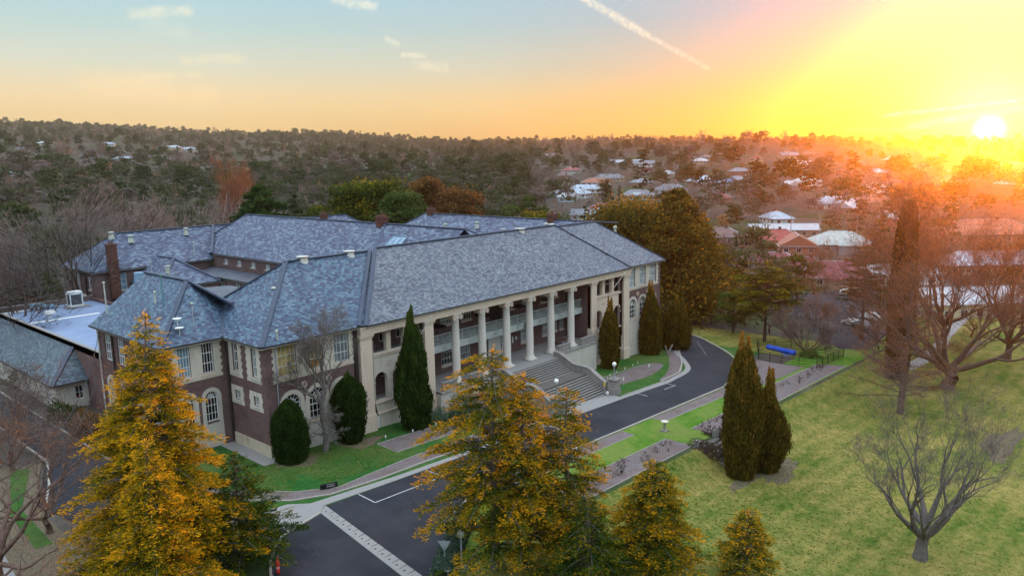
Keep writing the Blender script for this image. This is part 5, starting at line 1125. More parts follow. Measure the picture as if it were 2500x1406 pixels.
# ------------------------------------------------------------------ bare trees
def bare(h, seed, trunk_h=.3, r0=.35, spread=.7, depth=6, kids=3, shrink=.74, fan=.6, up=.25, curl=.18, twist=0., lead=.0, flat=1., budget=9000, side=None, minr=.006, limbs=6):
    rng = random.Random(seed); segs = []; tips = []
    from collections import deque
    Qd = deque()
    def grow(p, d, L, r, lv): Qd.append((p, d, L, r, lv))
    def step(p, d, L, r, lv):
        if len(segs) > budget: return
        n = 4 if lv > 2 else 3; q = Vector(p); dd = Vector(d); ch = []
        for i in range(n):
            dd = (dd+Vector((rng.gauss(0, curl), rng.gauss(0, curl), rng.gauss(0, curl*.6)+up*.12))).normalized(); nq = q+dd*(L/n)
            ra, rb = r*(1-.42*i/n), r*(1-.42*(i+1)/n); segs.append((*q, *nq, max(minr, ra), max(minr*.8, rb))); q = nq
            if lv > 0 and i > 0: ch.append((Vector(q), rb, dd.copy()))
        if lv <= 0: return
        m_ = kids+(1 if rng.random() < .4 else 0)
        for i in range(m_):
            b, rb, bd = ch[-1] if i < 2 else ch[rng.randrange(len(ch))]
            ax = Vector((rng.gauss(0, 1), rng.gauss(0, 1), rng.gauss(0, 1))).cross(bd).normalized(); an = fan*rng.uniform(.5, 1.25)
            nd = (Matrix.Rotation(an, 3, ax) @ bd); nd.z = nd.z*flat+up*.25; nd.normalize()
            grow(b, nd, L*shrink*rng.uniform(.75, 1.15), rb*(.72 if i else .85), lv-1)
    th = h*trunk_h; pts = [Vector((rng.gauss(0, .03)*h*t, rng.gauss(0, .03)*h*t, th*t)) for t in np.linspace(0, 1, 5)]; pts[0] = Vector((0, 0, -.3))
    rl = [1.45, 1.08, .98, .92, .86]
    for i in range(4): segs.append((*pts[i], *pts[i+1], r0*rl[i], r0*rl[i+1]))
    nb = limbs
    for i in range(nb):
        a = 2*math.pi*i/nb+rng.uniform(-.4, .4); el = rng.uniform(.35, 1.15) if i else 1.35
        if side is not None and i > 2: a = side+rng.uniform(-.5, .5)
        d = Vector((math.cos(a)*math.cos(el)*spread*1.4, math.sin(a)*math.cos(el)*spread*1.4, math.sin(el))).normalized()
        b = pts[-1] if i < 3 else pts[-2]
        grow(b, d, (h-th)*.36*rng.uniform(.85, 1.15), r0*.6, depth-1)
    while Qd: step(*Qd.popleft())
    return segs
def larch(h, rad, seed, r0=.35, levels=40):
    """bare conifer: a straight leader with long thin side limbs"""
    rng = random.Random(seed); segs = []; pts = [Vector((.25*math.sin(t*5), .15*math.cos(t*4), h*t)) for t in np.linspace(0, 1, 16)]
    path_segs(pts, r0, .03, segs); az = 0
    for i in range(levels):
        f = .12+.86*i/levels; b = Vector((.25*math.sin(f*5), .15*math.cos(f*4), h*f))
        for j in range(3):
            az += 2.3+rng.gauss(0, .3); L = rad*(1-f)**.65*rng.uniform(.6, 1.1)+.3; d = Vector((math.cos(az), math.sin(az), rng.uniform(.0, .45))).normalized(); q = b.copy(); n = 6; P = [q.copy()]
            for k in range(n):
                d = (d+Vector((rng.gauss(0, .1), rng.gauss(0, .1), rng.gauss(.02, .08)))).normalized(); q = q+d*L/n; P.append(q.copy())
            path_segs(P, .05*(1-f)+.02, .008, segs)
            for k in range(int(L*6)+4):
                t = rng.uniform(.2, 1); i0 = min(int(t*n), n-1); s = P[i0].lerp(P[i0+1], t*n-i0); e = s+(Vector((rng.gauss(0, 1), rng.gauss(0, 1), rng.gauss(.1, .6))).normalized()*.6+d*.5)*rng.uniform(.4, 1.1); segs.append((*s, *e, .014, .006))
                e2 = s.lerp(e, .5); segs.append((*e2, *(e2+Vector((rng.gauss(0, .35), rng.gauss(0, .35), rng.gauss(0, .25)))), .009, .005))
    return segs
def bare_tree(x, y, segs, mt, label, k=5, sc=1., rz=0., group=None, fuzz=0, fl=.6, fmt='twigs'):
    segs = [s for s in segs]; big = [s for s in segs if s[6] > .045]; fine = [s for s in segs if s[6] <= .045]
    t = empty('bare_tree', gpt(x, y), rz, label, 'tree', group); t.scale = (sc,)*3
    link('trunk', segmesh('trunk', big, 7), M[mt], t); link('twigs', segmesh('twigs', fine, 3), M[mt], t)
    if fuzz:
        rg = np.random.default_rng(int(abs(x*10+y))); E_ = np.array(fine); E_ = E_[E_[:, 6] < np.median(E_[:, 6])*1.2]; q = rg.integers(0, len(E_), fuzz); P = E_[q, 3:6]+rg.normal(size=(fuzz, 3))*fl*.35; dv = E_[q, 3:6]-E_[q, :3]; dv /= np.linalg.norm(dv, axis=1, keepdims=True)
        V, Fa = tufts(P, dv+rg.normal(size=(fuzz, 3))*.55, fl*rg.uniform(.5, 1.3, fuzz), .022*rg.uniform(.7, 1.5, fuzz), rg); link('fine_twigs', npmesh('fine_twigs', V, Fa, rep4(.4+rg.normal(size=fuzz)*.25)), M[fmt], t)
    return t
bare_tree(4.6, -1.9, bare(14.0, 22, .46, .26, .55, 7, 3, .72, .5, .5, .16, budget=9000, minr=.01), 'branch_pale', 'pale bare plane tree growing against the near wing of the building', fuzz=3500, fl=.4)
# its low pollard shoots
bare_tree(4.5, -1.95, [s for s in bare(5.6, 26, .42, .1, 1.3, 5, 3, .70, .7, -.1, .25, flat=.4, budget=2500, minr=.012, limbs=8)], 'branch_pale', 'low spreading pale shoots round the foot of the plane tree')
bare_tree(24.9, -50.0, bare(12.4, 48, .22, .50, .6, 9, 2, .80, .46, .45, .11, flat=1., budget=18000, minr=.006, limbs=9), 'bark_grey', 'large bare grey tree standing alone on the lawn, bottom right', fuzz=7000, fl=.45, sc=.86)
bare_tree(64.8, -38.6, larch(19.5, 8.5, 33, .42, 44), 'bark_red', 'bare reddish tree with a straight trunk in the middle of the right lawn', fuzz=8000, fl=.7, fmt='pink_sunglow_twigs')
bare_tree(82.6, -40.0, bare(22, 36, .16, .75, .9, 9, 2, .80, .48, .40, .11, flat=.9, budget=20000, minr=.01, limbs=9), 'bark_red', 'huge spreading bare tree at the right edge of the lawn', fuzz=30000, fl=1.0, fmt='pink_sunglow_twigs')
bare_tree(104, -44, bare(19, 37, .2, .5, .8, 7, 3, .76, .5, .4, .13, limbs=8, budget=12000, minr=.014), 'bark_red', 'bare tree half hidden beyond the huge one at the right', fuzz=22000, fl=1.1, fmt='pink_sunglow_twigs')
bare_tree(113, -33, bare(20, 38, .2, .5, .8, 7, 3, .76, .5, .4, .13, limbs=8, budget=12000, minr=.014), 'bark_red', 'bare tree beside the path at the far right', fuzz=22000, fl=1.1, fmt='pink_sunglow_twigs')
bare_tree(84.5, -19.5, bare(7.5, 39, .04, .2, .8, 6, 4, .72, .4, .35, .08, budget=9000, minr=.011), 'bark_red', 'dense fan-shaped bare shrub inside the pool fence', fuzz=9000, fl=.8)
bare_tree(-24.3, -9.5, bare(12.5, 41, .25, .3, .9, 8, 2, .79, .55, .2, .16, budget=7000, minr=.009, limbs=8), 'bark_red', 'bare tree with orange-lit twigs at the left edge', fuzz=6000, fl=.5, fmt='pink_sunglow_twigs')  # orange sunlight on these twigs is painted into their colour
bare_tree(-19.5, -2.0, bare(8.5, 43, .2, .2, 1., 6, 3, .75, .6, .1, .2, budget=6000, minr=.008), 'bark_red', 'small bare tree beside the side road at the left', fuzz=3000, fl=.4)
bare_tree(-17.5, 14.0, bare(7.5, 44, .1, .2, 1., 6, 3, .75, .6, .1, .2, budget=6000, minr=.01), 'bark_red', 'bare tree in front of the annex lean-to', fuzz=3000, fl=.5)
bare_tree(-14.8, 24.0, bare(7.5, 45, .1, .2, 1., 6, 3, .75, .6, .1, .2, budget=6000, minr=.01), 'bark_red', 'farther bare tree in front of the annex lean-to', fuzz=3000, fl=.5)
# ------------------------------------------------------------------ shrubs and beds
def bush(rx, ry, rz, seed, n=1500, tl=.25, core=True):
    rng = np.random.default_rng(seed); d = rng.normal(size=(n, 3)); d /= np.linalg.norm(d, axis=1, keepdims=True); d[:, 2] = np.abs(d[:, 2]); rr = rng.uniform(.72, 1.03, n)*(1+.13*np.sin(d[:, 0]*5+seed)+.11*np.sin(d[:, 1]*6+d[:, 2]*5)); P = d*rr[:, None]*np.array([rx, ry, rz])
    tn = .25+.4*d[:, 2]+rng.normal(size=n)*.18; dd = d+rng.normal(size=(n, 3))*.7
    V, Fa = tufts(P, dd, tl*rng.uniform(.6, 1.2, n), tl*.5*rng.uniform(.6, 1.2, n), rng)
    return npmesh('foliage', V, Fa, rep4(tn))
def shrub(x, y, rx, ry, rz, mt, label, seed, n=1500, tl=.25, group=None, name='shrub'):
    t = empty(name, gpt(x, y), 0, label, 'shrub', group); link('foliage', bush(rx, ry, rz, seed, n, tl), M[mt], t)
    link('stems', segmesh('stems', [(0, 0, -.1, rx*.5*math.cos(a), ry*.5*math.sin(a), rz*.6, .05, .02) for a in np.linspace(0, 6, 6)], 4), M['bark_brown'], t); return t
for i, a in enumerate([(-8.6, -13.6, 1.2, 1.1, 1.2, 'shrub_leaf', 'small bright green bush beside the kerb of the side road', 900, .2),
    (-8.0, 12.5, 2.4, 3.6, 3.0, 'shrub_leaf', 'leafy green shrub mass against the left block', 4200, .28), (-9.2, 18.5, 2.0, 3.2, 2.6, 'rust_leaf', 'reddish shrub beside the lean-to corner', 3200, .26), (-9.5, 25.8, 1.8, 2.6, 2.4, 'evergreen', 'dark shrub below the lean-to eave', 2200, .26),
    (21.5, -4.0, 1.7, 1.5, 3.2, 'hedge_leaf', 'grey-green leafy shrub at the left end of the portico', 2600, .22), (24.3, -3.6, 1.3, 1.2, 2.4, 'blossom', 'pale blossoming shrub in front of the first column', 1600, .18), (18.6, -3.2, 1.1, 1.0, 1.8, 'hedge_leaf', 'small shrub beside the ragged conifer', 1100, .2),
    (82.3, -20.6, 1.6, 1.6, 1.1, 'evergreen', 'round dark bush inside the pool fence', 1200, .25)]):
    x, y, rx, ry, rz, mt, lab, n, tl = a; shrub(x, y, rx, ry, rz, mt, lab, 50+i, n, tl)
# clipped hedge along the drive end
rng = np.random.default_rng(77); n = 9000; t = rng.uniform(0, 1, n); a0, b0 = np.array([3.0, -22.9]), np.array([-4.6, -28.2]); dl = (b0-a0); ll = np.linalg.norm(dl); nn = np.array([-dl[1], dl[0]])/ll
w_ = rng.uniform(-1, 1, n)*.75; hz = np.where(np.abs(w_) > .6, rng.uniform(0, 1, n), 1.)*.95+rng.normal(size=n)*.05; P2 = a0+dl*t[:, None]+nn*w_[:, None]; V, Fa = tufts(np.stack([P2[:, 0], P2[:, 1], gz(P2[:, 0], P2[:, 1])+hz], 1), rng.normal(size=(n, 3))+np.array([0, 0, .6]), .2, .12, rng)
tag(link('clipped_hedge', npmesh('clipped_hedge', V, Fa, rep4(.4+rng.normal(size=n)*.25)), M['hedge_leaf']), 'clipped grey-green hedge along the end of the drive', 'hedge')
# bushes trailing on the garden step walls
for i, (x, y, lab) in enumerate(((31.1, -29.6, 'tangled purple-brown creeper on the left wall of the garden steps'), (35.6, -29.0, 'tangled purple-brown creeper on the right wall of the garden steps'))):
    shrub(x, y, .7, 2.6, 1.5, 'rust_stem', lab, 90+i, 2200, .22)
# pruned rose bushes
rs = []
for i in range(3):
    sg = bare(1.1, 300+i, .1, .03, 1., 4, 3, .75, .6, .3, .2, budget=160, minr=.012); rs.append(segmesh('stems', sg, 3))
k = 0; rr_ = random.Random(5)
for (xa, xb, y, n_, lab, grp) in ((12, 30.5, -25.8, 17, 'pruned leafless rose bush in the long bed left of the garden steps', 'rose bushes in the left bed'), (37, 56, -25.9, 14, 'pruned leafless rose bush in the bed right of the garden steps', 'rose bushes in the right bed'), (60, 77, -25.2, 9, 'pruned leafless rose bush in the far bed near the pool fence', 'rose bushes in the far bed')):
    for i in range(n_):
        x = xa+(xb-xa)*(i+.5)/n_+rr_.uniform(-.4, .4); yy = y+rr_.uniform(-.8, .8); t = empty('rose_bush', gpt(x, yy), rr_.uniform(0, 6), lab, 'rose bush', grp); t.scale = (rr_.uniform(.6, 1.1),)*3; link('stems', rs[i % 3], M['rust_stem'], t)
# grass tussocks / leaf litter scattered on lawns so they do not read as flat paint
n = 70000; xs = np.concatenate([rng.uniform(-6, 80, n//3), rng.uniform(-4, 95, 2*n//3)]); ys = np.concatenate([rng.uniform(-11, -1.2, n//3), -27.9-np.abs(rng.normal(size=2*n//3))*18])
ok = np.ones(len(xs), bool); ok &= ~((ys > -9) & (xs > 9) & (xs < 28.8) & (ys > -9)) & ~((xs > 20) & (xs < 44) & (ys > -12.9)) & ~((ys > -11) & (xs < 0) & (ys < -8-(-3-xs))) ; ok &= ~((ys > -9) & (xs > 44))
ok &= (ys > -9) | (ys < -27.5); xs, ys = xs[ok], ys[ok]; m_ = len(xs)
V, Fa = tufts(np.stack([xs, ys, xs*0], 1), rng.normal(size=(m_, 3))*np.array([1, 1, .1]), .2*rng.uniform(.4, 1.5, m_), .11, rng); V[:, 2] = V[:, 2]*.2+np.repeat(gz(xs, ys), 4)+.045
tag(link('grass', npmesh('grass', V, Fa, rep4(.5+rng.normal(size=m_)*.35)), M['lawn_tuft']), 'short tufts in the campus lawns', 'grass', kind='stuff')
# ------------------------------------------------------------------ background trees
def leafy(h, rad, seed, n=2600, lobes=9, tl=.55, z0=.25, shape='round', trunk=.22, pale=False):
    """tree of leaf clumps carried on limbs: trunk, limbs, and foliage gathered in uneven lobes"""
    rng = np.random.default_rng(seed); segs = []; cen = []; dr = []; tn = []
    pts = [np.array([rng.normal()*.02*h*t, rng.normal()*.02*h*t, h*.8*t-.3*(t == 0)]) for t in np.linspace(0, 1, 6)]; path_segs(pts, trunk, trunk*.25, segs)
    for i in range(lobes):
        f = (i+.5)/lobes; az = i*2.4+rng.normal()*.3
        if shape == 'cone': zz = h*(z0+(1-z0)*f); r_ = rad*(1-f)**.8*.75; lr = rad*(1-f*.85)*.5+.3
        else: zz = h*(z0+.15+(.9-z0-.15)*(1-(1-f)**1.3)); prof = math.sin(math.pi*min(.97, max(.12, (zz/h-z0)/(1-z0)*.8+.15))); r_ = rad*.62*prof*rng.uniform(.5, 1.15); lr = rad*rng.uniform(.34, .55)
        c = np.array([r_*math.cos(az), r_*math.sin(az), zz]); b = pts[min(4, int(zz/h*5*.7))]; mid = (b+c)/2+np.array([0, 0, -.06*h]); path_segs([b, mid, c], trunk*.4, .04, segs)
        m_ = n//lobes; d = rng.normal(size=(m_, 3)); d /= np.linalg.norm(d, axis=1, keepdims=True); d[:, 2] = np.where(d[:, 2] < -.3, -d[:, 2]*.5, d[:, 2])
        rr = rng.uniform(.55, 1.05, m_)*(1+.2*np.sin(d[:, 0]*6+i)+.15*np.sin(d[:, 1]*8+i)); P = c+d*rr[:, None]*np.array([lr, lr, lr*(.62 if shape != 'tall' else 1.1)])
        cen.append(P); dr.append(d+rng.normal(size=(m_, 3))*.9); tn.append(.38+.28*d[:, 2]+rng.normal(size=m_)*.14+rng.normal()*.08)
    cen, dr, tn = np.vstack(cen), np.vstack(dr), np.concatenate(tn); k = len(cen)
    V, Fa = tufts(cen, dr, tl*rng.uniform(.6, 1.3, k), tl*.55*rng.uniform(.6, 1.3, k), rng)
    return npmesh('foliage', V, Fa, rep4(tn)), segmesh('trunk', segs, 5)
def twiggy(h, rad, seed, n=2600, tall=False):
    """leafless winter crown: limbs plus a cloud of fine upward twigs"""
    rng = np.random.default_rng(seed); segs = bare(h, seed, .18, h*.018, .9 if not tall else .08, 5, 3, .76, .45 if not tall else .13, .2, .12, budget=900, minr=.03)
    S_ = np.array(segs); ends = S_[S_[:, 6] < .09][:, 3:6]
    if len(ends) < 10: ends = S_[:, 3:6]
    P = ends[rng.integers(0, len(ends), n)]+rng.normal(size=(n, 3))*h*(.05 if not tall else .03)
    d = P-np.array([0, 0, h*.3]); V, Fa = tufts(P, d+rng.normal(size=(n, 3))*h*.12, h*.075*rng.uniform(.6, 1.3, n), h*.0034*rng.uniform(.7, 1.4, n), rng)
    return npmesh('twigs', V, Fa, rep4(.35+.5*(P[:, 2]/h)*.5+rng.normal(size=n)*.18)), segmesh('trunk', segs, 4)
# named trees behind the building
E_ = 'tree'
def dd(px, d): x, y, z = at(px, d); return (x, y, z-.2)
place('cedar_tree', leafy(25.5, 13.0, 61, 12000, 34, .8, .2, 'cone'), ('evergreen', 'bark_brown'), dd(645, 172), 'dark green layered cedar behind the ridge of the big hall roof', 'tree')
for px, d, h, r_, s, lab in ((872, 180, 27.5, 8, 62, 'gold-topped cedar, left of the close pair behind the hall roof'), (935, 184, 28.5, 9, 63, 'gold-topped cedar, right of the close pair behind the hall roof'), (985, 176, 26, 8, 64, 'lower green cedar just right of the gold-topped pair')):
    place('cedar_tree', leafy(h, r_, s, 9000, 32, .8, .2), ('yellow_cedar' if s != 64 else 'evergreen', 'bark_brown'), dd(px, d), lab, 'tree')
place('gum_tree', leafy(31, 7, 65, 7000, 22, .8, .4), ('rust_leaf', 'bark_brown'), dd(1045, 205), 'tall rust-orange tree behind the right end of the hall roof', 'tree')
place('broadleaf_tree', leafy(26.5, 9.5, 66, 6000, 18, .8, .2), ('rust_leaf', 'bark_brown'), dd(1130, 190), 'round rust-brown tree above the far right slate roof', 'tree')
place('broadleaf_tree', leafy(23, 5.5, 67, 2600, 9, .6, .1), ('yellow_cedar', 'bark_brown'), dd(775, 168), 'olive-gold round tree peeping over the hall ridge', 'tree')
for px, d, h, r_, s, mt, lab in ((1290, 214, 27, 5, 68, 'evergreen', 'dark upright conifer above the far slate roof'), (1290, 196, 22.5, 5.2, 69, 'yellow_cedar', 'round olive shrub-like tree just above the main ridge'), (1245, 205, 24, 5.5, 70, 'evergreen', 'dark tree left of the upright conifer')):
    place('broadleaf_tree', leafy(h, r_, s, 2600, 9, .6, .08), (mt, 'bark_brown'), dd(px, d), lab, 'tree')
# the great cedars beyond the far wing
place('cedar_tree', leafy(25.5, 14.5, 71, 30000, 120, .75, .02, 'cone', trunk=.5), ('amber_cedar', 'bark_brown'), gpt(100, 13), 'huge dark cedar with an orange-lit edge beyond the far wing', 'tree')
place('cedar_tree', leafy(23.5, 13, 72, 24000, 100, .75, .05, 'round', trunk=.5), ('amber_cedar', 'bark_brown'), gpt(101, 25), 'huge dark cedar behind the roof of the far wing', 'tree')
place('cedar_tree', leafy(21, 8.5, 73, 7000, 26, .7, .1), ('yellow_cedar', 'bark_brown'), gpt(108, 52), 'yellow-green cedar left of the huge cedars', 'tree')
place('cedar_tree', cedar(14.2, 8.6, 74, levels=13, per=6, gold=.75, dens=.62, tl=.42, z0=.35, droop=.12, top=.35), ('yellow_cedar', 'bark_brown'), gpt(89, -10.5), 'flat-topped spreading cedar with yellow-green tiers near the bend', 'tree')
place('cedar_tree', cedar(17, 6.5, 75, levels=14, per=4, gold=.6, dens=.6, tl=.45, z0=.4, droop=.15, top=.4), ('yellow_cedar', 'bark_brown'), gpt(104, -22), 'tiered cedar just left of the very tall cypress', 'tree')
place('broadleaf_tree', leafy(8, 4.2, 76, 2200, 8, .5, .05), ('evergreen', 'bark_brown'), gpt(92.5, -3), 'dark bushy evergreen by the road beyond the bend', 'tree')
place('broadleaf_tree', leafy(9, 5.5, 77, 2600, 9, .5, .05), ('cypress_brown', 'bark_brown'), gpt(93, 5.5), 'brown-green bushes massed under the huge cedar', 'tree')
place('poplar_tree', twiggy(35, 4, 78, 3600, True), ('pink_sunglow_twigs', 'bark_red'), dd(583, 232), 'tall pinkish bare poplar left of the dark green cedar', 'tree', sc=(.5, .5, 1.))
for px, d, h, s, lab in ((525, 205, 31, 79, 'bare tree left of the pinkish poplar'), (115, 150, 26, 80, 'large bare tree above the annex roof'), (190, 142, 24, 81, 'bare tree leaning over the left end of the back roof'), (330, 175, 26, 82, 'bare grey tree behind the left slate ridge'), (420, 185, 25, 83, 'pale bare tree behind the middle of the left ridge'), (40, 128, 20, 84, 'bare tree at the left edge above the annex')):
    place('bare_tree', twiggy(h, 6, s, 3000), ('twigs', 'bark_brown'), dd(px, d), lab, 'tree', partn=('twigs', 'trunk'))
shrub(*at(105, 118)[:2], 4, 4, 3.6, 'yellow_shrub', 'yellow-green bush beyond the flat annex roof', 85, 1800, .4); shrub(*at(60, 112)[:2], 4, 4, 3, 'yellow_cedar', 'olive bush at the left edge beyond the flat annex roof', 86, 1800, .4)
# ------------------------------------------------------------------ houses
HZN = {}
def house(px, d, w_, dp, hh, rz, roofc, wallc, label, solar=False, gable=False, L=False, name='house'):
    x, y, z = at(px, d); t = empty(name, (x, y, z-.2), R(rz), label, 'house'); r_ = min(w_, dp)/2+.5; W2, D2 = w_/2, dp/2
    mb = MB(); P = [Fr(-W2, -D2, 1, 0), Fr(W2, -D2, 0, 1), Fr(W2, D2, -1, 0), Fr(-W2, D2, 0, -1)]; LW = [w_, dp, w_, dp]; wins = []
    for i in range(4):
        k = max(2, int(LW[i]/3.4)); hs_ = [(LW[i]*(j+.5)/k-.75, LW[i]*(j+.5)/k+.75, zz+.9, zz+2.2) for j in range(k) for zz in ([0] if hh < 4.5 else [0, 2.8])]
        nw = Matrix.Rotation(R(rz), 3, 'Z') @ P[i].n
        if d > 420 and nw.x*(CAM[0]-x)+nw.y*(CAM[1]-y) < 0: hs_ = []
        wall(mb, P[i], 0, LW[i], -2.5, hh, hs_, 0, .12); wins.append(hs_)
    mb.build('wall', M[wallc], t)
    for i in (0, 1, 2, 3):
        for h in wins[i]:
            wm = MB(); g = MB()
            P[i].box(wm, h[0], h[1], h[2]-.08, h[2], -.05, .05); P[i].box(wm, h[0]-.06, h[0]+.04, h[2], h[3], -.06, .03); P[i].box(wm, h[1]-.04, h[1]+.06, h[2], h[3], -.06, .03); P[i].box(wm, (h[0]+h[1])/2-.03, (h[0]+h[1])/2+.03, h[2], h[3], -.09, -.04); P[i].box(wm, h[0], h[1], h[3]-.04, h[3]+.05, -.06, .03)
            P[i].quad(g, h[0], h[1], h[2], h[3], -.1)
            o = wm.build('window', M['frame'], t); g.build('pane', M['glass'], o)
    ov = .55; a, b = W2+ov, D2+ov; rh = b*.55; q = 0 if gable else b
    mb = MB(); z0 = hh; A_, B_, C_, D_ = (-a, -b, z0), (a, -b, z0), (a, b, z0), (-a, b, z0); e, f = (-a+q, 0, z0+rh), (a-q, 0, z0+rh)
    mb.poly([A_, B_, f, e]); mb.poly([C_, D_, e, f]); mb.poly([B_, C_, f]); mb.poly([D_, A_, e]); mb.poly([D_, C_, B_, A_])
    o = mb.build('roof', M[roofc], t)
    rb = MB(); rb.bar(e, f, .3, .12)
    if not gable: [rb.bar(u, v, .28, .12) for u, v in ((A_, e), (D_, e), (B_, f), (C_, f))]
    for u, v in ((A_, B_), (B_, C_), (C_, D_), (D_, A_)): rb.bar(Vector(u)-Vector((0, 0, .1)), Vector(v)-Vector((0, 0, .1)), .12, .2)
    rb.build('ridge_and_gutter', M['roof_white'] if roofc != 'roof_zinc' else M['fascia'], o)
    if solar:
        mb = MB(); s = rh/b
        for k in range(4): x0 = -a*.3+k*1.7; mb.poly([(x0, -b+1, z0+s*1+.08), (x0+1.55, -b+1, z0+s*1+.08), (x0+1.55, -b+3, z0+s*3+.08), (x0, -b+3, z0+s*3+.08)])
        mb.build('solar_panel', M['glass_pale'], o)
    if L:
        mb = MB(); mb.box(-W2*.2, W2*.5, -D2-3.5, -D2, -2, hh-.1); mb.build('wing', M[wallc], t); mb = MB(); c = W2*.15; mb.poly([(-W2*.2-.4, -D2-4, hh), (W2*.5+.4, -D2-4, hh), (c, -D2-1, hh+1.9)]); mb.poly([(W2*.5+.4, -D2-4, hh), (W2*.5+.4, 0, hh), (c, 0, hh+1.9), (c, -D2-1, hh+1.9)]); mb.poly([(-W2*.2-.4, 0, hh), (-W2*.2-.4, -D2-4, hh), (c, -D2-1, hh+1.9), (c, 0, hh+1.9)]); mb.build('wing_roof', M[roofc], t)
    if hh < 4 and not gable: mb = MB(); mb.box(W2*.3-.4, W2*.3+.4, -.4, .4, z0+rh*.4, z0+rh+.7); mb.box(W2*.3-.46, W2*.3+.46, -.46, .46, z0+rh+.6, z0+rh+.75); mb.build('chimney', M['pot_brick'], o)
    HZN[(x, y)] = (max(w_, dp)*.62+3, d); return t
for nm, c in (('roof_red', (.30, .055, .045)), ('roof_maroon', (.20, .045, .06)), ('roof_terracotta', (.36, .13, .08)), ('roof_blue', (.13, .18, .32)), ('roof_white', (.48, .50, .54)), ('roof_grey', (.20, .22, .26)), ('roof_green', (.38, .46, .44)), ('roof_brown', (.16, .10, .09)), ('roof_pale', (.42, .50, .60))): plain(nm, c, .5, .12, .6)
plain('wall_white', (.66, .66, .64), .8, .06, .5); plain('wall_cream', (.55, .48, .33), .8, .08, .5); plain('wall_blue', (.40, .55, .62), .8, .06, .5); plain('wall_grey', (.30, .30, .32), .8, .08, .5); plain('wall_tan', (.34, .24, .18), .85, .12, .5)
M['roof_zinc'] = M['roof_pale']; vr = 48.5
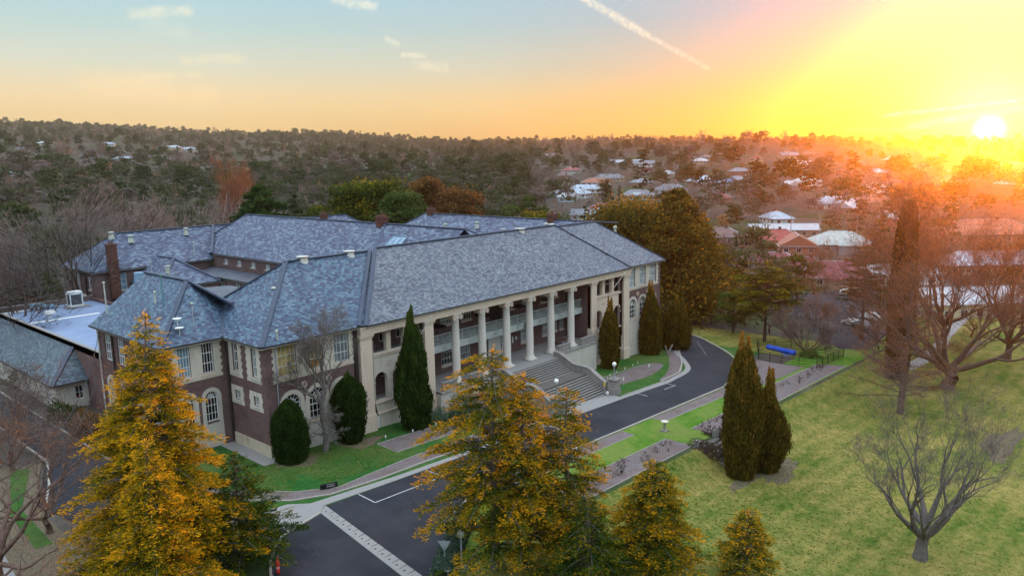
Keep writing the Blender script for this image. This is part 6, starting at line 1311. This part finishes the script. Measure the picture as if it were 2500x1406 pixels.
for a in [ # px, dist, width, depth, wall h, yaw, roof, wall, label
    (1885, 232, 20, 11, 2.9, -22, 'roof_maroon', 'wall_tan', 'maroon-roofed bungalow row, left of the three in front of the red brick house', 0, 0, 1), (1965, 226, 17, 11, 2.9, -24, 'roof_maroon', 'wall_tan', 'middle maroon-roofed bungalow beside the yellow-green cedar', 0, 0, 1), (2045, 220, 20, 12, 2.9, -26, 'roof_maroon', 'wall_tan', 'maroon-roofed bungalow touching the crown of the spreading cedar', 0, 0, 1),
    (1885, 292, 22, 11, 3.0, -18, 'roof_red', 'brick_red', 'red brick house with a long red tiled roof on the right', 0, 0, 1), (1950, 280, 14, 12, 3.0, 66, 'roof_terracotta', 'brick_red', 'red brick house with its gable end towards the building', 0, 1, 0), (1915, 318, 26, 7, 3.0, -18, 'roof_white', 'wall_tan', 'low white-roofed building behind the red brick house', 0, 1, 0), (2055, 290, 21, 14, 2.9, -20, 'roof_green', 'wall_grey', 'pale green-roofed house right of the red brick houses', 0, 0, 1),
    (1760, 300, 17, 10, 2.9, -20, 'roof_brown', 'wall_tan', 'brown-roofed house partly behind the huge cedar', 0, 0, 0),
    (1372, 485, 16, 10, 2.9, -35, 'roof_grey', 'wall_grey', 'small grey-roofed house at the left end of the hillside row', 0, 0, 0), (1388, 470, 10, 8, 3.2, -30, 'roof_white', 'wall_blue', 'small pale blue house on the hillside', 0, 1, 0), (1412, 490, 17, 11, 2.9, -40, 'roof_pale', 'wall_white', 'white-gabled house with pale roof below the two-storey white house', 0, 0, 1), (1432, 520, 22, 10, 2.8, -20, 'roof_pale', 'wall_white', 'long pale-roofed house on the hillside', 0, 0, 0), (1458, 540, 19, 10, 5.4, -30, 'roof_terracotta', 'wall_white', 'two-storey white house with a pinkish roof, highest in its row', 0, 0, 0), (1490, 600, 24, 10, 2.9, -20, 'roof_grey', 'wall_cream', 'cream house behind the two-storey white house', 0, 0, 0),
    (1485, 400, 22, 12, 3.0, -32, 'roof_red', 'wall_white', 'white house with a red roof and solar panels', 1, 0, 1), (1437, 385, 16, 9, 2.8, -20, 'roof_grey', 'wall_white', 'grey-roofed shed-like house left of the red-roofed white one', 0, 1, 0), (1560, 470, 20, 11, 2.9, -20, 'roof_grey', 'wall_cream', 'cream house with pale panels, uphill of the blue-roofed one', 1, 0, 0), (1578, 385, 17, 12, 2.8, -30, 'roof_blue', 'wall_tan', 'blue-roofed hipped house on the slope', 1, 0, 0), (1527, 350, 13, 8, 2.6, -25, 'roof_red', 'wall_cream', 'small red-roofed carport house', 0, 1, 0), (1510, 318, 20, 11, 2.8, -18, 'roof_grey', 'wall_white', 'grey-purple roofed house just above the big cedar', 0, 0, 0), (1600, 330, 22, 11, 2.8, -30, 'roof_terracotta', 'wall_blue', 'house with pink tiled roof and pale blue wall', 0, 0, 1),
    (1640, 500, 20, 12, 2.9, -35, 'roof_grey', 'wall_white', 'grey-gabled house uphill right of the blue-roofed one', 0, 0, 1), (1720, 560, 22, 13, 2.9, 10, 'roof_pale', 'wall_white', 'pale multi-roofed house in the middle of the right slope', 1, 0, 1), (1768, 545, 20, 12, 2.9, -20, 'roof_blue', 'wall_grey', 'grey-blue roofed house next to the pale multi-roofed one', 0, 0, 0), (1805, 550, 18, 12, 2.9, 30, 'roof_grey', 'wall_tan', 'gabled house right of the grey-blue roofed one', 0, 1, 0),
    (1570, 720, 22, 10, 2.9, -10, 'roof_grey', 'wall_white', 'house by the golden bush high on the slope', 0, 1, 0), (1530, 760, 30, 8, 2.6, -10, 'roof_white', 'wall_cream', 'long low white roof high on the slope', 0, 1, 0), (1710, 720, 14, 9, 2.9, 0, 'roof_white', 'wall_cream', 'small cream house high on the right slope', 0, 0, 0), (1955, 700, 20, 12, 2.9, -10, 'roof_white', 'wall_white', 'white-roofed house under the tree-topped hill', 0, 0, 0), (1968, 560, 18, 12, 2.9, -20, 'roof_green', 'wall_white', 'pale hip-roofed house below the tree-topped hill', 0, 0, 0), (2040, 430, 22, 12, 2.9, -10, 'roof_pale', 'wall_white', 'cluster-like white house on the right slope', 1, 0, 1), (2075, 410, 14, 10, 3.2, 30, 'roof_white', 'wall_tan', 'white skillion-roofed house on the right slope', 0, 1, 0), (2195, 350, 14, 9, 5.4, -30, 'roof_white', 'brick_red', 'two-storey red house left of the very tall cypress', 0, 1, 0), (2130, 440, 22, 9, 2.8, -10, 'roof_terracotta', 'wall_tan', 'pinkish roof in the glare on the right slope', 0, 0, 0), (2270, 470, 22, 12, 2.8, 0, 'roof_terracotta', 'wall_tan', 'house right of the very tall cypress, in the glare', 0, 0, 0), (2405, 330, 34, 16, 3.4, -12, 'roof_terracotta', 'wall_tan', 'large pale-roofed building in the glare at the right edge', 0, 0, 0), (2430, 260, 30, 11, 3.2, -10, 'roof_pale', 'wall_tan', 'big roofed house near the right edge behind bare trees', 0, 0, 0), (2440, 190, 34, 9, 3.6, -8, 'roof_white', 'wall_cream', 'long white-roofed block behind the bare trees at the right edge', 0, 1, 0), (2180, 228, 24, 8, 3., -10, 'roof_white', 'wall_white', 'white-roofed sheds behind the tiered cedar', 0, 1, 0),
    (82, 1150, 13.64, 7, 4, 10, 'roof_blue', 'wall_cream', 'blue-roofed house far on the left hill', 0, 0, 1), (140, 1250, 18.6, 8.4, 3, 0, 'roof_white', 'wall_white', 'white roof far on the left hill', 0, 1, 0), (290, 1300, 18.6, 8.4, 3, 0, 'roof_pale', 'wall_white', 'pale house on the left hill', 0, 0, 0), (322, 1000, 21.08, 9.8, 3, 0, 'roof_pale', 'wall_white', 'broad pale roof halfway up the left hill', 0, 0, 0), (385, 1080, 22.32, 9.8, 3, 5, 'roof_grey', 'wall_tan', 'brown and grey house on the left hill', 0, 0, 0), (445, 1250, 22.32, 11.2, 5, 0, 'roof_white', 'wall_cream', 'large cream two-storey house near the top of the left hill', 0, 0, 1), (480, 1300, 24.8, 11.2, 4, 0, 'roof_pale', 'wall_white', 'large white house right of the cream one near the hilltop', 0, 0, 0), (420, 1050, 16.12, 8.4, 3, 0, 'roof_grey', 'wall_tan', 'low brown house below the hilltop', 0, 0, 0), (240, 1000, 16.12, 8.4, 3, 0, 'roof_grey', 'wall_grey', 'grey house among bare trees, left hill', 0, 0, 0), (32, 640, 18, 10, 3, 0, 'roof_grey', 'wall_tan', 'small house at the left edge of the valley', 0, 0, 0), (620, 470, 17, 12, 3, 0, 'roof_grey', 'wall_white', 'grey gabled house among the trees behind the poplar', 0, 0, 0), (1010, 760, 15, 10, 3, 0, 'roof_white', 'wall_white', 'tiny white house in the middle of the woods', 0, 0, 0), (1345, 1200, 20, 12, 3, 0, 'roof_white', 'wall_white', 'tiny pale roof far off in the centre', 0, 0, 0)]:
    px, d, w_, dp, hh, rz, rc, wc, lab, so_, ga, LL = a; house(px, d, w_, dp, hh, -vr+90-90+rz+10, rc, wc, lab, bool(so_), bool(ga), bool(LL))
used = set(); hr_ = random.Random(12); tries = 0; made = 0
RC = [('roof_red', 'red'), ('roof_terracotta', 'orange-tiled'), ('roof_grey', 'grey'), ('roof_white', 'white'), ('roof_pale', 'pale blue'), ('roof_maroon', 'maroon'), ('roof_green', 'pale green'), ('roof_brown', 'brown')]
WC = [('wall_white', 'white'), ('wall_cream', 'cream'), ('wall_tan', 'tan'), ('wall_grey', 'grey'), ('brick_red', 'brick')]
while made < 34 and tries < 900:
    tries += 1; px_ = hr_.uniform(1380, 2480); d_ = hr_.uniform(330, 820) if made < 26 else hr_.uniform(600, 1000); x_, y_, z_ = at(px_, d_)
    if any(math.hypot(x_-k[0], y_-k[1]) < 34 for k in HZN): continue
    rc, wc = hr_.choice(RC), hr_.choice(WC); zn_ = ('left hillside' if px_ < 1720 else ('middle of the slope' if px_ < 2100 else 'in the glow at the right')); fr_ = 'nearer' if d_ < 500 else 'farther'; key = (rc[1], wc[1], zn_, fr_)
    if key in used: continue
    used.add(key); made += 1; house(px_, d_, hr_.uniform(12, 18), hr_.uniform(8, 10.5), 2.8, hr_.uniform(-60, 60), rc[0], wc[0], '%s house with %s roof among the trees, %s, %s' % (wc[1], rc[1], zn_, fr_), False, hr_.random() < .3, hr_.random() < .3)
# ------------------------------------------------------------------ woodland
HP = np.array([k for k in HZN]); HR = np.array([HZN[k][0] for k in HZN]); HD = np.array([HZN[k][1] for k in HZN])
def clear(x, y, d, hh=10.):
    """trees keep off the houses and off the sight-lines gardens give them"""
    dx, dy = x[:, None]-HP[:, 0], y[:, None]-HP[:, 1]; far = np.hypot(dx, dy); ok = (far > HR).all(1)
    hx, hy = HP[:, 0]-CAM[0], HP[:, 1]-CAM[1]; hl = np.hypot(hx, hy); ux, uy = hx/hl, hy/hl
    al = (x[:, None]-CAM[0])*ux+(y[:, None]-CAM[1])*uy; la = np.abs((x[:, None]-CAM[0])*uy-(y[:, None]-CAM[1])*ux)
    gap = hl-al; ok &= ~((gap > 0) & (gap < 16+HD*.09) & (la < HR*.6)).any(1); return ok
rng = np.random.default_rng(2024)
def scatter(n, d0, d1, a0=-37, a1=37, pw=1.):
    u = rng.random(n); d = np.sqrt(d0*d0+(d1*d1-d0*d0)*u**pw); a = R(48.477)+np.radians(rng.uniform(a0, a1, n)); x, y = CAM[0]+d*np.sin(a), CAM[1]+d*np.cos(a)
    return x, y, d, 1250+F*np.tan(a-R(48.477))
def thin(x, y, rmin):
    cell = {}; keep = np.zeros(len(x), bool)
    for i in range(len(x)):
        c = (int(x[i]//rmin), int(y[i]//rmin)); good = True
        for a in (-1, 0, 1):
            for b in (-1, 0, 1):
                for j in cell.get((c[0]+a, c[1]+b), ()):
                    if (x[i]-x[j])**2+(y[i]-y[j])**2 < rmin*rmin: good = False; break
                if not good: break
            if not good: break
        if good: cell.setdefault(c, []).append(i); keep[i] = True
    return keep
KIND0 = 0
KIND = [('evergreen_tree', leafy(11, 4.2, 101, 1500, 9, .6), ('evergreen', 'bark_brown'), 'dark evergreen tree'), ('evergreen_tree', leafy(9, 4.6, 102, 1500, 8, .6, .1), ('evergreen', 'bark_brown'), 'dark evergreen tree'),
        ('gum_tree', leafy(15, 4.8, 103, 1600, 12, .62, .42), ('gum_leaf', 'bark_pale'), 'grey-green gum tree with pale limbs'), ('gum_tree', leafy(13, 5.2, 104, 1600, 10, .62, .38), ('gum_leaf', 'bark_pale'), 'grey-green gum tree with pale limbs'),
        ('bare_tree', twiggy(11, 5, 105, 1500), ('twigs', 'bark_brown'), 'leafless purple-grey tree'), ('bare_tree', twiggy(9, 5, 106, 1500), ('pink_sunglow_twigs', 'bark_red'), 'leafless pinkish-brown tree'), ('poplar_tree', twiggy(14, 3, 107, 1300, True), ('twigs', 'bark_pale'), 'narrow leafless poplar'),
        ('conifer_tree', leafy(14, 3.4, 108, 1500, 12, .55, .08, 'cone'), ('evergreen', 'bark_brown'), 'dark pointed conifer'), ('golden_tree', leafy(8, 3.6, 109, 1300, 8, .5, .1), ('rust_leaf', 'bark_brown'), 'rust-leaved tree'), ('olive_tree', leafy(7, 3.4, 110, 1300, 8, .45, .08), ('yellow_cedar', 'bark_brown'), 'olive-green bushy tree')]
def keepout(x, y):
    k = (x > -40) & (x < 92) & (y > -120) & (y < 90); k |= (x >= 92) & (x < 118) & (y > -60) & (y < 20); k |= (x > 90) & (x < 180) & (y > -40) & (y < 10) & (np.abs(y+16) < 14); return ~k
for i, (x_, y_, k, lab) in enumerate(((97, -8, 4, 'bare tree beside the spreading cedar, left'), (99, -17, 5, 'bare tree between the spreading cedar and the tiered one'), (96, -27, 4, 'bare tree just left of the very tall cypress'), (108, -12, 5, 'bare tree in front of the car park, left'), (112, -28, 4, 'bare tree in front of the car park, right'), (118, 2, 5, 'bare tree behind the spreading cedar'), (104, 0, 4, 'bare tree right of the huge cedar'), (124, -20, 0, 'dark evergreen beyond the car park'), (100, -33, 5, 'bare tree just right of the very tall cypress'), (122, -36, 4, 'bare tree by the far path'), (97, 6, 9, 'olive shrub tree beside the huge cedar'), (90, -28, 5, 'small bare tree near the lawn corner'), (130, 8, 0, 'evergreen in front of the maroon-roofed row'), (114, 14, 4, 'bare tree between the huge cedar and the maroon roofs'))):
    nm, ms, mt, _l = KIND[k]; s = rng.uniform(.7, .95); place(nm, ms, mt, gpt(x_, y_), lab, 'tree', None, rng.uniform(0, 6.28), s, ('twigs' if 'twig' in ms[0].name else 'crown', 'trunk'))
x, y, d, px = scatter(6500, 118, 330); ok = keepout(x, y) & clear(x, y, d) & thin(x, y, 6.3); x, y, d, px = x[ok], y[ok], d[ok], px[ok]; o = np.argsort(d); x, y, d, px = x[o], y[o], d[o], px[o]
# open ground: road verge and grass strip beyond the back roofs
mk = ~((px > 1330) & (px < 1500) & (d > 215) & (d < 290) & (rng.random(len(px)) < .75)); mk &= ~((px < 150) & (d > 215) & (d < 320) & (rng.random(len(px)) < .6)); x, y, d, px = x[mk], y[mk], d[mk], px[mk]
NI = 290; zz = gz(x, y)
def zone(p, dd_):
    s = 'beyond the annex on the left' if p < 450 else ('behind the hall roofs' if p < 1050 else ('behind the main ridge' if p < 1500 else ('around the houses beyond the bend' if p < 2050 else 'in the glow at the right')))
    return s+(', nearer' if dd_ < 190 else ', farther')
def pick(p, dd_):
    r_ = rng.random()
    if p < 700: w_ = [.1, .1, .12, .1, .26, .2, .04, .02, .03, .03]
    elif p < 1300: w_ = [.2, .16, .18, .14, .1, .1, .01, .04, .04, .03]
    else: w_ = [.07, .08, .08, .07, .22, .34, .06, .03, .05, .02]
    return int(np.searchsorted(np.cumsum(w_)/sum(w_), r_))
for i in range(min(NI, len(x))):
    k = pick(px[i], d[i]); nm, ms, mt, lab = KIND[k]; s = rng.uniform(.8, 1.35); zn = zone(px[i], d[i])
    place(nm, ms, mt, (x[i], y[i], zz[i]-.3), lab+' '+zn, 'tree', lab+'s '+zn, rng.uniform(0, 6.28), (s*rng.uniform(.9, 1.15), s*rng.uniform(.9, 1.15), s), ('twigs' if 'twig' in ms[0].name else 'crown', 'trunk'))
# everything beyond: one wood, built from the same kinds of crown at lower density
def arr(me):
    v = np.zeros(len(me.vertices)*3, np.float32); me.vertices.foreach_get('co', v); t = np.zeros(len(me.vertices), np.float32); me.attributes['tone'].data.foreach_get('value', t); return v.reshape(-1, 4, 3), t.reshape(-1, 4)
def wood(name, X_, Y_, Zt, nq, grow, label, mt, picks, tone_shift, big_=1.):
    VV, TT = [], []
    lib = [arr(KIND[k][1][0]) for k in range(len(KIND))]; sub = []
    for v, t in lib:
        k = rng.permutation(len(v))[:nq]; c = v[k].mean(1, keepdims=True); sub.append((c+(v[k]-c)*grow, t[k]))
    for i in range(len(X_)):
        v, t = sub[picks[i]]; a = rng.uniform(0, 6.28); s = rng.uniform(.9, 1.3)*big_*(1.5 if rng.random() < .2 else 1.); ca, sa_ = math.cos(a)*s, math.sin(a)*s
        q = np.empty_like(v); q[..., 0] = v[..., 0]*ca-v[..., 1]*sa_+X_[i]; q[..., 1] = v[..., 0]*sa_+v[..., 1]*ca+Y_[i]; q[..., 2] = v[..., 2]*s+Zt[i]-.3; VV.append(q); TT.append(t*.45+tone_shift[picks[i]]+rng.normal()*.08)
    V = np.concatenate(VV).reshape(-1, 3); T = np.clip(np.concatenate(TT).ravel(), 0, 1); me = npmesh(name, V, np.arange(len(V)).reshape(-1, 4), T)
    return tag(link(name, me, M[mt]), label, 'woodland', kind='stuff')
TS = [-.04, .0, .14, .2, .42, .5, .5, -.1, .66, .26]
xr, yr, dr_, pr_ = x[NI:], y[NI:], d[NI:], px[NI:]
x2, y2, d2, p2 = scatter(14000, 330, 700); k2 = clear(x2, y2, d2) & thin(x2, y2, 8.2); x2, y2, d2, p2 = x2[k2], y2[k2], d2[k2], p2[k2]
xa, ya, pa, da = np.concatenate([xr, x2]), np.concatenate([yr, y2]), np.concatenate([pr_, p2]), np.concatenate([dr_, d2])
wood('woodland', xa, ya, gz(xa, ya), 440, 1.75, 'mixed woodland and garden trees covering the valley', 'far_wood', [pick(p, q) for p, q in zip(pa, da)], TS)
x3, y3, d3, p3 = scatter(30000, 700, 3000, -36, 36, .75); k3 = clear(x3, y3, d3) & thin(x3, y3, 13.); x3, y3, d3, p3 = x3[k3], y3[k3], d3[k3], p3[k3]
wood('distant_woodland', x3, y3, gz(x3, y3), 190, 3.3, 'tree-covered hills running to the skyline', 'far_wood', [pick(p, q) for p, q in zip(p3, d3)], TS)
# ------------------------------------------------------------------ power poles and wires on the right, sign boards
pls = []
for i, (px_, d_, h, lab) in enumerate(((1735, 236, 9.5, 'wooden power pole nearest the huge cedar'), (1878, 300, 11, 'power pole behind the maroon roofs'), (1935, 300, 11.5, 'power pole behind the red brick house'), (2005, 300, 12, 'power pole between the brick and green-roofed houses'), (2097, 300, 12, 'power pole right of the green-roofed house'), (1381, 330, 17, 'pale tall pole left of the hillside houses'), (1218, 200, 9, 'street light behind the far slate roof'), (2470, 280, 12, 'power pole at the right edge'))):
    x_, y_, z_ = at(px_, d_); t = empty('power_pole' if 'light' not in lab else 'street_light', (x_, y_, z_), R(-48), lab, 'pole'); mb = MB(); mb.tube([(0, 0, -.5), (0, 0, h)], [.17, .11], 6); mb.build('pole', M['bark_pale'], t)
    mb = MB()
    if 'light' in lab: mb.tube([(0, 0, h), (-1.4, 0, h+.5)], .06, 5); mb.box(-1.9, -1.2, -.12, .12, h+.45, h+.58); mb.build('arm', M['pipe_grey'], t)
    else: mb.box(-1.2, 1.2, -.06, .06, h-.6, h-.45); mb.box(-.9, .9, -.06, .06, h-1.5, h-1.38); mb.build('crossarm', M['bark_pale'], t)
    pls.append((x_, y_, z_+h-.5))
def wire(a, b, sag, label, r=.03):
    a, b = Vector(a), Vector(b); mb = MB(); mb.tube([a+(b-a)*t-Vector((0, 0, sag*4*t*(1-t))) for t in np.linspace(0, 1, 14)], r, 4); tag(mb.build('power_line', M['black_metal']), label, 'wire')
far_l = at(1560, 250, 9)
for (i, j, lab) in ((1, 2, 'wire between the poles behind the maroon roofs'), (2, 3, 'wire over the red brick house'), (3, 4, 'wire over the green-roofed house'), (4, 7, 'long wire running from the green-roofed house to the right edge')): wire(pls[i], pls[j], .9, lab)
wire(pls[1], far_l, 1.2, 'wire running left behind the huge cedar')
wire((-6.15, 22.6, 9.9), (-29.5, -33.5, 17.2), 2.4, 'upper black cable from the left block towards the left edge'); wire((-6.15, 21.2, 9.7), (-29.3, -34.2, 16.6), 2.6, 'lower black cable from the left block towards the left edge')
x_, y_, z_ = at(1475, 206); t = empty('road_sign_board', (x_, y_, z_), R(-48.5), 'pair of white road direction boards beyond the main roof', 'sign'); mb = MB(); mb.box(-2.6, -.4, -.04, .04, 3.0, 5.6); mb.box(-.1, 2.0, -.04, .04, 2.6, 5.4); mb.build('board', M['parchment'], t); mb = MB(); mb.box(-1.6, -1.5, .04, .1, 0, 5.4); mb.box(.9, 1., .04, .1, 0, 5.2); mb.build('post', M['pipe_grey'], t)
mb = MB(); [mb.box(a_, a_+1.7, -.06, -.042, zz_, zz_+.14) for a_ in (-2.3, .15) for zz_ in (3.5, 4.1, 4.7)]; mb.build('lettering', M['roof_grey'], t)
# parked cars by the far-right buildings
def car(px_, d_, rz, col, lab):
    x_, y_, z_ = at(px_, d_); t = empty('parked_car', (x_, y_, z_+.05), R(rz), lab, 'car'); mb = MB()
    pr_ = [(-2.2, .35), (-2.2, .8), (-1.9, .95), (-1.2, 1.0), (-.7, 1.42), (.6, 1.45), (1.2, 1.02), (2.0, .85), (2.25, .6), (2.25, .35)]
    for s in (-1, 1): pass
    n = len(pr_); L_ = [(a, -.85 if b < 1.1 else -.68, b) for a, b in pr_]; R_ = [(a, .85 if b < 1.1 else .68, b) for a, b in pr_]; mb.poly(L_); mb.poly(R_[::-1])
    for i in range(n): j = (i+1) % n; mb.poly([L_[j], L_[i], R_[i], R_[j]])
    b = mb.build('body', M[col], t)
    mb = MB(); mb.poly([(-.62, -.80, 1.04), (.95, -.80, 1.04), (.5, -.70, 1.38), (-.6, -.70, 1.38)]); mb.poly([(-.62, .80, 1.04), (-.6, .70, 1.38), (.5, .70, 1.38), (.95, .80, 1.04)]); mb.poly([(1.16, -.66, 1.07), (1.16, .66, 1.07), (.64, .62, 1.43), (.64, -.62, 1.43)]); mb.build('window', M['glass'], t)
    for sx in (-1.35, 1.4):
        for sy in (-.82, .82): mb = MB(); mb.tube([(sx, sy-.1, .32), (sx, sy+.1, .32)], .32, 12); mb.build('wheel', M['black_metal'], t)
for a in ((1812, 168, 20, 'parchment', 'white car parked behind the bare shrubs near the bend'), (1830, 166, 25, 'roof_grey', 'grey car parked beside the white one near the bend'), (2075, 205, 10, 'white_paint', 'white car parked left of the tiered cedar'), (2105, 208, 10, 'roof_pale', 'silver car second from the tiered cedar'), (2100, 160, 60, 'parchment', 'white car in the car park behind the larch-like tree'), (2125, 158, 60, 'roof_grey', 'dark car in the car park behind the larch-like tree'), (1990, 165, 60, 'roof_pale', 'silver car glimpsed under the spreading cedar'), (2145, 170, 60, 'white_paint', 'second white car in the car park, farther right')): car(*a)
# ------------------------------------------------------------------ air
mb = MB(); mb.box(-3250, 3250, -3250, 3250, -60, 230); hz = mb.build('haze', None); hz['kind'] = 'stuff'
m = bpy.data.materials.new('haze'); m.use_nodes = True; n = m.node_tree; n.nodes.clear(); o = n.nodes.new('ShaderNodeOutputMaterial'); v = n.nodes.new('ShaderNodeVolumePrincipled')
v.inputs['Color'].default_value = (1., .86, .72, 1); v.inputs['Density'].default_value = .00022; v.inputs['Anisotropy'].default_value = .92
n.links.new(v.outputs[0], o.inputs['Volume']); hz.data.materials.append(m)
